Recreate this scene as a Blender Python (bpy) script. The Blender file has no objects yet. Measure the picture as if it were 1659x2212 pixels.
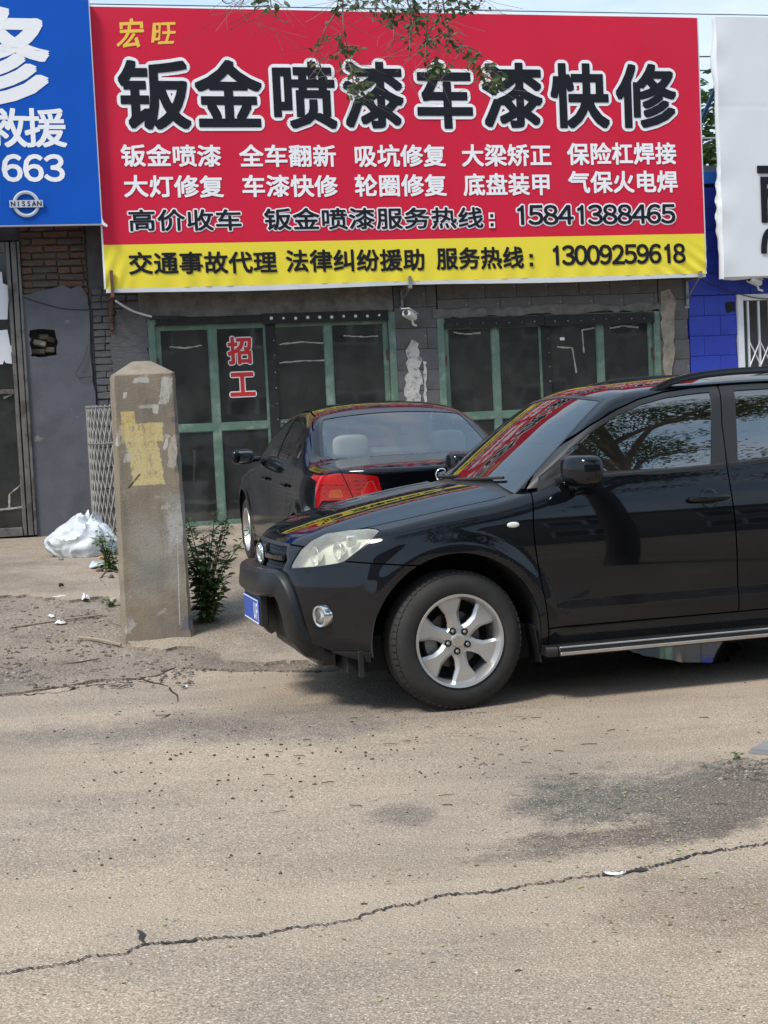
import bpy, bmesh, math, random
import numpy as np
from mathutils import Vector, Matrix, noise
R = math.radians
sc = bpy.context.scene
col = sc.collection
rnd = random.Random(11)

# ------------------------------------------------------------------ camera
FPX, IW, IH = 3300.0, 1659.0, 2212.0          # focal length in pixels of a 1659 x 2212 picture
TH, RO, CH = math.atan(201 / 3300), R(2.8), 1.52
_F = Vector((0, math.cos(TH), -math.sin(TH)))
_R0, _U0 = Vector((1, 0, 0)), Vector((0, math.sin(TH), math.cos(TH)))
CR = _R0 * math.cos(RO) - _U0 * math.sin(RO)
CU = _U0 * math.cos(RO) + _R0 * math.sin(RO)
CC = Vector((0, 0, CH))
cd = bpy.data.cameras.new('camera')
cam = bpy.data.objects.new('camera', cd)
col.objects.link(cam)
M = Matrix.Identity(4)
for i in range(3):
    M[i][0], M[i][1], M[i][2], M[i][3] = CR[i], CU[i], -_F[i], CC[i]
cam.matrix_world = M
cd.sensor_fit = 'VERTICAL'
cd.sensor_height = 32.0
cd.lens = 32.0 * FPX / IH
cd.clip_end = 3000
sc.camera = cam

# ------------------------------------------------------------------ sky and sun
SUN = Vector((-0.42, -0.42, 0.81)).normalized()
sun_el = math.asin(SUN.z)
sun_rot = math.atan2(SUN.x, SUN.y)
world = bpy.data.worlds.new('World')
sc.world = world
world.use_nodes = True
wt = world.node_tree
for n in list(wt.nodes):
    wt.nodes.remove(n)
w_out = wt.nodes.new('ShaderNodeOutputWorld')
w_bg = wt.nodes.new('ShaderNodeBackground')
w_sky = wt.nodes.new('ShaderNodeTexSky')
w_sky.sky_type = 'NISHITA'
w_sky.sun_disc = False
w_sky.sun_elevation = sun_el
w_sky.sun_rotation = sun_rot
w_sky.altitude = 100
w_sky.air_density = 1.0
w_sky.dust_density = 1.6
w_sky.ozone_density = 1.0
w_tc = wt.nodes.new('ShaderNodeTexCoord')
w_map = wt.nodes.new('ShaderNodeMapping')
w_map.inputs['Scale'].default_value = (1.0, 1.0, 3.2)
w_map.inputs['Location'].default_value = (3.1, 1.7, 0.6)
w_noise = wt.nodes.new('ShaderNodeTexNoise')
w_noise.inputs['Scale'].default_value = 2.1
w_noise.inputs['Detail'].default_value = 7
w_noise.inputs['Roughness'].default_value = 0.6
w_ramp = wt.nodes.new('ShaderNodeValToRGB')
w_ramp.color_ramp.elements[0].position = 0.46
w_ramp.color_ramp.elements[0].color = (0.0, 0.0, 0.0, 1)
w_ramp.color_ramp.elements[1].position = 0.74
w_ramp.color_ramp.elements[1].color = (0.9, 0.9, 0.9, 1)
w_mix = wt.nodes.new('ShaderNodeMix')
w_mix.data_type = 'RGBA'
w_mix.inputs[7].default_value = (8.0, 8.3, 8.7, 1)
wt.links.new(w_tc.outputs['Generated'], w_map.inputs['Vector'])
wt.links.new(w_map.outputs[0], w_noise.inputs['Vector'])
wt.links.new(w_noise.outputs['Fac'], w_ramp.inputs['Fac'])
wt.links.new(w_ramp.outputs['Color'], w_mix.inputs[0])
w_haze = wt.nodes.new('ShaderNodeMix')        # thin even summer haze over the whole sky
w_haze.data_type = 'RGBA'
w_haze.inputs[0].default_value = 0.72
w_haze.inputs[7].default_value = (4.8, 6.9, 9.4, 1)
wt.links.new(w_sky.outputs['Color'], w_haze.inputs[6])
wt.links.new(w_haze.outputs[2], w_mix.inputs[6])
wt.links.new(w_mix.outputs[2], w_bg.inputs['Color'])
w_bg.inputs['Strength'].default_value = 0.085
wt.links.new(w_bg.outputs[0], w_out.inputs['Surface'])
sl = bpy.data.lights.new('sun', 'SUN')
sl.energy = 2.5
sl.angle = R(14)
sl.color = (1.0, 0.95, 0.87)
so = bpy.data.objects.new('sun', sl)
so.rotation_euler = (-SUN).to_track_quat('-Z', 'Y').to_euler()
so.location = SUN * 60
col.objects.link(so)
sc.view_settings.view_transform = 'Standard'
sc.view_settings.look = 'None'
sc.view_settings.exposure = 0.66
sc.view_settings.gamma = 1.0
sc.view_settings.use_curve_mapping = False
sc.cycles.max_bounces = 10
sc.cycles.transparent_max_bounces = 24
sc.cycles.use_denoising = True
sc.cycles.caustics_reflective = False
sc.cycles.caustics_refractive = False
sc.cycles.sample_clamp_indirect = 6.0

# ------------------------------------------------------------------ helpers
def ray(px, py):
    return _F + CR * ((px - IW / 2) / FPX) + CU * ((IH / 2 - py) / FPX)

def at(px, py, Y):
    d = ray(px, py)
    return CC + d * (Y / d.y)

PSI = R(14.3)
FO = Vector((-1.9675, 18.4718, 0))            # the corner the shop front is measured from
FU = Vector((math.cos(PSI), math.sin(PSI), 0))
FN = Vector((-math.sin(PSI), math.cos(PSI), 0))

def fa(u, y, z):
    return FO + FU * u + FN * y + Vector((0, 0, z))

def facpx(px, py, off=0.0):
    """place on the shop-front plane (off metres behind it) seen at a picture point -> (u, z)"""
    d = ray(px, py)
    p0 = FO + FN * off
    t = (p0 - CC).dot(FN) / d.dot(FN)
    q = CC + d * t - FO
    return q.dot(FU), q.z

def ground_z(x, y):
    d = -((x - FO.x) * FN.x + (y - FO.y) * FN.y)
    if d < 6.4:
        return 0.30 - 0.0078 * max(d, 0.0)
    t = min(max((d - 6.4) / 2.3, 0), 1)
    return 0.25 * (1 - t * t * (3 - 2 * t))

def gpt(px, py):
    z = 0.0
    d = ray(px, py)
    for i in range(40):
        p = CC + d * ((z - CH) / d.z)
        z = 0.5 * z + 0.5 * ground_z(p.x, p.y)
    return p

def tag(o, label, cat, group=None, kind=None):
    if label: o['label'] = label
    if cat: o['category'] = cat
    if group: o['group'] = group
    if kind: o['kind'] = kind
    return o

def empty(name, loc=(0, 0, 0), rz=0.0, parent=None):
    o = bpy.data.objects.new(name, None)
    o.location = loc
    o.rotation_euler = (0, 0, rz)
    o.empty_display_size = 0.1
    o.parent = parent
    col.objects.link(o)
    return o

def link_mesh(name, me, mat, parent=None):
    if mat is not None and not me.materials:
        me.materials.append(mat)
    o = bpy.data.objects.new(name, me)
    o.parent = parent
    col.objects.link(o)
    return o

class MB:
    def __init__(self):
        self.v, self.f = [], []
    def add(self, vs, fs):
        b = len(self.v)
        self.v += [tuple(p) for p in vs]
        self.f += [tuple(i + b for i in q) for q in fs]
        return self
    def box(self, x0, x1, y0, y1, z0, z1, M=None):
        vs = [(x, y, z) for x in (x0, x1) for y in (y0, y1) for z in (z0, z1)]
        if M is not None: vs = [M @ Vector(p) for p in vs]
        return self.add(vs, [(0, 1, 3, 2), (4, 6, 7, 5), (0, 4, 5, 1), (2, 3, 7, 6), (0, 2, 6, 4), (1, 5, 7, 3)])
    def prism(self, poly, h0, h1, m):
        """polygon (list of 2-D points) pushed from h0 to h1; m(a, b, h) -> 3-D point"""
        n = len(poly)
        vs = [m(a, b, h0) for a, b in poly] + [m(a, b, h1) for a, b in poly]
        fs = [tuple(range(n)), tuple(range(2 * n - 1, n - 1, -1))]
        fs += [(i, i + n, (i + 1) % n + n, (i + 1) % n) for i in range(n)]
        return self.add(vs, fs)
    def tube(self, pts, r, n=8, cap=True, closed=False):
        pts = [Vector(p) for p in pts]
        rs = r if isinstance(r, (list, tuple)) else [r] * len(pts)
        vs, fs = [], []
        up = None
        k = len(pts)
        for i, p in enumerate(pts):
            if closed: t = pts[(i + 1) % k] - pts[i - 1]
            else: t = pts[min(i + 1, k - 1)] - pts[max(i - 1, 0)]
            if t.length < 1e-9: t = Vector((0, 0, 1))
            t.normalize()
            if up is None:
                up = Vector((0, 0, 1)) if abs(t.z) < 0.9 else Vector((1, 0, 0))
            a = up - t * up.dot(t)
            if a.length < 1e-6: a = t.orthogonal()
            a.normalize()
            up = a
            b = t.cross(a)
            for j in range(n):
                an = 2 * math.pi * j / n
                vs.append(p + (a * math.cos(an) + b * math.sin(an)) * rs[i])
        m = k if closed else k - 1
        for i in range(m):
            for j in range(n):
                i2 = (i + 1) % k
                fs.append((i * n + j, i * n + (j + 1) % n, i2 * n + (j + 1) % n, i2 * n + j))
        if cap and not closed:
            fs.append(tuple(range(n - 1, -1, -1)))
            fs.append(tuple((k - 1) * n + j for j in range(n)))
        return self.add(vs, fs)
    def sweep(self, pts, frames, sec, closed=False):
        """section sec (list of (a,b)) carried along pts with frames (A,B) vectors"""
        n, k = len(sec), len(pts)
        vs, fs = [], []
        for p, (A, B) in zip(pts, frames):
            for a, b in sec: vs.append(Vector(p) + Vector(A) * a + Vector(B) * b)
        for i in range(k if closed else k - 1):
            for j in range(n):
                i2 = (i + 1) % k
                fs.append((i * n + j, i * n + (j + 1) % n, i2 * n + (j + 1) % n, i2 * n + j))
        if not closed:
            fs.append(tuple(range(n - 1, -1, -1)))
            fs.append(tuple((k - 1) * n + j for j in range(n)))
        return self.add(vs, fs)
    def lathe(self, prof, n, m, closed=False, a0=0.0, a1=2 * math.pi):
        """profile of (radius, height); m(r*cos, r*sin, h) -> 3-D"""
        full = abs(a1 - a0 - 2 * math.pi) < 1e-6
        k = n if full else n + 1
        vs, fs = [], []
        for r, h in prof:
            for j in range(k):
                an = a0 + (a1 - a0) * j / n
                vs.append(m(r * math.cos(an), r * math.sin(an), h))
        q = len(prof)
        for i in range(q if closed else q - 1):
            i2 = (i + 1) % q
            for j in range(n):
                j2 = (j + 1) % k
                fs.append((i * k + j, i * k + j2, i2 * k + j2, i2 * k + j))
        return self.add(vs, fs)
    def mesh(self, name, bevel=0.0, smooth=None, seg=1, fix=True):
        me = bpy.data.meshes.new(name)
        me.from_pydata([tuple(p) for p in self.v], [], self.f)
        if bevel or fix:
            bm = bmesh.new()
            bm.from_mesh(me)
            if fix: bmesh.ops.recalc_face_normals(bm, faces=bm.faces)
            if bevel:
                bmesh.ops.bevel(bm, geom=list(bm.edges), offset=bevel, segments=seg, affect='EDGES', clamp_overlap=True)
            bm.to_mesh(me)
            bm.free()
        if smooth is not None:
            me.polygons.foreach_set('use_smooth', [True] * len(me.polygons))
            me.set_sharp_from_angle(angle=R(smooth))
        me.update()
        return me
    def build(self, name, mat, parent=None, bevel=0.0, smooth=None, seg=1, fix=True):
        return link_mesh(name, self.mesh(name, bevel, smooth, seg, fix), mat, parent)

def copy_tree(o, parent=None):
    c = o.copy()
    col.objects.link(c)
    c.parent = parent
    for ch in [q for q in bpy.data.objects if q.parent == o]:
        copy_tree(ch, c)
    return c

# ------------------------------------------------------------------ materials
def nd(nt, typ, **kw):
    n = nt.nodes.new(typ)
    for k, v in kw.items():
        if k.startswith('_'): setattr(n, k[1:], v)
        else:
            key = k.replace('__', ' ')
            n.inputs[key if not key.isdigit() else int(key)].default_value = v
    return n

def mat(name, c, rough=0.6, metal=0.0, coat=0.0, spec=0.5, var=0.0, vs=3.0, c2=None, c2s=2.0, c2lo=0.45, c2hi=0.6,
        bump=0.0, bs=40.0, rvar=0.0, emit=None, coat_rough=0.03, stretch=None, c3=None, c3s=20.0, c3lo=.6, c3hi=.66):
    m = bpy.data.materials.new(name)
    m.use_nodes = True
    nt = m.node_tree
    L = nt.links.new
    p = nt.nodes['Principled BSDF']
    c = tuple(c) + (1,)
    p.inputs['Base Color'].default_value = c
    p.inputs['Roughness'].default_value = rough
    p.inputs['Metallic'].default_value = metal
    p.inputs['Coat Weight'].default_value = coat
    p.inputs['Coat Roughness'].default_value = coat_rough
    p.inputs['Specular IOR Level'].default_value = spec
    if emit:
        p.inputs['Emission Color'].default_value = tuple(emit[:3]) + (1,)
        p.inputs['Emission Strength'].default_value = emit[3]
    tc = nd(nt, 'ShaderNodeTexCoord')
    vec = tc.outputs['Object']
    if stretch:
        mp = nd(nt, 'ShaderNodeMapping', Scale=stretch)
        L(vec, mp.inputs['Vector'])
        vec = mp.outputs[0]
    src = None
    if var:
        n = nd(nt, 'ShaderNodeTexNoise', Scale=vs, Detail=6.0, Roughness=0.62)
        L(vec, n.inputs['Vector'])
        mr = nd(nt, 'ShaderNodeMapRange', **{'1': 0.25, '2': 0.75, '3': 1 - var, '4': 1 + var})
        L(n.outputs['Fac'], mr.inputs[0])
        mx = nd(nt, 'ShaderNodeMix', _data_type='RGBA', _blend_type='MULTIPLY', **{'0': 1.0, '6': c})
        L(mr.outputs[0], mx.inputs[7])
        src = mx.outputs[2]
    for cc, s_, lo, hi, dt in ((c2, c2s, c2lo, c2hi, 8.0), (c3, c3s, c3lo, c3hi, 3.0)):
        if not cc: continue
        n = nd(nt, 'ShaderNodeTexNoise', Scale=s_, Detail=dt, Roughness=0.65)
        L(vec, n.inputs['Vector'])
        mr = nd(nt, 'ShaderNodeMapRange', **{'1': lo, '2': hi, '3': 0.0, '4': 1.0})
        L(n.outputs['Fac'], mr.inputs[0])
        mx = nd(nt, 'ShaderNodeMix', _data_type='RGBA', **{'6': c, '7': tuple(cc) + (1,)})
        L(mr.outputs[0], mx.inputs[0])
        if src: L(src, mx.inputs[6])
        src = mx.outputs[2]
    if src: L(src, p.inputs['Base Color'])
    if rvar:
        n = nd(nt, 'ShaderNodeTexNoise', Scale=vs * 1.7, Detail=5.0)
        L(vec, n.inputs['Vector'])
        mr = nd(nt, 'ShaderNodeMapRange', **{'1': 0.3, '2': 0.7, '3': max(rough - rvar, 0.02), '4': min(rough + rvar, 1)})
        L(n.outputs['Fac'], mr.inputs[0])
        L(mr.outputs[0], p.inputs['Roughness'])
    if bump:
        n = nd(nt, 'ShaderNodeTexNoise', Scale=bs, Detail=6.0, Roughness=0.6)
        L(vec, n.inputs['Vector'])
        b = nd(nt, 'ShaderNodeBump', Strength=min(bump, 1.0), Distance=0.01 if bump <= 1 else 0.01 * bump)
        L(n.outputs['Fac'], b.inputs['Height'])
        L(b.outputs[0], p.inputs['Normal'])
    return m

def glass(name, tint=(0.5, 0.55, 0.55), rough=0.02, dust=0.0, dustc=(0.4, 0.38, 0.34), ior=1.5, ripple=0.0, rs=3.0):
    m = bpy.data.materials.new(name)
    m.use_nodes = True
    nt = m.node_tree
    L = nt.links.new
    for n in list(nt.nodes): nt.nodes.remove(n)
    out = nd(nt, 'ShaderNodeOutputMaterial')
    tr = nd(nt, 'ShaderNodeBsdfTransparent', Color=tuple(tint) + (1,))
    gl = nd(nt, 'ShaderNodeBsdfGlossy', Roughness=rough, Color=(1, 1, 1, 1))
    fr = nd(nt, 'ShaderNodeFresnel', IOR=ior)
    mx = nd(nt, 'ShaderNodeMixShader')
    L(fr.outputs[0], mx.inputs[0]); L(tr.outputs[0], mx.inputs[1]); L(gl.outputs[0], mx.inputs[2])
    last = mx.outputs[0]
    tc = nd(nt, 'ShaderNodeTexCoord')
    if ripple:
        n = nd(nt, 'ShaderNodeTexNoise', Scale=rs, Detail=1.0)
        L(tc.outputs['Object'], n.inputs['Vector'])
        b = nd(nt, 'ShaderNodeBump', Strength=1.0, Distance=ripple)
        L(n.outputs['Fac'], b.inputs['Height'])
        L(b.outputs[0], gl.inputs['Normal'])
    if dust:
        df = nd(nt, 'ShaderNodeBsdfDiffuse', Color=tuple(dustc) + (1,))
        n = nd(nt, 'ShaderNodeTexNoise', Scale=2.6, Detail=8.0, Roughness=0.7)
        L(tc.outputs['Object'], n.inputs['Vector'])
        mr = nd(nt, 'ShaderNodeMapRange', **{'1': 0.3, '2': 0.75, '3': dust * 0.25, '4': dust * 1.6})
        L(n.outputs['Fac'], mr.inputs[0])
        m2 = nd(nt, 'ShaderNodeMixShader')
        L(mr.outputs[0], m2.inputs[0]); L(last, m2.inputs[1]); L(df.outputs[0], m2.inputs[2])
        last = m2.outputs[0]
    L(last, out.inputs['Surface'])
    return m

def leafmat(name, c, c2, trans=0.35, rough=0.5):
    m = bpy.data.materials.new(name)
    m.use_nodes = True
    nt = m.node_tree
    L = nt.links.new
    p = nt.nodes['Principled BSDF']
    p.inputs['Roughness'].default_value = rough
    tc = nd(nt, 'ShaderNodeTexCoord')
    n = nd(nt, 'ShaderNodeTexNoise', Scale=14.0, Detail=3.0)
    L(tc.outputs['Object'], n.inputs['Vector'])
    mr = nd(nt, 'ShaderNodeMapRange', **{'1': 0.35, '2': 0.65})
    L(n.outputs['Fac'], mr.inputs[0])
    mx = nd(nt, 'ShaderNodeMix', _data_type='RGBA', **{'6': tuple(c) + (1,), '7': tuple(c2) + (1,)})
    L(mr.outputs[0], mx.inputs[0])
    L(mx.outputs[2], p.inputs['Base Color'])
    tl = nd(nt, 'ShaderNodeBsdfTranslucent')
    L(mx.outputs[2], tl.inputs['Color'])
    ms = nd(nt, 'ShaderNodeMixShader', **{'0': trans})
    L(p.outputs[0], ms.inputs[1]); L(tl.outputs[0], ms.inputs[2])
    L(ms.outputs[0], nt.nodes['Material Output'].inputs['Surface'])
    return m

MT = {}
MT['green'] = mat('green door paint', (0.112, 0.182, 0.138), 0.5, var=0.22, vs=5, c2=(0.225, 0.29, 0.24), c2s=6.0, c2lo=.5, c2hi=.68, bump=.15, bs=60, c3=(0.16, 0.09, 0.05), c3s=22, c3lo=.68, c3hi=.75)
MT['rubber'] = mat('black rubber strip', (0.012, 0.012, 0.012), 0.75, var=0.3, vs=8, c2=(0.06, 0.055, 0.05), c2s=6, c2lo=.55, c2hi=.8)
MT['black_plastic'] = mat('black textured plastic', (0.010, 0.0105, 0.011), 0.42, var=.25, vs=9, c2=(0.036, 0.034, 0.031), c2s=4, c2lo=.52, c2hi=.9, bump=.12, bs=260)
MT['gloss_black'] = mat('gloss black trim', (0.008, 0.008, 0.009), 0.22, coat=.3)
MT['satin_black'] = mat('satin black window trim', (0.022, 0.022, 0.023), 0.42, var=.15, vs=9)
MT['chrome'] = mat('chrome', (0.78, 0.78, 0.78), 0.08, metal=1.0)
MT['dullchrome'] = mat('dull stainless steel', (0.62, 0.60, 0.57), 0.26, metal=1.0, var=.15, vs=6)
MT['alloy'] = mat('silver alloy wheel paint', (0.56, 0.56, 0.555), 0.34, metal=.75, coat=.35, var=.08, vs=9, c2=(0.33, 0.29, 0.25), c2s=6, c2lo=.6, c2hi=.9)
MT['dark'] = mat('dark cavity', (0.008, 0.008, 0.008), 0.9)
MT['steel'] = mat('rusty steel', (0.10, 0.065, 0.05), 0.7, metal=.2, var=.35, vs=12, c2=(0.16, 0.06, 0.03), c2s=9)
MT['galv'] = mat('grey galvanised steel', (0.28, 0.28, 0.28), 0.5, metal=.6, var=.25, vs=10, c2=(0.17, 0.12, 0.09), c2s=7, c2lo=.55, c2hi=.75)
MT['white_paint'] = mat('white paint', (0.74, 0.75, 0.76), 0.5, var=.08, vs=4, c2=(0.42, 0.36, 0.29), c2s=8, c2lo=.62, c2hi=.8)
MT['white_plastic'] = mat('white plastic', (0.70, 0.70, 0.68), 0.4, var=.06, vs=6)
MT['lens'] = glass('clear lens', (0.93, 0.95, 0.93), 0.03, dust=.10, dustc=(.75, .75, .66))
# ------------------------------------------------------------------ clipping of triangle meshes
def poly_sdf(poly):
    P = np.array(poly, float)
    Q = np.roll(P, -1, 0)
    def f(a, b):
        a = np.asarray(a, float); b = np.asarray(b, float)
        d = np.full(a.shape, 1e9); inside = np.zeros(a.shape, bool)
        for (x0, y0), (x1, y1) in zip(P, Q):
            ex, ey = x1 - x0, y1 - y0
            wx, wy = a - x0, b - y0
            t = np.clip((wx * ex + wy * ey) / (ex * ex + ey * ey + 1e-12), 0, 1)
            d = np.minimum(d, (wx - ex * t) ** 2 + (wy - ey * t) ** 2)
            c = ((y0 <= b) & (y1 > b)) | ((y1 <= b) & (y0 > b))
            xi = x0 + (b - y0) / (y1 - y0 if abs(y1 - y0) > 1e-12 else 1e-12) * ex
            inside ^= c & (a < xi)
        d = np.sqrt(d)
        return np.where(inside, -d, d)
    return f

def clip(V, F, g):
    """keep the part of the triangle mesh where g(V) <= 0"""
    val = g(V)
    val = np.where(np.abs(val) < 1e-7, -1e-7, val)
    ins = val < 0
    cnt = ins[F].sum(1)
    keep = F[cnt == 3]
    cut = F[(cnt > 0) & (cnt < 3)]
    nv, cache, out = [], {}, []
    base = len(V)
    def mid(i, j):
        k = (i, j) if i < j else (j, i)
        if k not in cache:
            a, b = val[k[0]], val[k[1]]
            t = a / (a - b)
            nv.append(V[k[0]] + (V[k[1]] - V[k[0]]) * t)
            cache[k] = base + len(nv) - 1
        return cache[k]
    for tri in cut.tolist():
        poly = []
        for q in range(3):
            i, j = tri[q], tri[(q + 1) % 3]
            if ins[i]: poly.append(i)
            if ins[i] != ins[j]: poly.append(mid(i, j))
        for q in range(1, len(poly) - 1): out.append((poly[0], poly[q], poly[q + 1]))
    V2 = np.vstack([V, np.array(nv)]) if nv else V
    F2 = np.vstack([keep, np.array(out, int).reshape(-1, 3)]).astype(int)
    used = np.unique(F2)
    mp = np.full(len(V2), -1); mp[used] = np.arange(len(used))
    return V2[used], mp[F2]

def grid_tris(nx, ny, off=0):
    i = np.arange(nx - 1)[:, None] * ny + np.arange(ny - 1)[None, :]
    i = i.ravel() + off
    return np.vstack([np.stack([i, i + ny, i + ny + 1], 1), np.stack([i, i + ny + 1, i + 1], 1)])

def nz(x, y, s, seed=0.0):
    return noise.noise((x * s + seed, y * s - seed, seed * 1.7))

gz_np = np.vectorize(ground_z)

def sheet(name, poly, lift, thick, mat_, res=0.08, edge=0.05, rough=0.0, kind='structure', smooth=40):
    """irregular sheet lying on the ground inside a world polygon, with a real edge"""
    P = np.array(poly)
    x0, y0 = P.min(0) - .2; x1, y1 = P.max(0) + .2
    xs = np.arange(x0, x1, res); ys = np.arange(y0, y1, res)
    X, Y = np.meshgrid(xs, ys, indexing='ij')
    V = np.stack([X.ravel(), Y.ravel(), np.zeros(X.size)], 1)
    s = poly_sdf(poly)
    jit = np.array([nz(a, b, 2.1, 3.3) * edge * 1.6 + nz(a, b, 9.0, 1.3) * edge * .7 for a, b in V[:, :2]])
    Jg = {}
    def g(W):
        if len(W) == len(V): return s(W[:, 0], W[:, 1]) + jit
        return s(W[:, 0], W[:, 1])
    V2, F2 = clip(V, grid_tris(len(xs), len(ys)), g)
    z = gz_np(V2[:, 0], V2[:, 1]) + lift
    if rough: z = z + np.array([nz(a, b, 3.0, 7) * rough + nz(a, b, 13., 2) * rough * .6 for a, b in V2[:, :2]])
    V2[:, 2] = z
    me = bpy.data.meshes.new(name)
    vs = V2.tolist(); fs = F2.tolist()
    ed = {}
    for t in fs:
        for q in range(3):
            k = tuple(sorted((t[q], t[(q + 1) % 3])))
            ed[k] = ed.get(k, 0) + 1
    low = {}
    for (i, j), c in ed.items():
        if c == 1:
            for q in (i, j):
                if q not in low:
                    low[q] = len(vs); vs.append([vs[q][0], vs[q][1], vs[q][2] - thick])
            fs.append((i, j, low[j], low[i]))
    me.from_pydata(vs, [], fs)
    bm = bmesh.new(); bm.from_mesh(me); bmesh.ops.recalc_face_normals(bm, faces=bm.faces)
    if sum(f.normal.z * f.calc_area() for f in bm.faces) < 0: bmesh.ops.reverse_faces(bm, faces=bm.faces)
    bm.to_mesh(me); bm.free()
    me.polygons.foreach_set('use_smooth', [True] * len(me.polygons)); me.set_sharp_from_angle(angle=R(smooth))
    o = link_mesh(name, me, mat_)
    o['kind'] = kind
    return o

# ------------------------------------------------------------------ ground materials
def ground_mat(name, base, alt, dark, light, altscale=.45, stains_bands=(), spk=75.0, spk_amt=.8, bump=.5, dirtc=None, fine=170.0, streak=0.0):
    m = bpy.data.materials.new(name)
    m.use_nodes = True
    nt = m.node_tree
    L = nt.links.new
    p = nt.nodes['Principled BSDF']
    p.inputs['Roughness'].default_value = 0.9
    p.inputs['Specular IOR Level'].default_value = 0.25
    tc = nd(nt, 'ShaderNodeTexCoord')
    vec = tc.outputs['Object']
    def noise_(s, d=6.0, r=.6):
        n = nd(nt, 'ShaderNodeTexNoise', Scale=s, Detail=d, Roughness=r)
        L(vec, n.inputs['Vector'])
        return n.outputs['Fac']
    def rng(src, a, b, c=0.0, d=1.0):
        mr = nd(nt, 'ShaderNodeMapRange', **{'1': a, '2': b, '3': c, '4': d})
        L(src, mr.inputs[0])
        return mr.outputs[0]
    def mixc(f, a, b):
        mx = nd(nt, 'ShaderNodeMix', _data_type='RGBA')
        for s_, k in ((a, 6), (b, 7)):
            if isinstance(s_, tuple): mx.inputs[k].default_value = s_ + (1,)
            else: L(s_, mx.inputs[k])
        if isinstance(f, float): mx.inputs[0].default_value = f
        else: L(f, mx.inputs[0])
        return mx.outputs[2]
    def mth(op, a, b):
        q = nd(nt, 'ShaderNodeMath', _operation=op)
        for i, s_ in enumerate((a, b)):
            if isinstance(s_, (int, float)): q.inputs[i].default_value = s_
            else: L(s_, q.inputs[i])
        return q.outputs[0]
    c = mixc(rng(noise_(altscale, 7.0, .62), .42, .62), base, alt)
    c = mixc(mth('MULTIPLY', rng(noise_(2.3, 8.0, .7), .5, .75), .5), c, alt)
    if streak:
        mp = nd(nt, 'ShaderNodeMapping', Rotation=(0, 0, -R(15)), Scale=(.35, 1.5, 1)); L(vec, mp.inputs['Vector'])
        n = nd(nt, 'ShaderNodeTexNoise', Scale=1.1, Detail=8.0, Roughness=.68); L(mp.outputs[0], n.inputs['Vector'])
        c = mixc(mth('MULTIPLY', rng(n.outputs['Fac'], .46, .66), streak), c, tuple(v * .62 for v in base))
        n = nd(nt, 'ShaderNodeTexNoise', Scale=2.6, Detail=9.0, Roughness=.72); L(mp.outputs[0], n.inputs['Vector'])
        c = mixc(mth('MULTIPLY', rng(n.outputs['Fac'], .52, .68), streak * .8), c, tuple(v * 1.22 for v in base))
    for (cx, cy, rx, ry, rot, col_, amt, soft) in stains_bands:
        mp = nd(nt, 'ShaderNodeMapping', _vector_type='TEXTURE', Location=(cx, cy, 0), Rotation=(0, 0, rot), Scale=(rx, ry, 1))
        L(vec, mp.inputs['Vector'])
        sp = nd(nt, 'ShaderNodeSeparateXYZ'); L(mp.outputs[0], sp.inputs[0])
        r2 = mth('SQRT', mth('ADD', mth('MULTIPLY', sp.outputs[0], sp.outputs[0]), mth('MULTIPLY', sp.outputs[1], sp.outputs[1])), 0)
        r3 = mth('ADD', r2, rng(noise_(2.4, 9.0, .74), .25, .75, -.75, .75))
        f = mth('MULTIPLY', rng(r3, 1.0, 1.0 - soft), mth('MULTIPLY', rng(noise_(14.0, 7.0, .78), .34, .58, .42, 1.0), amt))
        c = mixc(f, c, col_)
    if dirtc:
        c = mixc(mth('MULTIPLY', rng(noise_(5.0, 9.0, .75), .56, .72), .8), c, dirtc)
    # aggregate: pale and dark grains
    v = nd(nt, 'ShaderNodeTexVoronoi', Scale=spk, Randomness=1.0)
    L(vec, v.inputs['Vector'])
    g1 = rng(noise_(spk * 1.3, 3.0, .8), .56, .66)
    c = mixc(mth('MULTIPLY', g1, spk_amt), c, light)
    g2 = rng(noise_(spk * .8, 3.0, .75), .58, .70)
    c = mixc(mth('MULTIPLY', g2, spk_amt), c, dark)
    g3 = rng(noise_(fine, 2.0, .7), .35, .68, .55, 1.42)
    mul = nd(nt, 'ShaderNodeMix', _data_type='RGBA', _blend_type='MULTIPLY', **{'0': 1.0})
    L(c, mul.inputs[6]); L(g3, mul.inputs[7])
    L(mul.outputs[2], p.inputs['Base Color'])
    h = mth('ADD', mth('MULTIPLY', v.outputs['Distance'], -.5), mth('ADD', noise_(spk * .35, 5.0, .7), mth('MULTIPLY', noise_(9.0, 5.0, .6), 1.2)))
    b = nd(nt, 'ShaderNodeBump', Strength=bump, Distance=0.012)
    L(h, b.inputs['Height'])
    L(b.outputs[0], p.inputs['Normal'])
    return m

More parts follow.
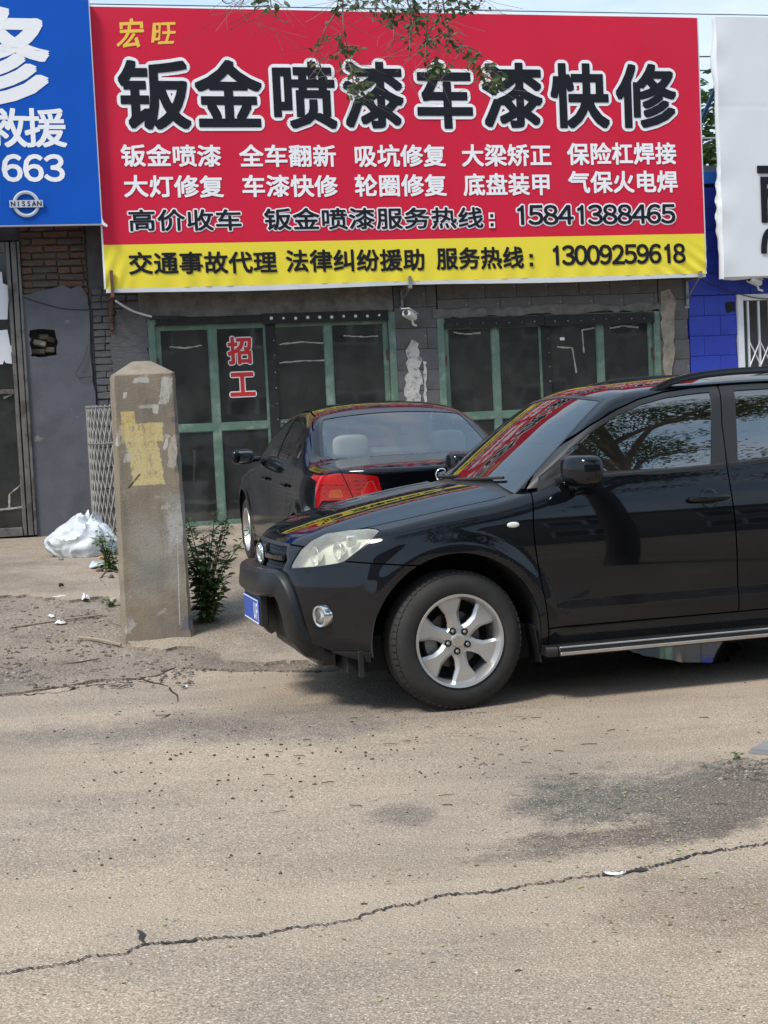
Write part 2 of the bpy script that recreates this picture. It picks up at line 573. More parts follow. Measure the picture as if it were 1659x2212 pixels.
_st = gpt(1330, 1730); _s2 = gpt(1290, 1810); _s3 = gpt(880, 1760); _s4 = gpt(280, 1580); _s5 = gpt(1560, 1960); _s6 = gpt(1560, 1700); _s7 = gpt(700, 1560)
DARKP = (0.085, 0.076, 0.066)
MT['road'] = ground_mat('dusty worn asphalt', streak=.6, base=(0.385, 0.302, 0.228), alt=(0.268, 0.214, 0.166), dark=(0.085, 0.070, 0.056), light=(0.66, 0.59, 0.49), stains_bands=(
    (_st.x + .30, _st.y, .80, .58, .1, DARKP, .95, .40), (_s2.x + .15, _s2.y, .62, .20, .2, (.10, .080, .062), .9, .45), (_s6.x + .1, _s6.y - .1, .6, .35, .2, (.13, .10, .08), .8, .5), (_s3.x, _s3.y, .17, .19, 0, (.12, .10, .085), .8, .5),
    (_s4.x, _s4.y, 1.9, .5, .12, (.135, .12, .104), .7, .8), (_s7.x, _s7.y, 1.2, .5, .1, (.14, .122, .104), .6, .8), (_s5.x, _s5.y, .40, .6, .3, (.21, .155, .115), .75, .6), (_s6.x + .45, _s6.y, .4, .5, 0, (.125, .098, .078), .7, .6)))  # starts with broad, soft, darker grey bands left of and before the off-roader
MT['apron'] = ground_mat('old forecourt concrete', (0.335, 0.270, 0.208), (0.215, 0.176, 0.138), (0.10, 0.082, 0.066), (0.47, 0.42, 0.35), altscale=.9, spk=42., spk_amt=.6, dirtc=(.13, .10, .076), fine=110.)
MT['soil'] = ground_mat('grey brown dirt and gravel', (0.265, 0.215, 0.170), (0.165, 0.135, 0.108), (0.060, 0.050, 0.042), (0.50, 0.45, 0.38), altscale=1.4, spk=48., spk_amt=.75, bump=1.0, dirtc=(.12, .094, .074), fine=160.)
MT['crack'] = mat('dirt filled crack', (0.030, 0.026, 0.022), 0.95, var=.4, vs=30)

# ------------------------------------------------------------------ ground sheet to the horizon
def axis(pieces):
    out = []
    for a, b, s in pieces:
        n = max(1, int(round((b - a) / s)))
        out += [a + (b - a) * i / n for i in range(n)]
    return out + [pieces[-1][1]]
gx = axis([(-900, -100, 200), (-100, -12, 8), (-12, 14, .25), (14, 110, 8), (110, 900, 200)])
gy = axis([(-900, -100, 200), (-100, -4, 8), (-4, 24, .25), (24, 120, 8), (120, 1200, 200)])
vs = [(x, y, ground_z(x, y) + (nz(x, y, .5, 4) * .008 if abs(x) < 14 and -4 < y < 24 else 0)) for x in gx for y in gy]
me = bpy.data.meshes.new('ground')
n_y = len(gy)
me.from_pydata(vs, [], [(i * n_y + j, (i + 1) * n_y + j, (i + 1) * n_y + j + 1, i * n_y + j + 1) for i in range(len(gx) - 1) for j in range(n_y - 1)])
me.polygons.foreach_set('use_smooth', [True] * len(me.polygons))
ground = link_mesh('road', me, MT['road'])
ground['kind'] = 'structure'

def gxy(px, py):
    p = gpt(px, py)
    return (p.x, p.y)
far_l, far_r = fa(-14, .1, 0), fa(22, .1, 0)
apron_edge = [gxy(-60, 1303), gxy(60, 1296), gxy(150, 1306), gxy(245, 1292), gxy(258, 1345), gxy(300, 1402), gxy(420, 1414), gxy(470, 1432), gxy(560, 1438), gxy(690, 1441), gxy(820, 1440)]
ap_r = [(2.2, 9.85), (5.5, 10.6), (9.0, 11.6), (13.0, 12.7)]
apron = sheet('forecourt', [(-7.5, 12.6)] + apron_edge + ap_r + [(13.0, 22.4), (far_l.x + 6, fa(-8, .1, 0).y)], 0.035, 0.06, MT['apron'], res=.07, edge=.11, rough=.010)
soil = sheet('soil', [gxy(-70, 1280), gxy(120, 1285), gxy(250, 1275), gxy(300, 1380), gxy(440, 1400), gxy(560, 1425), gxy(700, 1432), gxy(860, 1434), gxy(860, 1450), gxy(640, 1452), gxy(470, 1448), gxy(372, 1442), gxy(330, 1462), gxy(200, 1474), gxy(60, 1496), gxy(-70, 1508)], 0.013, 0.03, MT['soil'], res=.045, edge=.05, rough=.010)

# cracks in the road
def crack(pts, w, seed, parent, jit=5.0, sub=10):
    r = random.Random(seed)
    P = []
    for (a, b) in zip(pts[:-1], pts[1:]):
        n = max(2, int(math.hypot(b[0] - a[0], b[1] - a[1]) / sub))
        for i in range(n):
            t = i / n
            P.append((a[0] + (b[0] - a[0]) * t + r.uniform(-1, 1) * jit * .6, a[1] + (b[1] - a[1]) * t + r.uniform(-1, 1) * jit * .45))
    P.append(pts[-1])
    W = [gpt(*p) for p in P]
    vs, fs = [], []
    for i, p in enumerate(W):
        t = (W[min(i + 1, len(W) - 1)] - W[max(i - 1, 0)]); t.z = 0
        s_ = Vector((-t.y, t.x, 0)).normalized()
        ww = w * r.uniform(.3, 1.2) * (1 + .9 * max(0, nz(p.x, p.y, 2.2, seed)) * 2) * (.3 if i in (0, len(W) - 1) else 1)
        z = ground_z(p.x, p.y) + nz(p.x, p.y, .5, 4) * .008 + .0045
        vs += [(p.x + s_.x * ww, p.y + s_.y * ww, z), (p.x - s_.x * ww, p.y - s_.y * ww, z)]
    fs = [(2 * i, 2 * i + 1, 2 * i + 3, 2 * i + 2) for i in range(len(W) - 1)]
    me = bpy.data.meshes.new('crack'); me.from_pydata(vs, [], fs)
    o = link_mesh('crack', me, MT['crack'], parent)
    return o
crack([(-20, 2112), (60, 2098), (160, 2082), (190, 2068), (260, 2066), (316, 2043), (400, 2036), (470, 2028), (545, 2026), (640, 2005), (700, 2000), (775, 1986), (795, 1975), (860, 1956), (890, 1957), (960, 1934), (1060, 1928), (1180, 1908), (1260, 1896), (1320, 1890), (1420, 1872), (1500, 1848), (1580, 1836), (1680, 1820)], .0046, 1, ground, 7.0, 5)
crack([(316, 2043), (303, 2030), (308, 2022), (296, 2012)], .006, 2, ground)
crack([(-20, 1506), (110, 1497), (200, 1480), (260, 1472), (300, 1466), (345, 1452)], .009, 3, ground)
crack([(300, 1466), (330, 1474), (365, 1484), (380, 1500), (384, 1518)], .006, 4, ground)
crack([(346, 1552), (366, 1541), (388, 1546)], .005, 5, ground)
crack([(1300, 1893), (1345, 1886), (1400, 1880)], .016, 6, ground)

# grit, stones and leaf litter: uncountable
def scatter_stones(name, spots, m_, seed):
    r = random.Random(seed)
    mb = MB()
    for (x, y, z, s) in spots:
        a = r.uniform(0, 6.28)
        sx, sy, sz = s * r.uniform(.7, 1.5), s * r.uniform(.6, 1.1), s * r.uniform(.4, .8)
        ring = []
        for k in range(5):
            an = a + k * 1.2566
            q = r.uniform(.75, 1.2)
            ring.append((x + math.cos(an) * sx * q, y + math.sin(an) * sy * q, z + sz * .35))
        top = (x + r.uniform(-.2, .2) * s, y + r.uniform(-.2, .2) * s, z + sz * 1.25)
        bot = [(p[0], p[1], z - .004) for p in ring]
        mb.add([top] + ring + bot, [(0, 1 + k, 1 + (k + 1) % 5) for k in range(5)] + [(1 + k, 6 + k, 6 + (k + 1) % 5, 1 + (k + 1) % 5) for k in range(5)])
    o = mb.build(name, m_, fix=False)
    o['kind'] = 'stuff'
    return o
MT['stone'] = mat('mixed grit', (0.10, 0.085, 0.072), 0.9, var=.5, vs=30, c2=(0.33, 0.29, 0.24), c2s=17, c2lo=.5, c2hi=.6)
MT['darkstone'] = mat('dark bitumen crumbs', (0.045, 0.038, 0.032), 0.9, var=.4, vs=30, c2=(.10, .075, .055), c2s=12)
r = random.Random(5)
sp = []
def put(px, py, s, lift=.0):
    p = gpt(px, py)
    return (p.x, p.y, ground_z(p.x, p.y) + lift, s)
for i in range(360):
    sp.append(put(r.uniform(-20, 1680), r.uniform(1460, 2220), r.choice((.003, .003, .0035, .004, .005))))
for i in range(170):
    sp.append(put(r.gauss(700, 420), r.gauss(1610, 60), r.choice((.004, .005, .006, .007))))
for (x, y, s) in ((605, 1887, .009), (786, 1953, .010), (885, 1892, .006), (290, 1814, .007), (161, 1882, .007), (220, 1868, .006), (368, 1640, .010), (1395, 1926, .006), (1030, 1870, .006), (1552, 2058, .007), (92, 2088, .008), (560, 1843, .005), (323, 1708, .006), (503, 1724, .006), (500, 1848, .007), (1120, 2098, .010), (1273, 2180, .008)):
    sp.append(put(x, y, s))
o = scatter_stones('loose_grit', sp, MT['darkstone'], 3)
tag(o, 'dark crumbs of grit scattered over the worn asphalt', 'grit')
sp = []
for i in range(900):
    px, py = r.uniform(-20, 420), r.uniform(1300, 1490)
    sp.append(put(px, py, r.choice((.005, .007, .009, .012, .017)), .012))
for i in range(380):
    sp.append(put(r.uniform(380, 860), r.gauss(1440, 7), r.choice((.005, .007, .010, .014)), .008))
for i in range(120):
    sp.append(put(r.gauss(1620, 35), r.gauss(1665, 14), r.choice((.005, .007, .010, .014))))
for i in range(700):
    sp.append(put(r.uniform(1000, 1660), r.uniform(1640, 1850), r.choice((.003, .004, .005))))
o = scatter_stones('loose_gravel', sp, MT['stone'], 4)
tag(o, 'loose gravel and rubble bits along the edge of the forecourt', 'gravel')
# fallen leaves and twigs
mb = MB()
def leaf_quad(mb, p, u, v, l, w, bend=.15):
    n = u.cross(v)
    a, b, c, d = p, p + u * l * .5 + v * w * .5 + n * bend * l * .3, p + u * l, p + u * l * .5 - v * w * .5 + n * bend * l * .3
    mb.add([a, b, c, d], [(0, 1, 2), (0, 2, 3)])
for i in range(150):
    px, py = (r.uniform(0, 1659), r.uniform(1560, 2212)) if r.random() < .5 else (r.gauss(1400, 150), r.gauss(1830, 110))
    p = gpt(px, py); a = r.uniform(0, 6.28)
    leaf_quad(mb, p + Vector((0, 0, .005)), Vector((math.cos(a), math.sin(a), r.uniform(-.05, .3))), Vector((-math.sin(a), math.cos(a), r.uniform(-.3, .3))), r.uniform(.012, .03), r.uniform(.008, .014), r.uniform(-.3, .5))
MT['leaf_dry'] = mat('fallen leaf', (0.30, 0.34, 0.12), 0.6, var=.3, vs=2, c2=(0.20, 0.12, 0.05), c2s=1.3, c2lo=.47, c2hi=.53)
o = mb.build('fallen_leaves', MT['leaf_dry'], fix=False)
tag(o, 'small fallen leaves lying loose on the road', 'leaves', kind='stuff')
mb = MB()
for i in range(46):
    px, py = r.gauss(900, 520), r.uniform(1530, 1760)
    p = gpt(px, py); a = r.gauss(0, .35); l = r.uniform(.015, .07)
    d = Vector((math.cos(a), math.sin(a), 0))
    mb.tube([p + Vector((0, 0, .004)), p + d * l * .5 + Vector((0, r.uniform(-.01, .01), .006)), p + d * l + Vector((0, 0, .004))], r.uniform(.0012, .0025), 4)
MT['twig'] = mat('dry twig', (0.11, 0.08, 0.055), 0.9, var=.3)
o = mb.build('dry_twigs', MT['twig'], fix=False)
tag(o, 'short dry twigs strewn on the road before the off-roader', 'twigs', kind='stuff')

# puddle under the off-roader
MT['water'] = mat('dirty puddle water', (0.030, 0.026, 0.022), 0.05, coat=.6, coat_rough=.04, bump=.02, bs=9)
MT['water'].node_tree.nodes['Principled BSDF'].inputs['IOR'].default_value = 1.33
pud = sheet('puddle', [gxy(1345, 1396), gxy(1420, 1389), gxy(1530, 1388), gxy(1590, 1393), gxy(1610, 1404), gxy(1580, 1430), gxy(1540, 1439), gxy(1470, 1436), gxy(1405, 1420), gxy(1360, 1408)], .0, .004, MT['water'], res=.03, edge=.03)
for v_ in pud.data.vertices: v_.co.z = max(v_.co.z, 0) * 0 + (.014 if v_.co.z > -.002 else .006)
# ------------------------------------------------------------------ things measured in the shop-front frame (u along it, y into it, z up)
OFF = {}
def froot(name, u0, y0, z0):
    o = empty(name, fa(u0, y0, z0), PSI)
    OFF[o.name] = Vector((-u0, -y0, -z0))
    return o
def fb(mb, name, m_, parent, **kw):
    o = mb.build(name, m_, parent, **kw) if isinstance(mb, MB) else link_mesh(name, mb, m_, parent)
    if parent is not None and parent.name in OFF: o.location = OFF[parent.name]
    return o
def ftop(mb, name, m_, u0, y0, z0, **kw):
    """a top-level mesh built in frame coordinates"""
    mb.v = [tuple(Vector(p) - Vector((u0, y0, z0))) for p in mb.v]
    o = mb.build(name, m_, None, **kw)
    o.location = fa(u0, y0, z0); o.rotation_euler = (0, 0, PSI)
    return o
def ragged(poly, jit, step, seed):
    r = random.Random(seed)
    out = []
    for (a, b) in zip(poly, poly[1:] + poly[:1]):
        n = max(1, int(math.hypot(b[0] - a[0], b[1] - a[1]) / step))
        for i in range(n):
            t = i / n
            j = jit if i else jit * .4
            out.append((a[0] + (b[0] - a[0]) * t + r.uniform(-j, j), a[1] + (b[1] - a[1]) * t + r.uniform(-j, j)))
    return out
def plate(poly, y0, y1, name, m_, parent, holes=None):
    """ragged flat plate with real thickness; holes cut through it"""
    bm = bmesh.new()
    for lp in [poly] + (holes or []):
        vv = [bm.verts.new((a, y0, b)) for a, b in lp]
        for i in range(len(vv)): bm.edges.new((vv[i], vv[(i + 1) % len(vv)]))
    bmesh.ops.triangle_fill(bm, edges=list(bm.edges), use_beauty=True, use_dissolve=False)
    g = bmesh.ops.extrude_face_region(bm, geom=list(bm.faces))
    for v in g['geom']:
        if isinstance(v, bmesh.types.BMVert): v.co.y = y1
    bmesh.ops.recalc_face_normals(bm, faces=bm.faces)
    me = bpy.data.meshes.new(name); bm.to_mesh(me); bm.free()
    o = link_mesh(name, me, m_, parent)
    if parent is not None and parent.name in OFF: o.location = OFF[parent.name]
    return o

MT['mortar'] = mat('dark mortar', (0.092, 0.087, 0.084), 0.95, var=.35, vs=8)
MT['greyblock'] = mat('grey painted block', (0.118, 0.115, 0.115), 0.75, var=.32, vs=4, c2=(0.065, 0.06, 0.055), c2s=2.6, c2lo=.46, c2hi=.66, bump=.35, bs=55, c3=(.24, .22, .19), c3s=9, c3lo=.68, c3hi=.72)
MT['greybrick'] = mat('grey painted brick', (0.104, 0.102, 0.106), 0.8, var=.3, vs=6, c2=(0.14, 0.118, 0.10), c2s=4.5, c2lo=.52, c2hi=.66, bump=.8, bs=40)
MT['plaster'] = mat('dark grey painted plaster', (0.100, 0.100, 0.116), 0.7, var=.2, vs=3, c2=(0.068, 0.066, 0.072), c2s=1.6, c2lo=.48, c2hi=.7, bump=.25, bs=30, c3=(.19, .17, .15), c3s=5, c3lo=.68, c3hi=.74)
MT['brick'] = mat('old red brick', (0.150, 0.072, 0.044), 0.9, var=.4, vs=9, c2=(0.085, 0.058, 0.045), c2s=3, c2lo=.42, c2hi=.62, bump=.7, bs=50, c3=(.20, .17, .14), c3s=11, c3lo=.62, c3hi=.7)
MT['brick2'] = mat('old brown brick', (0.115, 0.070, 0.048), 0.9, var=.4, vs=9, c2=(0.070, 0.052, 0.042), c2s=4, c2lo=.42, c2hi=.62, bump=.7, bs=50)
MT['brick3'] = mat('sooty brick', (0.085, 0.062, 0.050), 0.9, var=.4, vs=9, c2=(0.15, 0.115, 0.085), c2s=4, c2lo=.5, c2hi=.66, bump=.7, bs=50)
MT['greyrender'] = mat('rough grey painted render', (0.098, 0.096, 0.100), 0.8, var=.28, vs=5, c2=(0.14, 0.12, 0.105), c2s=3.5, c2lo=.52, c2hi=.68, bump=1.0, bs=22, stretch=(.6, .6, 1.6))
MT['cement'] = mat('peeled cement render', (0.155, 0.145, 0.130), 0.9, var=.3, vs=7, c2=(0.10, 0.095, 0.09), c2s=5, c2lo=.48, c2hi=.62, bump=.6, bs=40)
MT['tancement'] = mat('tan cement patch', (0.30, 0.255, 0.20), 0.9, var=.25, vs=8, c2=(0.17, 0.15, 0.125), c2s=6, c2lo=.5, c2hi=.66, bump=.6, bs=40)
MT['peel'] = mat('peeled white paint', (0.50, 0.48, 0.45), 0.85, var=.25, vs=10, c2=(0.22, 0.2, 0.18), c2s=14, c2lo=.5, c2hi=.62, bump=.3)
MT['blueblock'] = mat('bright blue painted block', (0.022, 0.050, 0.42), 0.55, var=.2, vs=3, c2=(0.012, 0.028, 0.24), c2s=1.7, c2lo=.5, c2hi=.72, bump=.3, bs=45, c3=(.22, .26, .45), c3s=6, c3lo=.7, c3hi=.73)
MT['bluemortar'] = mat('blue painted joint', (0.018, 0.042, 0.36), 0.8)
MT['bluefascia'] = mat('blue sheet fascia', (0.020, 0.17, 0.60), 0.4, var=.1)
MT['pane'] = glass('dirty door glass with painted reflections', (0.66, 0.69, 0.67), 0.03, dust=.085, dustc=(.38, .38, .35), ior=1.7, ripple=.0012, rs=2.0)  # the dust grey also stands in for pale reflections on the panes
MT['pane2'] = glass('dusty shop glass', (0.5, 0.52, 0.53), 0.06, dust=.10, dustc=(.36, .35, .33), ripple=.001, rs=2.0)
MT['room'] = mat('dim room paint', (0.24, 0.235, 0.225), 0.9, var=.3, vs=2)
MT['tape'] = mat('old tape residue', (0.36, 0.33, 0.28), 0.7, var=.3, vs=20)
MT['red_ink'] = mat('red vinyl lettering', (0.62, 0.025, 0.022), 0.45)
MT['white_ink'] = mat('white vinyl lettering', (0.84, 0.84, 0.84), 0.55, spec=.2)

mesh_cache = {}
def bevel_box(w, d, h, bev, jit=0.0, seed=0):
    """block or brick centred in u, z; face at y = 0, back at y = d"""
    k = (round(w, 3), round(d, 3), round(h, 3), bev, seed)
    if k not in mesh_cache:
        mb = MB().box(-w / 2, w / 2, 0, d, -h / 2, h / 2)
        me = mb.mesh('piece', bevel=bev)
        if jit:
            r = random.Random(seed)
            for v in me.vertices:
                v.co.x += r.uniform(-jit, jit); v.co.z += r.uniform(-jit, jit); v.co.y += r.uniform(-jit, jit) * .7
        mesh_cache[k] = me
    return mesh_cache[k]
def lay(parent, kind, u0, u1, z0, z1, L, H, mats, joint=.010, d=.06, y=0.0, bev=.006, jit=0.0, prot=.004, seed=1, skip=None, header=.0):
    """courses of single blocks or bricks, each an object of its own"""
    r = random.Random(seed)
    nrow = max(1, round((z1 - z0) / H))
    h = (z1 - z0) / nrow
    for k in range(nrow):
        zc = z0 + (k + .5) * h
        u = u0 - (L * .5 if k % 2 else 0) - r.uniform(0, .03)
        while u < u1 - .015:
            l = L * .5 if r.random() < header else L
            a, b = max(u, u0), min(u + l, u1)
            u += l
            if b - a < .03: continue
            if skip and skip((a + b) / 2, zc): continue
            w = round((b - a - joint) / .02) * .02 if jit else b - a - joint
            if w < .02: continue
            mt_ = r.choice(mats)
            sd = r.randrange(5) if jit else 0
            key = (mt_.name, round(w, 3), sd, round(h, 3))
            base = bevel_box(w, d, h - joint, bev, jit, sd)
            if key not in mesh_cache:
                me = base.copy(); me.materials.clear(); me.materials.append(mt_); mesh_cache[key] = me
            o = bpy.data.objects.new(kind, mesh_cache[key])
            o.parent = parent
            o.location = ((a + b) / 2, y + r.uniform(-prot, prot), zc)
            if jit: o.rotation_euler = (r.uniform(-.02, .02), r.uniform(-.012, .012), r.uniform(-.02, .02))
            col.objects.link(o)

# ================================================================== grey repair shop in the middle
shop = froot('repair_shop', 2.4, 0, 0)
tag(shop, 'grey block repair shop with two green framed glass double doors', 'building')
DL = (-.75, 2.28, .30, 2.84); DR = (2.84, 5.83, .30, 2.74)
mb = MB()
for a, b, z0, z1 in ((-1.42, -.75, 0, 4.4), (-.75, 2.28, 2.84, 4.4), (2.28, 2.84, 0, 4.4), (2.84, 5.83, 2.74, 4.4), (5.83, 6.25, 0, 4.4)):
    mb.box(a, b, .035, .24, z0, z1)
mb.box(-1.42, 6.25, .035, .24, -.2, 0).box(-.75, 2.28, .0, .24, 0, .29).box(2.84, 5.83, 0, .24, 0, .29)
wall = fb(mb, 'wall', MT['mortar'], shop)
fb(MB().box(-1.42, 6.25, .0, 6.0, 4.4, 4.55), 'roof', MT['mortar'], shop)
fb(MB().box(-1.40, 6.23, 3.9, 4.0, .2, 4.4).box(-1.41, -1.38, .24, 4, .2, 4.4).box(6.21, 6.24, .24, 4, .2, 4.4).box(-1.40, 6.23, .24, 4, .22, .29), 'room', MT['room'], shop)
lay(wall, 'block', 2.285, 2.835, .30, 3.40, .42, .255, [MT['greyblock']], joint=.004, bev=.003, d=.04, seed=3)
lay(wall, 'block', 5.835, 6.25, .30, 3.40, .42, .255, [MT['greyblock']], joint=.004, bev=.003, d=.04, seed=4)
lay(wall, 'block', 2.85, 5.825, 2.76, 3.40, .42, .255, [MT['greyblock']], joint=.004, bev=.003, d=.04, seed=5)
lay(wall, 'brick', -1.40, -.76, .28, 3.22, .29, .082, [MT['greybrick']], joint=.006, d=.05, bev=.009, jit=.006, prot=.007, seed=6, header=.25, y=.004)
plate(ragged([(-1.24, .29), (-.765, .29), (-.765, 3.1), (-.98, 3.05), (-1.12, 2.9), (-1.22, 2.55), (-1.17, 2.1), (-1.25, 1.6), (-1.19, 1.1), (-1.26, .7)], .022, .07, 17), -.006, .02, 'render_coat', MT['greyrender'], shop)
fb(MB().box(-.85, 2.275, -.012, .034, 2.845, 3.40), 'lintel', MT['cement'], shop, bevel=.008)
plate(ragged([(2.78, 2.74), (5.95, 2.75), (5.95, 2.86), (5.2, 2.83), (4.4, 2.87), (3.6, 2.84), (2.78, 2.85)], .02, .09, 3), -.012, .01, 'plaster_patch', MT['cement'], shop)
plate(ragged([(5.87, 2.0), (5.93, 1.75), (6.02, 2.1), (6.03, 2.5), (6.06, 2.9), (5.98, 3.02), (5.86, 2.98), (5.86, 2.5)], .022, .08, 4), -.015, .01, 'plaster_patch', MT['tancement'], shop)
plate(ragged([(2.36, 1.62), (2.56, 1.62), (2.60, 2.0), (2.58, 2.42), (2.50, 2.5), (2.42, 2.3), (2.40, 1.95)], .03, .05, 5), -.006, .01, 'peeled_paint', MT['peel'], shop)
plate(ragged([(2.62, 1.6), (2.66, 1.6), (2.65, 1.9), (2.67, 2.2), (2.63, 2.22), (2.62, 1.9)], .012, .05, 6), -.006, .01, 'peeled_paint', MT['peel'], shop)

def rivets(u0, u1, z0, z1, n, y, size, m_, parent, seed=0):
    r = random.Random(seed)
    mb = MB()
    for i in range(n):
        t = (i + .5) / n
        c = (u0 + (u1 - u0) * t, z0 + (z1 - z0) * t + r.uniform(-.006, .006))
        s = size * r.uniform(.7, 1.2)
        mb.lathe([(s, 0), (s * .8, -.006), (.001, -.008)], 7, lambda a, b, h, c=c: (c[0] + a, y + h, c[1] + b))
    return mb.build('rivets', m_, parent, smooth=40)
def leaf(root, u0, u1, z0, z1, mull, mid, hinge_u, lower_rail=True):
    y0, y1 = .045, .085
    s = .052
    mb = MB()
    mb.box(u0, u0 + s, y0, y1, z0, z1).box(u1 - s, u1, y0, y1, z0, z1)
    mb.box(u0 + s, u1 - s, y0, y1, z1 - s, z1).box(u0 + s, u1 - s, y0, y1, z0, z0 + s * 1.3)
    mb.box(mull - .045, mull + .045, y0 - .003, y1, z0 + s * 1.3, z1 - s)
    mb.box(u0 + s, mull - .045, y0, y1, mid - .042, mid + .042).box(mull + .045, u1 - s, y0, y1, mid - .042, mid + .042)
    d = fb(mb, 'door', MT['green'], root)
    for a, b in ((u0 + s, mull - .045), (mull + .045, u1 - s)):
        for c, e in ((z0 + s * 1.3, mid - .042), (mid + .042, z1 - s)):
            MB().add([(a, .064, c), (b, .064, c), (b, .064, e), (a, .064, e)], [(0, 1, 2, 3)]).build('pane', MT['pane'], d, fix=False)
            bead = MB()
            bead.box(a, a + .012, .052, .062, c, e).box(b - .012, b, .052, .062, c, e).box(a + .012, b - .012, .052, .062, c, c + .012).box(a + .012, b - .012, .052, .062, e - .012, e)
            bead.build('glazing_bead', MT['green'], d)
    for hz in (z0 + .35, z1 - .45):
        mb = MB().lathe([(.014, -.07), (.014, .07)], 8, lambda a, b, h, q=hz: (hinge_u + a, .03 + b, q + h))
        mb.box(hinge_u - .03, hinge_u + .03, .036, .044, hz - .06, hz + .06)
        mb.build('hinge', MT['steel'], d)
    return d
def door_set(D, mulls, meet, mid, seed):
    u0, u1, z0, z1 = D
    f = MB().box(u0 - .01, u0 + .075, -.006, .10, z0 - .04, z1).box(u1 - .075, u1 + .01, -.006, .10, z0 - .04, z1).box(u0 + .075, u1 - .075, -.006, .10, z1 - .075, z1).box(u0 + .075, u1 - .075, 0, .10, z0 - .04, z0 + .005)
    fb(f, 'door_frame', MT['green'], shop, bevel=.004)
    a = leaf(shop, u0 + .08, meet[0], z0 + .012, z1 - .08, mulls[0], mid, u0 + .08)
    b = leaf(shop, meet[0] + .012, u1 - .08, z0 + .012, z1 - .08, mulls[1], mid, u1 - .08)
    MB().box(meet[0] - .035, meet[0] + .085, .030, .043, z0 + .05, z1 - .085).build('rubber_strip', MT['rubber'], b, bevel=.003)
    rivets(meet[0] + .06, meet[0] + .06, z0 + .2, z1 - .2, 11, .030, .010, MT['galv'], b, seed)
    return a, b
dl1, dl2 = door_set(DL, (.015, 1.44), (.70,), 1.52, 1)
dr1, dr2 = door_set(DR, (3.60, 5.02), (4.25,), 1.50, 2)
MB().box(-.66, .615, -.020, -.0075, 2.758, 2.838).build('rubber_strip', MT['rubber'], dl1, bevel=.003)
rivets(-.6, .6, 2.80, 2.80, 6, -.020, .012, MT['rubber'], dl1, 5)
MB().box(.62, 2.20, -.026, -.0075, 2.735, 2.860).build('rubber_strip', MT['rubber'], dl2, bevel=.003)
rivets(.66, 2.16, 2.80, 2.795, 10, -.026, .020, MT['white_plastic'], dl2, 6)
MB().box(2.93, 4.25, -.022, -.0075, 2.60, 2.735).build('rubber_strip', MT['rubber'], dr1, bevel=.003)
MB().box(4.255, 5.76, -.025, -.0075, 2.595, 2.73).build('rubber_strip', MT['rubber'], dr2, bevel=.003)
rivets(3.0, 4.2, 2.66, 2.66, 7, -.022, .010, MT['galv'], dr1, 7)
rivets(4.3, 5.7, 2.655, 2.655, 8, -.025, .010, MT['galv'], dr2, 8)
MB().box(.80, .92, .018, .040, 1.535, 1.56).box(.845, .875, -.01, .018, 1.42, 1.54).build('door_lock', MT['dullchrome'], dl2, bevel=.004)
def ribbon(pxs, parent, w=.012, y=.0555):
    P = [facpx(a, b, .06) for a, b in pxs]
    Q = []
    r = random.Random(int(pxs[0][0]))
    for (a, b) in zip(P[:-1], P[1:]):
        for i in range(6): Q.append((a[0] + (b[0] - a[0]) * i / 6, a[1] + (b[1] - a[1]) * i / 6 + r.uniform(-.004, .004)))
    Q.append(P[-1])
    vs, fs = [], []
    for i, q in enumerate(Q):
        t = Vector((Q[min(i + 1, len(Q) - 1)][0] - Q[max(i - 1, 0)][0], Q[min(i + 1, len(Q) - 1)][1] - Q[max(i - 1, 0)][1])).normalized()
        ww = w * r.uniform(.4, 1.1)
        n_ = (-t.y * ww, t.x * ww)
        vs += [(q[0] + n_[0], y + r.uniform(-.003, .003), q[1] + n_[1]), (q[0] - n_[0], y, q[1] - n_[1])]
    fs = [(2 * i, 2 * i + 1, 2 * i + 3, 2 * i + 2) for i in range(len(Q) - 1)]
    mb = MB().add(vs, fs)
    mb.build('tape_residue', MT['tape'], parent, fix=False)
for pts, d in (([(366, 749), (400, 752), (436, 746)], dl1), ([(604, 744), (650, 739), (702, 741)], dl2), ([(604, 784), (650, 780), (702, 778)], dl2), ([(742, 725), (780, 728), (816, 726)], dl2),
               ([(979, 718), (1010, 722), (1038, 719)], dr1), ([(1317, 709), (1345, 704), (1379, 707)], dr2), ([(1203, 749), (1236, 752), (1245, 806)], dr2), ([(1284, 708), (1257, 713), (1261, 762)], dr2)):
    ribbon(pts, d)
q = facpx(1214, 732, .06)
MB().box(q[0] - .03, q[0] + .03, .052, .056, q[1] - .018, q[1] + .018).build('sticker', MT['white_ink'], dr2)

# ------------------------------------------------------------------ lettering
gl_cache = {}
DIG = {c_: chr(0xff10 + i) for i, c_ in enumerate('0123456789')}
def glyph(ch):
    ch = DIG.get(ch, ch)
    if ch == chr(0xff11):
        P_ = np.array([(.42, 0), (.51, 0), (.51, .733), (.45, .733), (.41, .655), (.30, .60), (.30, .525), (.42, .58)])
        return P_, [(0, 1, 2, 3, 4, 7), (4, 5, 6, 7)]
    if ch not in gl_cache:
        c = bpy.data.curves.new('g', 'FONT'); c.body = ch; c.size = 1.0; c.resolution_u = 3
        o = bpy.data.objects.new('g', c); col.objects.link(o)
        dg = bpy.context.evaluated_depsgraph_get(); dg.update()
        me = bpy.data.meshes.new_from_object(o.evaluated_get(dg))
        V = np.array([v.co[:2] for v in me.vertices]); F = [tuple(p.vertices) for p in me.polygons]
        bpy.data.objects.remove(o); bpy.data.curves.remove(c); bpy.data.meshes.remove(me)
        gl_cache[ch] = (V, F)
    return gl_cache[ch]
def zero_wr(u, z): return 0.0
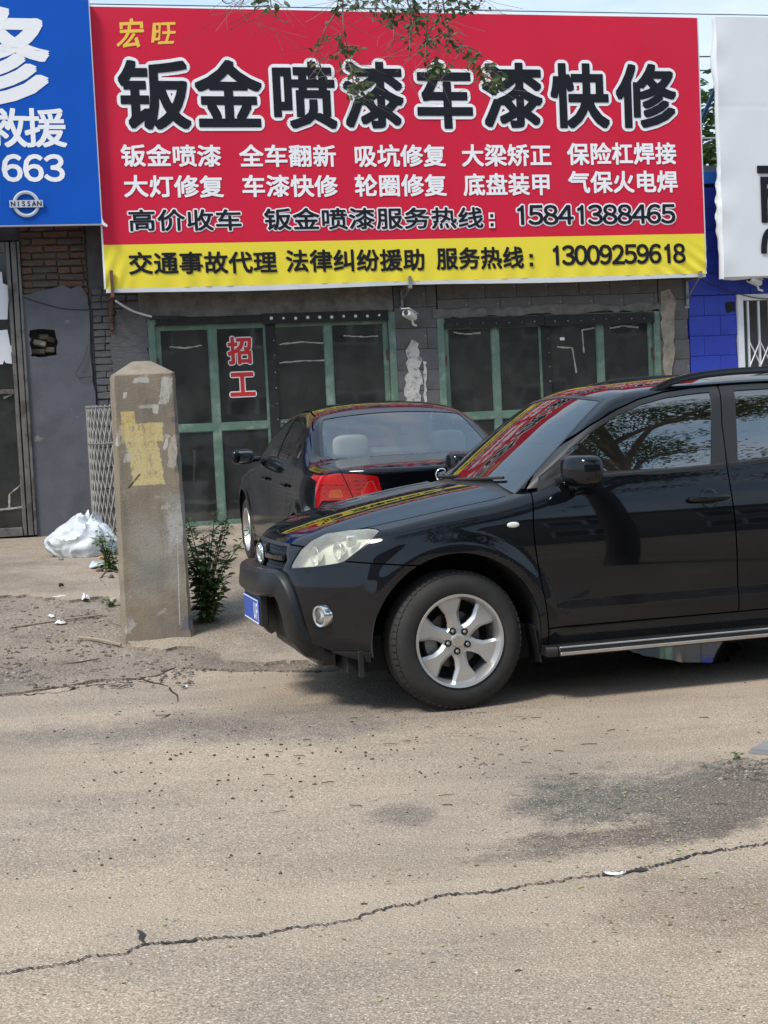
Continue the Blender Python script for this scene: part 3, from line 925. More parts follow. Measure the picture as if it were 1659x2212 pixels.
def letters(name, parent, items, m_, y, bold, n=8, wr=zero_wr, rings=(1.0,), square=False):
    """items: (char, centre u, centre z, em width, em height); strokes thickened by bold (in em) all round"""
    mb = MB()
    for ch, uc, zc, sx, sz in items:
        V, F = glyph(ch)
        if 0x2000 < ord(ch) < 0xff00: cx, cy = .5, .38
        else:
            cx, cy = (V[:, 0].min() + V[:, 0].max()) / 2, (V[:, 1].min() + V[:, 1].max()) / 2
        sh = [(0, 0)]
        if bold and square:
            b_ = bold * sz
            for k in range(20):
                a = 2 * math.pi * k / 20
                sh.append((b_ * math.copysign(abs(math.cos(a)) ** .3, math.cos(a)), b_ * math.copysign(abs(math.sin(a)) ** .3, math.sin(a))))
        elif bold:
            for rr in rings:
                for k in range(n):
                    a = 2 * math.pi * (k + .5) / n
                    sh.append((bold * rr * sz * math.cos(a), bold * rr * sz * math.sin(a)))
        for k, (dx, dz) in enumerate(sh):
            vs = [(uc + (p[0] - cx) * sx + dx, 0, zc + (p[1] - cy) * sz + dz) for p in V]
            vs = [(a, y - .00009 * k + wr(a, b), b) for a, _, b in vs]
            mb.add(vs, F)
    return fb(mb, name, m_, parent, fix=False)
def row(text, x0, y0, x1, y1, hpx, off, fill=.93, hf=.93):
    """characters spread between two picture points (their middles' line) on the plane off behind the front"""
    a, b = facpx(x0, y0, off), facpx(x1, y1, off)
    n = len(text)
    pitch = (b[0] - a[0]) / (n - 1 + fill)
    t0 = a[0] + pitch * fill / 2
    hz = facpx((x0 + x1) / 2, (y0 + y1) / 2 - hpx / 2, off)[1] - facpx((x0 + x1) / 2, (y0 + y1) / 2 + hpx / 2, off)[1]
    out = []
    for i, ch in enumerate(text):
        t = (i + fill / 2) / (n - 1 + fill)
        em = pitch * fill / .94 if ord(ch) > 0x2000 else pitch * fill / .52
        eh = hz / hf if ord(ch) > 0x2000 else hz / .72
        out.append((ch, t0 + pitch * i, a[1] + (b[1] - a[1]) * t, em, eh))
    return out

rec = froot('job_notice', .345, .05, 2.0)
tag(rec, 'red and white cut-out job notice lettering stuck on the green door glass', 'notice')
items = []
for ch, cx, cy, w, h in (('招', 519, 757, 56, 62), ('工', 524, 829, 58, 52)):
    u_, z_ = facpx(cx, cy, .05)
    items.append((ch, u_, z_, w * .0055, h * .0055 if ch == '招' else h * .0070))
letters('outline', rec, items, MT['white_ink'], .0540, .070, 16)
letters('lettering', rec, items, MT['red_ink'], .0515, .032, 8, square=True)

# things standing inside behind the glass
def bucket(name, u, y, z, r0, r1, h, m_, label, cat):
    mb = MB().lathe([(r0 * .05, .004), (r0, 0), (r0 * 1.01, .03), (r1 * .97, h * .9), (r1 * 1.06, h * .9), (r1 * 1.06, h * .97), (r1, h), (r1 * .95, h), (r1 * .93, h * .9), (r0 * .93, .03), (.002, .03)], 28, lambda a, b, c: (u + a, y + b, z + c))
    o = ftop(mb, name, m_, u, y, z, smooth=40)
    tag(o, label, cat)
MT['grey_bin'] = mat('grey plastic bin', (0.42, 0.45, 0.45), 0.5, var=.15)
bucket('waste_bin', -.28, .33, .29, .16, .20, .58, MT['grey_bin'], 'grey plastic waste bin standing inside behind the lower left door pane', 'bin')
MT['cardboard'] = mat('cardboard', (.33, .22, .11), .9, var=.2)
o = ftop(MB().box(.42, .82, .6, .95, .29, .48).box(.41, .83, .59, .96, .48, .495), 'cardboard_box', MT['cardboard'], .62, .77, .29, bevel=.006)
tag(o, 'low brown cardboard box inside behind the green door', 'box')
o = ftop(MB().tube([(-.30, .33, .5), (-.24, .38, 1.15)], .012, 8).tube([(-.24, .38, 1.15), (-.235, .385, 1.25)], .02, 8), 'broom_handle', MT['white_plastic'], -.24, .55, .29)
tag(o, 'pale stick leaning up out of the grey waste bin', 'stick')

# ================================================================== left shop: plaster and bare brick, steel framed glass door
lsh = froot('left_shop', -3.0, 0, 0)
tag(lsh, 'dark plastered brick shop with a hole knocked in its wall below the blue sign', 'building')
mb = MB().box(-9, -3.6, .035, .24, -.2, 4.4).box(-3.6, -2.19, .035, .24, 3.80, 4.4).box(-2.19, -1.425, .16, .24, -.2, 4.4).box(-2.19, -1.425, .035, .16, -.2, 2.40).box(-2.19, -1.425, .035, .16, 2.80, 4.4).box(-2.19, -2.14, .035, .16, 2.40, 2.80).box(-1.80, -1.425, .035, .16, 2.40, 2.80).box(-3.6, -2.19, .0, .24, -.2, .30)
lw = fb(mb, 'wall', MT['mortar'], lsh)
fb(MB().box(-9, -1.425, 0, 6, 4.4, 4.55), 'roof', MT['mortar'], lsh)
fb(MB().box(-8.9, -1.43, 3.9, 4.0, .2, 4.4).box(-8.9, -1.45, .24, 3.9, .2, .29).box(-8.9, -8.8, .24, 3.9, .29, 4.4), 'room', MT['room'], lsh)
lay(lw, 'brick', -2.185, -1.43, 3.16, 4.39, .29, .082, [MT['brick'], MT['brick'], MT['brick2'], MT['brick3']], joint=.014, d=.06, bev=.010, jit=.007, prot=.010, seed=12, header=.3, y=-.004)
pl_poly = [(-2.19, .28), (-1.80, .24), (-1.43, .30), (-1.425, .9), (-1.44, 1.4), (-1.42, 1.9), (-1.445, 2.3), (-1.43, 2.8), (-1.44, 3.12), (-1.52, 3.26), (-1.62, 3.22), (-1.72, 3.27), (-1.86, 3.22), (-2.0, 3.2), (-2.19, 3.16)]
hole = ragged([(-2.13, 2.44), (-1.83, 2.45), (-1.81, 2.6), (-1.84, 2.74), (-1.96, 2.76), (-2.13, 2.75)], .016, .05, 8)
plate(ragged(pl_poly, .012, .07, 7), -.022, .033, 'plaster', MT['plaster'], lsh, [hole])
r = random.Random(3)
for i, (u_, z_, w_, m_) in enumerate(((-2.05, 2.50, .18, 'brick2'), (-1.90, 2.52, .12, 'brick3'), (-2.02, 2.60, .15, 'tancement'), (-1.89, 2.64, .10, 'brick2'), (-1.97, 2.68, .12, 'brick3'))):
    o = bpy.data.objects.new('brick', None)
    me = MB().box(-w_ / 2, w_ / 2, -.04, .04, -.032, .032).mesh('brick', bevel=.012)
    me.materials.append(MT[m_])
    o = link_mesh('brick', me, None, lw)
    o.location = (u_, .09, z_); o.rotation_euler = (r.uniform(-.3, .3), r.uniform(-.35, .35), r.uniform(-.3, .3))
# door frame of several worn steel bars
MT['frame_steel'] = mat('worn grey brown steel frame', (0.15, 0.14, 0.128), 0.6, metal=.3, var=.35, vs=6, c2=(.075, .06, .05), c2s=5, c2lo=.5, c2hi=.62)
mb = MB()
for a, b, y0, y1 in ((-2.215, -2.185, -.05, .05), (-2.285, -2.225, -.035, .06), (-2.345, -2.30, -.02, .07)):
    mb.box(a, b, y0, y1, .36, 3.78)
mb.box(-3.6, -2.35, -.02, .07, 3.66, 3.78).box(-3.6, -2.35, -.035, .07, .36, .46).box(-3.6, -2.35, -.015, .06, 2.02, 2.075).box(-3.6, -3.5, -.02, .07, .46, 3.66)
ld = fb(mb, 'door', MT['frame_steel'], lsh, bevel=.005)
for a, b in ((.46, 2.02), (2.075, 3.66)):
    MB().add([(-3.5, .023, a), (-2.345, .023, a), (-2.345, .023, b), (-3.5, .023, b)], [(0, 1, 2, 3)]).build('pane', MT['pane2'], ld, fix=False)
MT['paper'] = mat('torn white paper', (0.72, 0.71, 0.74), 0.8, var=.06)
def pxpoly(pts, off=0.0): return [facpx(a, b, off) for a, b in pts]
for pts in ([(-25, 580), (4, 588), (6, 612), (20, 618), (22, 634), (28, 640), (18, 650), (16, 690), (-25, 690)], [(-25, 716), (16, 712), (22, 745), (31, 752), (24, 762), (26, 786), (12, 784), (9, 778), (6, 787), (-25, 787)]):
    plate(pxpoly(pts, .01), .012, .017, 'paper_scrap', MT['paper'], ld).location = (0, 0, 0)
for pts in ([(0, 1101), (60, 1093)], [(20, 1100), (20, 1068), (52, 1040)], [(8, 860), (30, 850)]):
    ribbon(pts, ld, .014, .012)
# loose wires on the wall
MT['cable'] = mat('black cable', (0.015, 0.015, 0.016), 0.6)
def fpt(px, py, y): 
    u_, z_ = facpx(px, py, y)
    return (u_, y, z_)
def smoothpts(P, n=6):
    P = [Vector(p) for p in P]; out = []
    for i in range(len(P) - 1):
        a, b, c, d = P[max(i - 1, 0)], P[i], P[i + 1], P[min(i + 2, len(P) - 1)]
        for k in range(n):
            t = k / n
            out.append(.5 * ((2 * b) + (c - a) * t + (2 * a - 5 * b + 4 * c - d) * t * t + (-a + 3 * b - 3 * c + d) * t ** 3))
    out.append(P[-1]); return out
mb = MB().tube(smoothpts([fpt(190, 745, -.04), fpt(183, 770, -.05), fpt(170, 795, -.05), fpt(164, 808, -.05), fpt(172, 816, -.05), fpt(198, 813, -.045)]), .0032, 5)
o = ftop(mb, 'wall_wire', MT['cable'], -1.6, -.04, 2.3); tag(o, 'thin black wire looping down the dark plaster wall', 'wire')
mb = MB().tube(smoothpts([fpt(52, 642, -.03), fpt(90, 655, -.03), fpt(140, 667, -.03), fpt(196, 669, -.03)]), .0042, 5)
o = ftop(mb, 'wall_wire', MT['cable'], -1.9, -.03, 3.0); tag(o, 'dark wire running level across the top of the plaster', 'wire')

# ================================================================== blue shop on the right
bsh = froot('blue_shop', 7.6, 0, 0)
tag(bsh, 'bright blue painted block shop at the right behind the white sign', 'building')
mb = MB().box(6.252, 6.95, .035, .24, -.2, 4.33).box(6.95, 9.2, .035, .24, 2.92, 4.33).box(9.2, 15, .035, .24, -.2, 4.33)
bw = fb(mb, 'wall', MT['bluemortar'], bsh)
lay(bw, 'block', 6.258, 6.94, .30, 1.87, .46, .262, [MT['greyblock']], d=.04, seed=21, joint=.004, bev=.003)
lay(bw, 'block', 6.258, 6.94, 1.874, 2.92, .46, .262, [MT['blueblock']], d=.04, seed=22, joint=.004, bev=.003)
lay(bw, 'block', 6.258, 7.9, 2.925, 4.32, .46, .27, [MT['blueblock']], d=.04, seed=23, joint=.004, bev=.003)
fb(MB().box(6.20, 15, -.06, .4, 4.36, 4.52), 'fascia', MT['bluefascia'], bsh, bevel=.005)
fb(MB().box(6.252, 15, .0, 6, 4.52, 4.6), 'roof', MT['galv'], bsh)
fb(MB().box(6.26, 15, 3.9, 4.0, .2, 4.4).box(6.26, 6.3, .24, 3.9, .2, 4.4).box(6.3, 15, .24, 3.9, .2, .29), 'room', MT['room'], bsh)
q = facpx(1577, 663)
plate(ragged([(q[0] - .06, q[1] - .07), (q[0] + .06, q[1] - .06), (q[0] + .065, q[1] + .06), (q[0] - .055, q[1] + .065)], .012, .04, 2), -.006, .002, 'painted_wall_hole', MT['dark'], bsh)  # thin near-black plate on the wall; the hole's inner shade is its colour
fg = froot('folding_gate', 7.8, -.05, .3)
tag(fg, 'white scissor lattice folding gate in the blue shop doorway', 'gate')
fb(MB().box(6.94, 7.02, -.04, .06, .3, 2.92).box(7.02, 9.2, -.04, .06, 2.84, 2.92).box(9.12, 9.2, -.04, .06, .3, 2.84), 'frame', MT['white_paint'], fg, bevel=.004)
for k in range(14):
    u_ = 7.10 + k * .155
    fb(MB().box(u_ - .012, u_ + .012, -.015, .015, .32, 2.83), 'picket', MT['white_paint'], fg)
for k in range(13):
    u_ = 7.10 + k * .155
    for zz in (.55, .95, 1.35, 1.75, 2.15):
        mb = MB()
        for sgn in (1, -1):
            a, b = Vector((u_, -.02 - .006 * sgn, zz - .16 * sgn)), Vector((u_ + .155, -.02 - .006 * sgn, zz + .16 * sgn))
            mb.tube([a, b], .009, 4)
        fb(mb, 'lattice_strip', MT['white_paint'], fg)
fb(MB().box(6.95, 9.2, .9, .95, .28, 2.92), 'curtain', mat('grey inner shutter', (.16, .17, .18), .6, var=.2), bsh)
# ================================================================== sign boards
def fabric(name, c, rough=.55, var=.04, dirt=None):
    return mat(name, c, rough, var=var, vs=1.3, bump=.05, bs=400, c2=dirt, c2s=1.2, c2lo=.5, c2hi=.9, spec=.18)
MT['red_vinyl'] = fabric('red printed vinyl', (0.60, 0.016, 0.048), dirt=(.56, .026, .06))
MT['yellow_vinyl'] = fabric('yellow printed vinyl', (0.80, 0.66, 0.055), dirt=(.74, .60, .055))
MT['blue_vinyl'] = fabric('blue printed vinyl', (0.003, 0.085, 0.46), dirt=(.005, .075, .40))
MT['white_vinyl'] = fabric('white vinyl', (0.70, 0.71, 0.73), dirt=(.64, .65, .66))
MT['black_ink'] = mat('black print', (0.014, 0.014, 0.020), 0.55, spec=.15)
MT['white_print'] = mat('white print', (0.85, 0.84, 0.85), 0.55, spec=.2)
MT['gold_print'] = mat('yellow brush print', (0.82, 0.52, 0.06), 0.45)
def wr_red(u, z):
    w = noise.noise((u * .55, z * .9, 1.1)) * .010 + noise.noise((u * 1.9, z * 1.2, 4.0)) * .0022
    d = max(0.0, 1 - math.hypot((u - 6.35) / .9, (z - 3.15) / .45))          # creases pulled from the bottom right corner
    w += d * .018 * math.sin((u - 6.35) * 26 + (z - 3.15) * 34)
    e = max(0.0, 1 - (z - 3.15) / .28)
    w += e * .007 * math.sin(u * 19 + 3 * noise.noise((u * 1.3, 0, 0)))
    w += .0030 * math.sin(u * 4.3 + 2.2 * noise.noise((u * .4, z * .5, 7)))
    d2 = max(0.0, 1 - math.hypot((u + 1.27) / .4, (z - 3.15) / .7))
    w += d2 * .012 * math.sin((u + 1.27) * 40 - z * 16)
    return w
def board(name, root, u0, u1, z0, z1, y, m_, wr, nu, nv_, wrap=None, depth=.07):
    vs, fs = [], []
    for i in range(nu + 1):
        for j in range(nv_ + 1):
            u_, z_ = u0 + (u1 - u0) * i / nu, z0 + (z1 - z0) * j / nv_
            vs.append((u_, y + wr(u_, z_), z_))
    k = nv_ + 1
    fs = [(i * k + j, (i + 1) * k + j, (i + 1) * k + j + 1, i * k + j + 1) for i in range(nu) for j in range(nv_)]
    mb = MB().add(vs, fs)
    return fb(mb, name, m_, root, smooth=60, fix=False)
def wrapped(root, u0, u1, z0, z1, y, m_, wr, d=.09, lip=.018, sag=None):
    """white edge of the cloth folded back round the frame"""
    mb = MB()
    n = 60
    def strip(pts):
        vs, fs = [], []
        for (u_, z_, ou, oz) in pts:
            w_ = y + wr(u_, z_)
            vs += [(u_, w_ - .001, z_), (u_ + ou * lip, w_ + .004, z_ + oz * lip), (u_ + ou * lip * .8, y + d, z_ + oz * lip * .8)]
        fs = []
        for i in range(len(pts) - 1):
            for j in range(2): fs.append((3 * i + j, 3 * i + 3 + j, 3 * i + 4 + j, 3 * i + 1 + j))
        mb.add(vs, fs)
    strip([(u0 + (u1 - u0) * i / n, z1, 0, 1) for i in range(n + 1)])
    strip([(u0 + (u1 - u0) * i / n, z0, 0, -1 - (sag(u0 + (u1 - u0) * i / n) if sag else 0)) for i in range(n + 1)])
    strip([(u0, z0 + (z1 - z0) * i / n, -1, 0) for i in range(n + 1)])
    strip([(u1, z0 + (z1 - z0) * i / n, 1, 0) for i in range(n + 1)])
    return fb(mb, 'folded_edge', m_, root, smooth=50, fix=False)
def frame_grid(root, u0, u1, z0, z1, y, m_, us, zs, t=.02):
    mb = MB()
    for u_ in us: mb.box(u_ - t, u_ + t, y, y + 2 * t, z0, z1)
    for z_ in zs: mb.box(u0, u1, y + 2 * t + .001, y + 4 * t, z_ - t, z_ + t)
    return fb(mb, 'frame', m_, root)

# --- the big red and yellow sign
rs = froot('repair_sign', 2.53, -.4, 3.15)
tag(rs, 'big red and yellow vinyl sign with black and white lettering above the green doors', 'sign')
SU0, SU1, SZ0, SZM, SZ1 = -1.25, 6.32, 3.17, 3.675, 6.38
board('red_banner', rs, SU0, SU1, SZM, SZ1, -.4, MT['red_vinyl'], wr_red, 150, 60)
board('yellow_banner', rs, SU0, SU1, SZ0, SZM, -.4, MT['yellow_vinyl'], wr_red, 240, 30)
wrapped(rs, SU0, SU1, SZ0, SZ1, -.4, MT['white_vinyl'], wr_red, sag=lambda u_: 1.4 + 1.1 * math.sin((u_ + 1.3) * .83) ** 2)
frame_grid(rs, SU0, SU1, SZ0, SZ1, -.375, MT['galv'], (-1.22, .3, 1.8, 3.3, 4.8, 6.29), (3.2, 4.2, 5.3, 6.35))
OF = -.4
title = []
for ch, cx, w in zip('钣金喷漆车漆快修', (334, 494, 655, 807, 960, 1107, 1252, 1396), (157, 146, 143, 134, 128, 134, 126, 130)):
    cy = 207 + (cx - 334) * .0022
    u_, z_ = facpx(cx, cy, OF)
    wu = facpx(cx + w / 2, cy, OF)[0] - facpx(cx - w / 2, cy, OF)[0]
    title.append((ch, u_, z_ + .01, (wu - .045) / .945, .815))
for it in title:
    o_ = letters('title_outline', rs, [it], MT['white_print'], -.4042, .079, 20, wr_red)
    letters('title_character', rs, [it], MT['black_ink'], -.4095, .028, 8, wr_red, square=True)
ln = []
for tx, x0, y0, x1, y1 in (('钣金喷漆', 262, 336, 477, 337), ('全车翻新', 518, 337, 725, 337), ('吸坑修复', 765, 337, 962, 336), ('大梁矫正', 998, 336, 1190, 335), ('保险杠焊接', 1226, 333, 1460, 331)):
    letters('service_word', rs, row(tx, x0, y0, x1, y1, 46, OF), MT['white_print'], -.4045, .025, 8, wr_red, square=True)
ln = []
for tx, x0, y0, x1, y1 in (('大灯修复', 268, 402, 482, 403), ('车漆快修', 523, 402, 728, 402), ('轮圈修复', 767, 401, 964, 400), ('底盘装甲', 1002, 399, 1190, 398), ('气保火电焊', 1228, 394, 1463, 392)):
    letters('service_word', rs, row(tx, x0, y0, x1, y1, 46, OF), MT['white_print'], -.4045, .025, 8, wr_red, square=True)
ln = []
for tx, x0, y0, x1, y1, h in (('高价收车', 277, 476, 522, 475, 45), ('钣金喷漆服务热线', 571, 474, 1043, 470, 45), ('15841388465', 1109, 465, 1457, 462, 39)):
    w_ = row(tx, x0, y0, x1, y1, h, OF)
    letters('hotline_outline', rs, w_, MT['white_print'], -.4040, .080, 18, wr_red)
    letters('hotline_word', rs, w_, MT['black_ink'], -.4088, .020, 8, wr_red, square=True)
u_, z_ = facpx(1062, 476, OF)
dots = [(u_, z_ + .055), (u_, z_ - .055)]
mb, mb2 = MB(), MB()
for a, b in dots:
    mb.box(a - .038, a + .038, -.411, -.4035, b - .038, b + .038); mb2.box(a - .02, a + .02, -.413, -.412, b - .02, b + .02)
fb(mb, 'colon_outline', MT['white_print'], rs); fb(mb2, 'colon', MT['black_ink'], rs)
ln = []
for tx, x0, y0, x1, y1, h in (('交通事故代理', 278, 569, 597, 566, 46), ('法律纠纷援助', 618, 564, 917, 561, 46), ('服务热线', 943, 559, 1130, 556, 46), ('13009259618', 1188, 552, 1479, 547, 39)):
    letters('legal_aid_word', rs, row(tx, x0, y0, x1, y1, h, OF), MT['black_ink'], -.4055, .024, 8, wr_red, square=True)
u_, z_ = facpx(1147, 562, OF)
fb(MB().box(u_ - .022, u_ + .022, -.415, -.408, z_ + .03, z_ + .075).box(u_ - .022, u_ + .022, -.415, -.408, z_ - .075, z_ - .03), 'colon', MT['black_ink'], rs)
items = []
for ch, cx, cy, w, h in (('宏', 283, 72, 50, 55), ('旺', 354, 75, 48, 46)):
    u_, z_ = facpx(cx, cy, OF)
    items.append((ch, u_, z_, w * .0060, h * .0063))
br = letters('brush_lettering', rs, items, MT['gold_print'], -.4035, .020, 8, wr_red)
for v in br.data.vertices:   # slanted like brush writing
    v.co.x += (v.co.z - items[0][2]) * .16 + .012 * math.sin(v.co.z * 22)
    v.co.z += (v.co.x - items[0][1]) * .05

for u_ in (.3, 4.8): fb(MB().tube([(u_, 1.4, 4.56), (u_, -.30, 6.2)], .03, 8), 'strut', MT['galv'], rs)

# --- blue sign at the left
bs = froot('blue_sign', -3.5, -.5, 3.9)
tag(bs, 'blue vinyl sign with white lettering and a round car badge at the left', 'sign')
def wr_b(u, z): return noise.noise((u * .6, z * .8, 8.8)) * .010 + .003 * noise.noise((u * 2, z * 2, 2))
board('banner', bs, -6.2, -1.265, 3.905, 6.43, -.5, MT['blue_vinyl'], wr_b, 80, 50)
wrapped(bs, -6.2, -1.265, 3.905, 6.43, -.5, MT['white_vinyl'], wr_b, lip=.012)
frame_grid(bs, -6.2, -1.27, 3.91, 6.42, -.475, MT['galv'], (-6.17, -4.5, -2.9, -1.29), (3.94, 5.2, 6.39))
plate([facpx(220, 470, -.5), facpx(224, 480, -.5), facpx(232, 486, -.5), facpx(231, 491, -.5), facpx(222, 487, -.5), facpx(219, 484, -.5)], -.515, -.508, 'torn_corner', MT['white_vinyl'], bs)
OB = -.5
u_, z_ = facpx(-12, 126, OB)
letters('big_lettering', bs, [('修', u_, z_ + .02, 1.22, 1.13)], MT['white_print'], -.5035, .026, 8, wr_b, square=True)
ln = []
for ch, cx in (('救', 13), ('援', 98)):
    u_, z_ = facpx(cx, 276, OB)
    ln.append((ch, u_, z_, .475, .455))
for ch, cx in (('6', 26), ('6', 72), ('3', 117)):
    u_, z_ = facpx(cx, 363, OB)
    ln.append((ch, u_, z_, .40, .385))
letters('characters', bs, ln[:2], MT['white_print'], -.5035, .021, 8, wr_b, square=True)
letters('digits', bs, ln[2:], MT['white_print'], -.5035, .028, 8, wr_b)
MT['silver_print'] = mat('silver badge', (0.55, 0.57, 0.60), 0.35, metal=.3)
u_, z_ = facpx(56.5, 441, OB)
mb = MB().lathe([(.150, -.519), (.150, -.507), (.112, -.507), (.112, -.519), (.131, -.524)], 40, lambda a, b, h: (u_ + a, h + wr_b(u_, z_), z_ + b), closed=True)
mb.box(u_ - .185, u_ + .185, -.532, -.520, z_ - .040, z_ + .040)
bdg = fb(mb, 'round_badge', MT['silver_print'], bs)
for i, c_ in enumerate('NISSAN'): letters('badge_letter', bdg, [(c_, u_ - .145 + .058 * i, z_, .073, .078)], MT['black_ink'], -.5335, .03, 8)

fb(MB().tube([(-4.5, 1.4, 4.56), (-4.5, -.40, 6.2)], .03, 8), 'strut', MT['galv'], bs)

# --- white sign at the right
ws = froot('white_sign', 8.5, -.4, 3.12)
tag(ws, 'white vinyl sign with large black lettering at the right edge', 'sign')
def wr_w(u, z):
    w = noise.noise((u * .7, z * .7, 5.5)) * .012 + noise.noise((u * 3, z * 2.2, 1.5)) * .003
    w += .0028 * math.exp(-((z - 5.28) / .02) ** 2)
    e = max(0.0, 1 - (u - 6.57) / .25)
    return w + e * .010 * math.sin(z * 9 + 4 * noise.noise((0, z * .8, 2)))
board('banner', ws, 6.575, 12.5, 3.12, 6.40, -.4, MT['white_vinyl'], wr_w, 180, 110)
frame_grid(ws, 6.6, 12.5, 3.14, 6.38, -.36, MT['galv'], (6.63, 8.2, 9.8, 12.4), (3.2, 4.8, 6.34))
mb = MB()
vs, fs = [], []
n = 80
for i in range(n + 1):
    z_ = 3.10 + 3.30 * i / n
    b = .05 * abs(noise.noise((0, z_ * 1.1, 3))) + .03 * math.exp(-((z_ - 5.85) / .25) ** 2) + .05 * math.exp(-((z_ - 3.9) / .4) ** 2)
    f_ = .014 * math.sin(z_ * 31) * math.exp(-((z_ - 4.1) / .5) ** 2)
    y_ = -.4 + wr_w(6.575, z_)
    vs += [(6.575, y_, z_), (6.575 - b * .8 + f_, y_ + .03, z_), (6.575 - b - f_, y_ + .09, z_), (6.60, y_ + .15, z_)]
for i in range(n):
    for j in range(3): fs.append((4 * i + j, 4 * i + 4 + j, 4 * i + 5 + j, 4 * i + 1 + j))
fb(mb.add(vs, fs), 'folded_edge', MT['white_vinyl'], ws, smooth=60, fix=False)
fb(MB().add([(6.575 + 5.9 * i / 40, -.4 + wr_w(6.575 + 5.9 * i / 40, 3.12) + k * .05, 3.12 - (.03 + .012 * math.sin(i * 1.3)) * (1 if k else 0)) for i in range(41) for k in (0, 1)], [(2 * i, 2 * i + 2, 2 * i + 3, 2 * i + 1) for i in range(40)]), 'folded_bottom', MT['white_vinyl'], ws, fix=False)
u_, z_ = facpx(1639, 416, -.4)
letters('lettering', ws, [('丽', u_ + .33, z_ + .0, .74, .80)], MT['black_ink'], -.414, .026, 8, square=True)
u_, z_ = facpx(1645, 522, -.4)
mb = MB()
pts = [(u_ + .02, -.42, z_ - .155), (u_ + .025, -.42, z_ - .05), (u_ + .05, -.42, z_ + .06), (u_ + .10, -.42, z_ + .125), (u_ + .18, -.42, z_ + .145), (u_ + .27, -.42, z_ + .12), (u_ + .32, -.42, z_ + .04), (u_ + .33, -.42, z_ - .155)]
vs = []
sm = smoothpts(pts, 5)
for i, p in enumerate(sm):
    t = (sm[min(i + 1, len(sm) - 1)] - sm[max(i - 1, 0)]).normalized()
    nn = Vector((-t.z, 0, t.x)) * .042
    vs += [p + nn, p - nn]
fb(mb.add(vs, [(2 * i, 2 * i + 1, 2 * i + 3, 2 * i + 2) for i in range(len(sm) - 1)]), 'lettering', MT['black_ink'], ws, fix=False)

fb(MB().tube([(9.8, 1.4, 4.61), (9.8, -.28, 6.2)], .03, 8), 'strut', MT['galv'], ws)
# ------------------------------------------------------------------ struts, brackets, cameras, conduit, cables
MT['blue_steel'] = mat('blue painted steel', (0.03, 0.09, 0.20), 0.5, var=.2)
def top_tube(name, pts, rad, m_, label, cat, group=None, n=8):
    mb = MB().tube(pts, rad, n)
    p = pts[0]
    o = ftop(mb, name, m_, p[0], p[1], p[2], smooth=45)
    return tag(o, label, cat, group)
top_tube('sign_strut', [(6.45, .6, 4.56), (6.85, -.28, 6.0)], .028, MT['blue_steel'], 'blue steel strut slanting up in the gap between red and white signs', 'strut')
def bracket(u_, z_top, z_wall, y_front, m_, label, up=.22):
    t = .018
    mb = MB().box(u_ - t, u_ + t, y_front - .03, y_front + .006, z_top - .05, z_top + up)
    mb.box(u_ - t, u_ + t, y_front + .006, .0, z_top - .05, z_top - .01)
    mb.box(u_ - t, u_ + t, -.04, -.004, z_wall, z_top - .05)
    mb.box(u_ - t * 1.8, u_ + t * 1.8, -.012, -.003, z_wall - .04, z_wall)
    mb.tube([(u_, y_front + .05, z_top - .05), (u_, -.02, z_wall + .08)], .012, 6)
    o = ftop(mb, 'sign_bracket', m_, u_, 0, z_wall, bevel=.002)
    tag(o, label, 'bracket', 'brackets holding the red sign')
q = facpx(243, 640, -.4)
bracket(q[0], 3.12, 2.72, -.42, MT['steel'], 'rusty steel bracket at the lower left corner of the red sign', .26)
q = facpx(886, 640, -.4)
bracket(q[0], 3.13, 2.90, -.42, MT['galv'], 'grey steel bracket under the middle of the red sign', .10)
q = facpx(1511, 596, -.4)
bracket(q[0], 3.16, 2.80, -.42, MT['galv'], 'grey steel bracket at the lower right corner of the red sign', .04)
top_tube('white_conduit', smoothpts([fpt(250, 650, -.36), fpt(265, 660, -.25), fpt(290, 673, -.12), fpt(327, 684, -.03)]), .013, MT['white_plastic'], 'white plastic conduit curving from the bracket to the green door', 'conduit')
o = ftop(MB().box(-.74, -.40, -.03, -.007, 2.83, 2.86).tube([(-.72, -.02, 2.86), (-.3, -.02, 2.85)], .012, 6), 'cable_clip', MT['cable'], -.6, -.02, 2.85)
tag(o, 'black cable piece lying on top of the left green door frame', 'cable')
def cctv(u_, z_, y_, yaw, label, s=1.0):
    root = empty('security_camera', fa(u_, y_, z_), PSI + yaw)
    tag(root, label, 'camera', 'security cameras under the signs')
    mb = MB().box(-.045 * s, .045 * s, -.13 * s, .08 * s, -.035 * s, .035 * s)
    b = mb.build('body', MT['white_plastic'], root, bevel=.012 * s, seg=2, smooth=40); b.rotation_euler = (R(-12), 0, 0)
    h = MB().box(-.052 * s, .052 * s, -.155 * s, .085 * s, .037 * s, .045 * s).build('sun_hood', MT['white_plastic'], root, bevel=.003); h.rotation_euler = (R(-12), 0, 0)
    l = MB().lathe([(.028 * s, -.131 * s), (.026 * s, -.137 * s), (.001, -.137 * s)], 16, lambda a, c, hh: (a, hh, c)).build('lens', MT['gloss_black'], root); l.rotation_euler = (R(-12), 0, 0)
    MB().tube([(0, .03 * s, -.03 * s), (0, .06 * s, -.09 * s), (0, .14 * s, -.10 * s)], .013 * s, 8).build('mount', MT['white_plastic'], root, smooth=50)
q = facpx(887, 682, -.2)
cctv(q[0], q[1], -.2, R(-38), 'white security camera on the pier between the two green doors', 1.15)
q = facpx(1632, 608, -.25)
cctv(q[0], q[1], -.25, R(-60), 'white security camera under the white sign by the folding gate', 1.15)
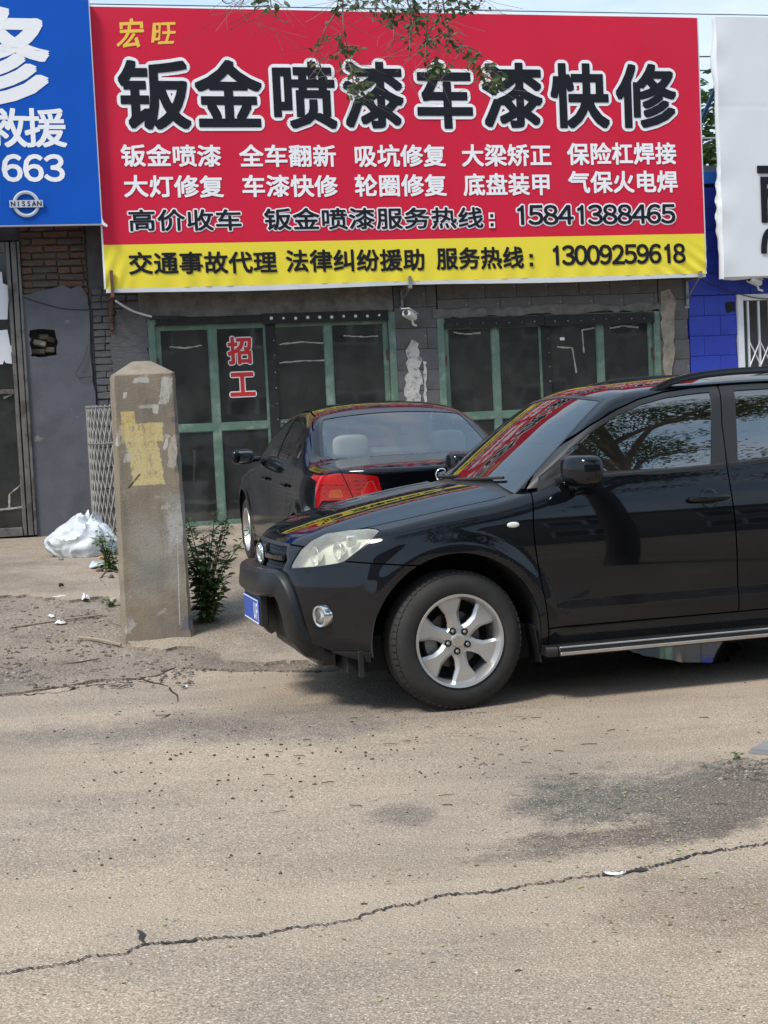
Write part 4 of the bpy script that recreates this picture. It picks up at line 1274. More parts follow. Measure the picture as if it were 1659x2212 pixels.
top_tube('camera_cable', smoothpts([fpt(1512, 600, -.2), fpt(1530, 612, -.1), fpt(1575, 628, -.05), fpt(1625, 642, -.05), fpt(1665, 646, -.05)]), .006, MT['cable'], 'thin cable sagging over the blue wall below the white sign', 'cable', n=5)
top_tube('camera_cable', smoothpts([fpt(1570, 600, -.25), fpt(1590, 606, -.2), fpt(1612, 600, -.2), fpt(1622, 606, -.22)]), .008, MT['cable'], 'short black cable drooping beside the white security camera', 'cable', n=5)
top_tube('camera_cable', smoothpts([fpt(868, 625, -.04), fpt(872, 650, -.04), fpt(874, 675, -.06)]), .006, MT['cable'], 'short black cable beside the middle grey bracket', 'cable', n=5)
for k, (py, lb) in enumerate(((121, 'upper'), (151, 'lower'))):
    a = at(1440, py + 2, 30); b = at(1680, py, 34)
    d = (b - a)
    mb = MB().tube([a - d * 6 - a, a - a, b - a, b + d * 4 - a], .014, 5)
    o = mb.build('overhead_cable', MT['cable']); o.location = a
    tag(o, '%s of the two thin overhead cables crossing the sky between the signs' % lb, 'cable', 'overhead cables behind the shops')
a = at(400, 12, 42); b = at(1659, 33, 46); d = b - a
o = MB().tube([a - d * 2 - a, a - a, b - a, b + d - a], .014, 5).build('overhead_cable', MT['cable']); o.location = a
tag(o, 'highest thin overhead cable running just above the sign tops', 'cable', 'overhead cables behind the shops')
a = at(1500, 299, 27); b = at(1600, 298, 28); d = b - a
o = MB().tube([a - d * 3 - a, a - a, b - a, b + d * 3 - a], .014, 5).build('overhead_cable', mat('pale cable', (.4, .4, .38), .6)); o.location = a
tag(o, 'pale cable crossing in front of the green trees between the signs', 'cable', 'overhead cables behind the shops')
# ================================================================== car building kit
def spl(pts):
    P = np.array(pts, float)
    x, y = P[:, 0], P[:, 1]
    h = np.diff(x); d = np.diff(y) / h
    m = np.empty(len(x)); m[0], m[-1] = d[0], d[-1]
    m[1:-1] = (d[:-1] * h[1:] + d[1:] * h[:-1]) / (h[1:] + h[:-1])
    def f(q):
        q = np.asarray(q, float)
        i = np.clip(np.searchsorted(x, q) - 1, 0, len(h) - 1)
        t = (q - x[i]) / h[i]
        tc = np.clip(t, 0, 1)
        r_ = (2 * tc ** 3 - 3 * tc ** 2 + 1) * y[i] + (tc ** 3 - 2 * tc ** 2 + tc) * h[i] * m[i] + (-2 * tc ** 3 + 3 * tc ** 2) * y[i + 1] + (tc ** 3 - tc ** 2) * h[i] * m[i + 1]
        return r_ + np.where(t < 0, (q - x[0]) * m[0], 0) + np.where(t > 1, (q - x[-1]) * m[-1], 0)
    return f
def smax(a, b, k):
    h = np.clip(.5 + .5 * (a - b) / k, 0, 1)
    return a * h + b * (1 - h) + k * h * (1 - h)
def sstep(a, b, x):
    t = np.clip((x - a) / (b - a), 0, 1)
    return t * t * (3 - 2 * t)
def shell(f, x0, x1, w1, z0, z1, xs0, xs1, zs, d):
    xs = np.linspace(x0, x1, int((x1 - x0) / d) + 1); wsm = np.linspace(0, w1, int(w1 / d) + 1); zz = np.linspace(z0, z1, int((z1 - z0) / d) + 1)
    Vs, Fs, off = [], [], 0
    def face(P):
        nonlocal off
        a, b = P.shape[:2]
        P = P.reshape(-1, 3)
        Q = np.stack([xs0 + (P[:, 0] - x0) / (x1 - x0) * (xs1 - xs0), np.zeros(len(P)), np.full(len(P), zs)], 1)
        lo, hi = np.zeros(len(P)), np.ones(len(P))
        for _ in range(34):
            m_ = (lo + hi) / 2
            p = Q + (P - Q) * m_[:, None]
            inn = f(p[:, 0], p[:, 1], p[:, 2]) < 0
            lo = np.where(inn, m_, lo); hi = np.where(inn, hi, m_)
        Vs.append(Q + (P - Q) * ((lo + hi) / 2)[:, None]); Fs.append(grid_tris(a, b, off)); off += a * b
    A, B = np.meshgrid(xs, zz, indexing='ij'); face(np.stack([A, np.full_like(A, w1), B], -1))
    A, B = np.meshgrid(xs, wsm, indexing='ij'); face(np.stack([A, B, np.full_like(A, z1)], -1))
    for xe in (x0, x1):
        A, B = np.meshgrid(wsm, zz, indexing='ij'); face(np.stack([np.full_like(A, xe), A, B], -1))
    V, F = np.vstack(Vs), np.vstack(Fs)
    key = np.round(V, 5)
    _, idx, inv = np.unique(key, axis=0, return_index=True, return_inverse=True)
    V, F = V[idx], inv.ravel()[F]
    ok = (F[:, 0] != F[:, 1]) & (F[:, 1] != F[:, 2]) & (F[:, 0] != F[:, 2])
    F = F[ok]
    # drop the rays that met nothing at the open underside
    return V, F
def grad(f, V, e=2e-3):
    x, w, z = V.T
    g = np.stack([f(x + e, w, z) - f(x - e, w, z), f(x, w + e, z) - f(x, w - e, z), f(x, w, z + e) - f(x, w, z - e)], 1)
    return g / np.maximum(np.linalg.norm(g, axis=1, keepdims=True), 1e-9)
def panel(name, f, V, F, clips, m_, parent, sides=(-1, 1), off=0.0, th=.014):
    for g in clips:
        if len(F) == 0: break
        V, F = clip(V, F, g)
    if len(F) == 0:
        print('EMPTY PANEL', name); return []
    n = grad(f, V)
    n[V[:, 1] < 1e-5, 1] = 0
    n /= np.maximum(np.linalg.norm(n, axis=1, keepdims=True), 1e-9)
    fn = np.cross(V[F[:, 1]] - V[F[:, 0]], V[F[:, 2]] - V[F[:, 0]])
    flip = (fn * n[F].mean(1)).sum(1) < 0
    F = np.where(flip[:, None], F[:, ::-1], F)
    P = V + n * off
    out = []
    groups = [(-1, 1)] if sides == 'c' else [(s,) for s in sides]
    ed = {}
    for t in F.tolist():
        for q in range(3):
            k = (t[q], t[(q + 1) % 3])
            ed[k] = ed.get(k, 0) + 1
    bnd = [k for k in ed if (k[1], k[0]) not in ed]
    bnd = [k for k in bnd if not (V[k[0], 1] < 1e-4 and V[k[1], 1] < 1e-4)]
    for grp in groups:
        vs, fs, ln = [], [], []
        for s in grp:
            b = len(vs)
            S = np.array([1, s, 1.0])
            vs += (P * S).tolist()
            nn = (n * S)
            for t in F.tolist():
                tt = t if s > 0 else t[::-1]
                fs.append(tuple(i + b for i in tt)); ln += [tuple(nn[i]) for i in tt]
            if th:
                for (i, j) in bnd:
                    k = len(vs)
                    a, c = P[i], P[j]; a2, c2 = a - n[i] * th, c - n[j] * th
                    nrm = np.cross(c - a, n[i]); l = np.linalg.norm(nrm)
                    if l < 1e-12: continue
                    nrm = nrm / l * S
                    vs += [(a * S).tolist(), (c * S).tolist(), (c2 * S).tolist(), (a2 * S).tolist()]
                    q = (k, k + 3, k + 2, k + 1) if s > 0 else (k, k + 1, k + 2, k + 3)
                    fs.append(q); ln += [tuple(nrm)] * 4
        me = bpy.data.meshes.new(name)
        me.from_pydata(vs, [], fs)
        me.polygons.foreach_set('use_smooth', [True] * len(fs))
        me.normals_split_custom_set(ln)
        out.append(link_mesh(name, me, m_, parent))
    return out
def surf_pt(f, x, z, lo=.0, hi=1.3):
    """half width of the shell at (x, z)"""
    for _ in range(40):
        m_ = (lo + hi) / 2
        if f(np.array([x]), np.array([m_]), np.array([z]))[0] < 0: lo = m_
        else: hi = m_
    return lo
def front_pt(f, w, z, xin, xout):
    lo, hi = xin, xout
    for _ in range(40):
        m_ = (lo + hi) / 2
        if f(np.array([m_]), np.array([w]), np.array([z]))[0] < 0: lo = m_
        else: hi = m_
    return lo
def top_pt(f, x, w, zin, zout):
    lo, hi = zin, zout
    for _ in range(40):
        m_ = (lo + hi) / 2
        if f(np.array([x]), np.array([w]), np.array([m_]))[0] < 0: lo = m_
        else: hi = m_
    return lo

def car_paint(name, dustz=.55, dust=(0.16, 0.14, 0.12), amt=.10, film=.012, clear=.02):
    m = bpy.data.materials.new(name)
    m.use_nodes = True
    nt = m.node_tree; L = nt.links.new
    p = nt.nodes['Principled BSDF']
    p.inputs['Coat Weight'].default_value = 1.0
    p.inputs['Coat Roughness'].default_value = 0.02
    p.inputs['Coat IOR'].default_value = 1.48
    p.inputs['Specular IOR Level'].default_value = 0.0
    p.inputs['Roughness'].default_value = .32
    tc = nd(nt, 'ShaderNodeTexCoord')
    sp = nd(nt, 'ShaderNodeSeparateXYZ'); L(tc.outputs['Object'], sp.inputs[0])
    n = nd(nt, 'ShaderNodeTexNoise', Scale=5.0, Detail=8.0, Roughness=.7); L(tc.outputs['Object'], n.inputs['Vector'])
    low = nd(nt, 'ShaderNodeMapRange', **{'1': dustz + .2, '2': dustz - .35, '3': film * 4, '4': 1.0}); L(sp.outputs[2], low.inputs[0])
    nr = nd(nt, 'ShaderNodeMapRange', **{'1': .3, '2': .7, '3': .4, '4': 1.0}); L(n.outputs['Fac'], nr.inputs[0])
    mu = nd(nt, 'ShaderNodeMath', _operation='MULTIPLY'); L(low.outputs[0], mu.inputs[0]); L(nr.outputs[0], mu.inputs[1])
    m2 = nd(nt, 'ShaderNodeMath', _operation='MULTIPLY', **{'1': amt}); L(mu.outputs[0], m2.inputs[0])
    mx = nd(nt, 'ShaderNodeMix', _data_type='RGBA', **{'6': (.0030, .0036, .0060, 1), '7': tuple(dust) + (1,)}); L(m2.outputs[0], mx.inputs[0])
    L(mx.outputs[2], p.inputs['Base Color'])
    cw = nd(nt, 'ShaderNodeMapRange', **{'1': 0.0, '2': .35, '3': 1.0, '4': .35}); L(m2.outputs[0], cw.inputs[0]); L(cw.outputs[0], p.inputs['Coat Weight'])
    cr = nd(nt, 'ShaderNodeMapRange', **{'1': 0.0, '2': .2, '3': clear, '4': .22}); L(m2.outputs[0], cr.inputs[0]); L(cr.outputs[0], p.inputs['Coat Roughness'])
    return m
MT['paint'] = car_paint('dusty black car paint')
MT['paint2'] = car_paint('black saloon paint', .5, amt=.08, clear=.07)
MT['tyre'] = mat('tyre rubber', (0.020, 0.0195, 0.019), 0.8, var=.25, vs=9, c2=(0.036, 0.032, 0.028), c2s=5, c2lo=.42, c2hi=.75, bump=.2, bs=120)
MT['side_glass'] = glass('tinted side glass', (0.055, 0.075, 0.07), 0.012, dust=.012, ior=2.9)
MT['wind_glass'] = glass('windscreen glass', (0.36, 0.43, 0.41), 0.012, dust=.012, ior=2.3)
MT['seat'] = mat('grey seat cloth', (0.06, 0.06, 0.062), .85, var=.15)
MT['cream_seat'] = mat('cream seat cover', (0.66, 0.63, 0.55), .75, var=.12)
MT['plate_blue'] = mat('blue number plate', (0.012, 0.075, 0.42), 0.35, var=.1)
MT['disc'] = mat('brake disc', (0.10, 0.095, 0.09), .4, metal=1.0, var=.2)

def make_wheel(root, loc, out, rad, width, rimr, spokes, phase, steer=0.0, lugs=5, style='six', cam_phase=0):
    """wheel whose outer face looks along out * y"""
    w = empty('wheel', loc, steer, root)
    S = out
    def m(a, b, h): return (a, S * h, b)
    hw = width / 2
    # tyre with rounded shoulders and grooves
    prof = [(rimr - .006, hw - .012), (rimr + .010, hw - .002), (rimr + .030, hw + .004), (rimr + (rad - rimr) * .52, hw + .007), (rad - .040, hw - .002), (rad - .016, hw - .016), (rad - .005, hw - .032)]
    tread = [(rad, hw - .046)]
    for g in (.5, .0, -.5):
        c = g * (hw - .05)
        tread += [(rad, c + .006), (rad - .009, c + .005), (rad - .009, c - .005), (rad, c - .006)]
    tread += [(rad, -hw + .046)]
    prof = prof + tread + [(r_, -h_) for r_, h_ in reversed(prof)]
    MB().lathe(prof, 72, m).build('tyre', MT['tyre'], w, smooth=32)
    # shoulder blocks
    mb = MB()
    nb = 64
    for sgn in (1, -1):
        for k in range(nb):
            a0, a1 = 2 * math.pi * k / nb, 2 * math.pi * (k + .72) / nb
            vs = []
            for (r_, h_) in ((rad + .0035, hw - .048), (rad - .0005, hw - .030), (rad - .012, hw - .013), (rad - .03, hw - .03)):
                for a in (a0, a1): vs.append(m(r_ * math.cos(a), r_ * math.sin(a), sgn * h_))
            mb.add(vs, [(0, 1, 3, 2), (2, 3, 5, 4), (4, 5, 7, 6), (0, 2, 4, 6), (1, 7, 5, 3)])
    tb = mb.build('tread_blocks', MT['tyre'], w); tb['kind'] = 'stuff'
    # rim barrel and lip
    rim = MB().lathe([(rimr - .004, hw - .006), (rimr + .006, hw + .001), (rimr + .004, hw + .006), (rimr - .008, hw + .003), (rimr - .020, hw - .022), (rimr - .030, hw - .075), (rimr - .03, -hw + .01)], 64, m).build('rim', MT['alloy'], w, smooth=35)
    dsh = hw - .030           # face of the spokes
    mb = MB()
    for k in range(spokes):
        a = phase + 2 * math.pi * k / spokes
        ca, sa = math.cos(a), math.sin(a)
        def P(r_, t_, h_): return m(r_ * ca - t_ * sa, r_ * sa + t_ * ca, h_)
        if style == 'six':
            st = [(.045, .046, .026, .012), (.100, .034, .015, .005), (.145, .038, .020, .003), (rimr - .016, .078, .064, .006)]
        else:
            st = [(.04, .030, .020, .012), (.12, .022, .012, .006), (rimr - .016, .030, .02, .012)]
        vs = []
        for r_, wo, wi, dp in st:
            vs += [P(r_, -wo, dsh - .030), P(r_, -wo, dsh - .012 - dp), P(r_, -wi, dsh - dp * .6), P(r_, wi, dsh - dp * .6), P(r_, wo, dsh - .012 - dp), P(r_, wo, dsh - .030)]
        fs = []
        for i in range(len(st) - 1):
            for j in range(5): fs.append((6 * i + j, 6 * i + j + 1, 6 * i + 7 + j, 6 * i + 6 + j))
        mb.add(vs, fs)
    mb.build('spokes', MT['alloy'], w, smooth=22)
    MB().lathe([(.078, dsh - .035), (.078, dsh - .014), (.070, dsh - .006), (.040, dsh - .004), (.036, dsh + .004), (.030, dsh + .007), (.001, dsh + .008)], 32, m).build('hub', MT['alloy'], w, smooth=30)
    cap = MB().lathe([(.027, dsh + .0065), (.027, dsh + .010), (.001, dsh + .0105)], 24, m).build('hub_cap', MT['dullchrome'], w)
    for k in range(lugs):
        a = phase + .35 + 2 * math.pi * k / lugs
        cx, cz = .057 * math.cos(a), .057 * math.sin(a)
        MB().lathe([(.0185, dsh - .006), (.0185, dsh + .0015), (.009, dsh + .0018)], 14, lambda p, q, h, cx=cx, cz=cz: m(cx + p, cz + q, h)).build('painted_lug_hole', MT['dark'], w)  # near-black disc on the hub, coloured like the shade inside a hole
        MB().lathe([(.0105, dsh - .006), (.0105, dsh + .004), (.006, dsh + .008), (.001, dsh + .008)], 6, lambda p, q, h, cx=cx, cz=cz: m(cx + p, cz + q, h)).build('lug_nut', MT['galv'], w)
    MB().lathe([(.06, .0), (.148, .0), (.148, .012), (.06, .012)], 32, m, closed=True).build('brake_disc', MT['disc'], w, smooth=30)
    MB().lathe([(.10, -.02), (.165, -.02), (.165, .03), (.10, .03)], 10, m, closed=True, a0=2.5, a1=3.7).build('brake_caliper', MT['galv'], w)
    MB().lathe([(.001, -.03), (rimr - .03, -.03), (rimr - .03, -.05)], 32, m).build('backing_plate', MT['dark'], w)
    return w
def loop_tube(f, pts, rad, n=8): return MB().tube(pts, rad, n)
def ellipse_ring(mb, c, A, B, ra, rb, t, n=36, seg=6):
    pts = [Vector(c) + Vector(A) * (ra * math.cos(2 * math.pi * i / n)) + Vector(B) * (rb * math.sin(2 * math.pi * i / n)) for i in range(n)]
    mb.tube(pts, t, seg, closed=True)
    return mb
def superell(c, sx, sy, sz, e=.5, nu=28, nv_=18, fn=None):
    vs, fs = [], []
    def sp_(v, q): return math.copysign(abs(v) ** q, v)
    for i in range(nv_ + 1):
        ph = -math.pi / 2 + math.pi * i / nv_
        for j in range(nu):
            th = 2 * math.pi * j / nu
            p = Vector((sx * sp_(math.cos(ph), e) * sp_(math.cos(th), e), sy * sp_(math.cos(ph), e) * sp_(math.sin(th), e), sz * sp_(math.sin(ph), e)))
            if fn: p = fn(p)
            vs.append(Vector(c) + p)
    for i in range(nv_):
        for j in range(nu): fs.append((i * nu + j, i * nu + (j + 1) % nu, (i + 1) * nu + (j + 1) % nu, (i + 1) * nu + j))
    return MB().add(vs, fs)
def seat_mesh(x, y, z, w, hb=.62, head=True, rec=.20):
    mb = MB()
    mb.box(x - .48, x, y - w / 2, y + w / 2, z, z + .17)
    vs = []
    for t, th in ((0, .13), (.35, .15), (.75, .12), (1, .08)):
        for sy in (-1, 1):
            ww = w / 2 * (1 - .18 * t)
            xx = x - .02 + hb * t * rec * 1.3
            vs += [(xx - th / 2, y + sy * ww, z + .12 + hb * t), (xx + th / 2, y + sy * ww, z + .12 + hb * t)]
    fs = []
    for i in range(3):
        b = 4 * i
        fs += [(b, b + 2, b + 6, b + 4), (b + 1, b + 5, b + 7, b + 3), (b, b + 4, b + 5, b + 1), (b + 2, b + 3, b + 7, b + 6)]
    fs += [(0, 1, 3, 2), (12, 14, 15, 13)]
    mb.add(vs, fs)
    return mb
# ================================================================== the black off-roader in front
SA = R(15)
suv = empty('black_suv', (0.120, 8.675, 0.0), SA)
tag(suv, 'black off-road car with silver six-spoke wheels and black front guard, parked side-on', 'car')
ARC, AZ, WB, TR = .452, .365, 2.66, .360
Wz = spl([(.10, .80), (.20, .842), (.30, .872), (.42, .888), (.60, .900), (.78, .905), (.92, .898), (1.02, .880), (1.12, .853), (1.22, .815), (1.45, .71)])
Fz = spl([(.15, -.66), (.25, -.755), (.35, -.825), (.48, -.858), (.62, -.868), (.72, -.858), (.80, -.835), (.88, -.800), (.94, -.745), (1.0, -.62), (1.06, -.40)])
Hc = spl([(-.85, .875), (-.75, .925), (-.60, .978), (-.36, 1.037), (.09, 1.118), (.30, 1.146), (.50, 1.19), (.75, 1.27), (1.2, 1.42), (3.6, 1.5)])
Rz = spl([(.15, 3.45), (.3, 3.52), (.5, 3.56), (.7, 3.55), (.9, 3.52), (1.1, 3.50), (1.3, 3.46)])
def s_low(x, w, z):
    side = Wz(z) - .055 * np.clip((.05 - x) / .8, 0, 1.4) ** 2 - .05 * np.clip((x - 2.8) / .8, 0, 1) ** 2
    for xc in (0, WB):
        r_ = np.hypot(x - xc, z - AZ)
        side = side + .024 * sstep(.575, .488, r_) * sstep(.15, .4, z)
    side = side + .010 * sstep(.36, .42, z) * sstep(.53, .47, z) * sstep(.5, .62, x) * sstep(2.25, 2.1, x)
    top = Hc(x) - .085 * np.abs(w / .8) ** 2.8 + .010 * np.exp(-((w - .50) / .10) ** 2) * sstep(-.78, -.45, x)
    front = Fz(z) + .46 * np.abs(w / .9) ** 3.1
    rear = x - (Rz(z) - .22 * np.abs(w / .88) ** 3.5)
    f = smax(w - side, (z - top) * .95, .075)
    f = smax(f, (front - x) * .9, .05)
    return smax(f, rear, .06)
Gs = spl([(1.05, .857), (1.17, .826), (1.30, .786), (1.45, .728), (1.58, .662), (1.70, .58)])
Cx = spl([(1.00, .14), (1.15, .330), (1.385, .645), (1.50, .81), (1.595, .968), (1.70, 1.185)])
Rf = spl([(.6, 1.60), (.9, 1.63), (1.3, 1.666), (1.8, 1.688), (2.4, 1.680), (3.0, 1.640), (3.5, 1.57)])
Bx = spl([(1.1, 3.50), (1.25, 3.44), (1.45, 3.30), (1.6, 3.12), (1.7, 2.95)])
def s_gh(x, w, z):
    side = Gs(z) - .055 * np.clip((1.2 - x) / .8, 0, 1.2) ** 2 - .07 * np.clip((x - 2.3) / 1.1, 0, 1.2) ** 2
    top = Rf(x) - .055 * np.abs(w / .6) ** 2.6
    front = Cx(z) + .10 * np.abs(w / .65) ** 2.2
    rear = x - (Bx(z) - .10 * np.abs(w / .65) ** 2.5)
    f = smax(w - side, z - top, .07)
    f = smax(f, (front - x) * .55, .035)
    return smax(f, rear * .8, .05)
LV, LF = shell(s_low, -1.15, 3.8, 1.2, .12, 1.55, -.35, 3.1, .62, .020)
GV, GF = shell(s_gh, -.3, 3.8, 1.1, 1.02, 1.95, .75, 2.9, 1.25, .024)
X_, W_, Z_ = (lambda V: V[:, 0]), (lambda V: V[:, 1]), (lambda V: V[:, 2])
zb = spl([(.3, 1.145), (.6, 1.150), (1.0, 1.158), (1.5, 1.170), (2.0, 1.200), (2.6, 1.250), (3.4, 1.31)])
xF = spl([(.20, .500), (.476, .484), (.70, .452), (.934, .436), (1.05, .452), (1.19, .50), (1.3, .56)])
xB = spl([(.30, 1.600), (.80, 1.592), (1.17, 1.588), (1.40, 1.612), (1.65, 1.668)])
xR = spl([(.30, 2.10), (.55, 2.12), (.80, 2.24), (.95, 2.36), (1.10, 2.43), (1.25, 2.44), (1.45, 2.40), (1.65, 2.30)])
G = .004
arch = [lambda V: ARC - np.hypot(X_(V), Z_(V) - AZ), lambda V: ARC - np.hypot(X_(V) - WB, Z_(V) - AZ)]
HLP = [(-.775, .762), (-.757, .800), (-.722, .858), (-.668, .905), (-.600, .937), (-.490, .953), (-.400, .958), (-.368, .950), (-.40, .925), (-.553, .803), (-.585, .792), (-.66, .778)]
hl = poly_sdf(HLP)
hlin = lambda V: np.where((X_(V) < -.2), hl(X_(V), Z_(V)), 1.0)
wh = spl([(-.80, .47), (-.72, .555), (-.60, .632), (-.45, .700), (-.25, .742), (0, .760), (.30, .752), (.45, .74)])
seam = lambda x: np.where(x > -.565, .803 - .10 * (x + .553), .884)
zhf = lambda w: .887 - .012 * (w / .5) ** 2
# hood, wings, bumper
hood_end = lambda w: .235 + .11 * (w / .75) ** 2
panel('cowl', s_low, LV, LF, [lambda V: hood_end(W_(V)) + .006 - X_(V), lambda V: W_(V) - wh(X_(V)) + G, lambda V: X_(V) - .55, lambda V: .9 - Z_(V)], MT['satin_black'], suv, 'c', off=-.012, th=0)
panel('hood', s_low, LV, LF, [lambda V: X_(V) - hood_end(W_(V)), lambda V: W_(V) - wh(X_(V)) + G, lambda V: zhf(W_(V)) + G - Z_(V)], MT['paint'], suv, 'c', th=.03)
cowl = lambda V: X_(V) - xF(Z_(V)) + G
panel('front_wing', s_low, LV, LF, [cowl, lambda V: wh(X_(V)) - W_(V) + G, lambda V: seam(X_(V)) - Z_(V) + G - np.where(X_(V) > .1, 9, 0), arch[0], lambda V: .006 - hlin(V), lambda V: .235 - Z_(V), lambda V: Z_(V) - 1.16], MT['paint'], suv)
GRP = poly_sdf([(-.5, .884), (.395, .884), (.455, .80), (.43, .735), (-.5, .735)])
INT = poly_sdf([(-.6, .615), (.40, .615), (.40, .34), (-.6, .30)])
grin = lambda V: np.where(X_(V) < -.5, GRP(W_(V), Z_(V)), 1.)
inin = lambda V: np.where(X_(V) < -.5, INT(W_(V), Z_(V)), 1.)
bmp = [lambda V: X_(V) - .05, lambda V: Z_(V) - seam(X_(V)) + G, lambda V: Z_(V) - zhf(W_(V)) + G, arch[0], lambda V: .006 - hlin(V), lambda V: .005 - grin(V), lambda V: .005 - inin(V), lambda V: .275 + .10 * np.clip((X_(V) + .8) / .35, 0, 1) * .6 - Z_(V)]
panel('front_bumper', s_low, LV, LF, bmp, MT['paint'], suv, 'c', th=.03)
# lamps
MT['haze_lens'] = glass('yellowed headlamp lens', (0.92, 0.93, 0.86), 0.05, dust=.20, dustc=(.92, .92, .82))
MT['reflector'] = mat('bright reflector', (0.80, 0.80, 0.76), 0.22, metal=.85)
MT['lampwhite'] = mat('pale lamp bowl', (0.72, 0.72, 0.66), 0.35, coat=.5)
for i, s in enumerate((-1, 1)):
    e = empty('headlight', (0, 0, 0), 0, suv)
    panel('lens', s_low, LV, LF, [hlin], MT['haze_lens'], e, (s,), off=.001, th=.02)
    panel('reflector', s_low, LV, LF, [lambda V: hlin(V) - .002], MT['lampwhite'], e, (s,), off=-.055, th=0)
    panel('bezel', s_low, LV, LF, [lambda V: hlin(V) - .0045, lambda V: -.002 - hlin(V)], MT['gloss_black'], e, (s,), off=-.003, th=.05)
    for (bx, bz, br) in ((-.68, .835, .052), (-.575, .868, .048)):
        bw_ = surf_pt(s_low, bx, bz)
        n_ = grad(s_low, np.array([[bx, bw_, bz]]))[0]
        dirv = (Vector((-1, .25, .0))).normalized()
        A = dirv.cross(Vector((0, 0, 1))).normalized(); B = A.cross(dirv)
        c_ = Vector((bx, bw_, bz)) - Vector(n_) * .040
        def mm(a, b, h, c_=c_, A=A, B=B, dirv=dirv, s=s):
            p = c_ + A * a + B * b + dirv * h
            return (p.x, s * p.y, p.z)
        MB().lathe([(br, .022), (br * .96, .024), (br * .8, .002), (br * .45, -.02), (.001, -.026)], 26, mm).build('reflector_bowl', MT['reflector'], e, smooth=50)
    a_ = Vector((-.50, surf_pt(s_low, -.50, .90) - .03, .90)); MB().box(-.03, .03, -.012, .012, -.03, .03).build('indicator_bowl', MT['reflector'], e, bevel=.008).location = (a_.x, s * a_.y, a_.z)
    # fog lamp
    fx, fz_ = -.664, .522
    fw = surf_pt(s_low, fx, fz_)
    n_ = Vector(grad(s_low, np.array([[fx, fw, fz_]]))[0])
    axis_ = (n_ * .55 + Vector((-1, 0, 0)) * .45).normalized()
    A = axis_.cross(Vector((0, 0, 1))).normalized(); B = A.cross(axis_)
    def mf(a, b, h, s=s):
        p = Vector((fx, fw, fz_)) + A * a + B * b + axis_ * h
        return (p.x, s * p.y, p.z)
    e2 = empty('fog_light', (0, 0, 0), 0, suv)
    MB().lathe([(.058, -.05), (.060, .014), (.055, .022), (.044, .020), (.040, -.01)], 30, mf).build('chrome_ring', MT['chrome'], e2, smooth=50)
    MB().lathe([(.042, .012), (.034, .019), (.018, .023), (.001, .025)], 26, mf).build('lens', MT['lens'], e2, smooth=60)
    MB().lathe([(.042, .010), (.03, .006), (.001, .002)], 26, mf).build('reflector_bowl', MT['lampwhite'], e2, smooth=60)
panel('lower_lip', s_low, LV, LF, [lambda V: X_(V) + .30, lambda V: Z_(V) - .335, lambda V: .255 - Z_(V), lambda V: .44 - W_(V), arch[0]], MT['black_plastic'], suv, off=.012, th=.03)
# grille with bars and badge
gr = panel('grille', s_low, LV, LF, [grin], MT['dark'], suv, 'c', off=-.045, th=0)[0]
panel('grille_frame', s_low, LV, LF, [lambda V: grin(V) - .004, lambda V: -.014 - np.where(W_(V) < 1e-4, 9, 0) - grin(V) + 0 * X_(V) - np.where(np.abs(W_(V)) < .0, 1, 0)], MT['satin_black'], gr, 'c', off=-.002, th=.03)
for zz in np.linspace(.752, .872, 7):
    ws_ = np.linspace(-.42, .42, 29)
    ws_ = [w_ for w_ in ws_ if GRP(np.array([abs(w_)]), np.array([zz]))[0] < -.004]
    MB().tube([(front_pt(s_low, abs(w_), zz, 0, -1.2) + .030, w_, zz) for w_ in ws_], .0045, 4).build('grille_bar', MT['gloss_black'], gr)
mb = MB()
for w_ in np.linspace(-.40, .40, 41):
    for zz in np.linspace(.742, .862, 7):
        if GRP(np.array([abs(w_)]), np.array([zz + .01]))[0] > -.012: continue
        x_ = front_pt(s_low, abs(w_), zz, 0, -1.2) + .030
        mb.tube([(x_, w_ - .008, zz), (x_, w_ + .008, zz + .02)], .0028, 4)
o = mb.build('grille_mesh', MT['gloss_black'], gr)
zz = .808
ws_ = np.linspace(-.40, .40, 21)
mb = MB()
pts = [(front_pt(s_low, abs(w_), zz, 0, -1.2) + .004, w_, zz) for w_ in ws_]
mb.sweep(pts, [((1, 0, 0), (0, 0, 1))] * len(pts), [(-.012, -.012), (-.012, .012), (.02, .018), (.02, -.018)])
mb.build('grille_crossbar', MT['paint'], gr, smooth=30)
ex = front_pt(s_low, 0, zz, 0, -1.2) - .012
Aw, Bz = (0, 1, 0), (-.1, 0, 1)
mb = MB()
ellipse_ring(mb, (ex, 0, zz), Aw, Bz, .080, .056, .0075)
ellipse_ring(mb, (ex - .001, 0, zz + .020), Aw, Bz, .052, .026, .0055)
ellipse_ring(mb, (ex - .002, 0, zz - .002), Aw, Bz, .022, .048, .0055)
mb.build('badge', MT['chrome'], gr, smooth=60)
MB().lathe([(.001, 0), (1.0, 0), (1.0, .012)], 32, lambda a, b, h: (ex + .010 + h, a * .078, zz + b * .054)).build('badge_back', MT['gloss_black'], gr)
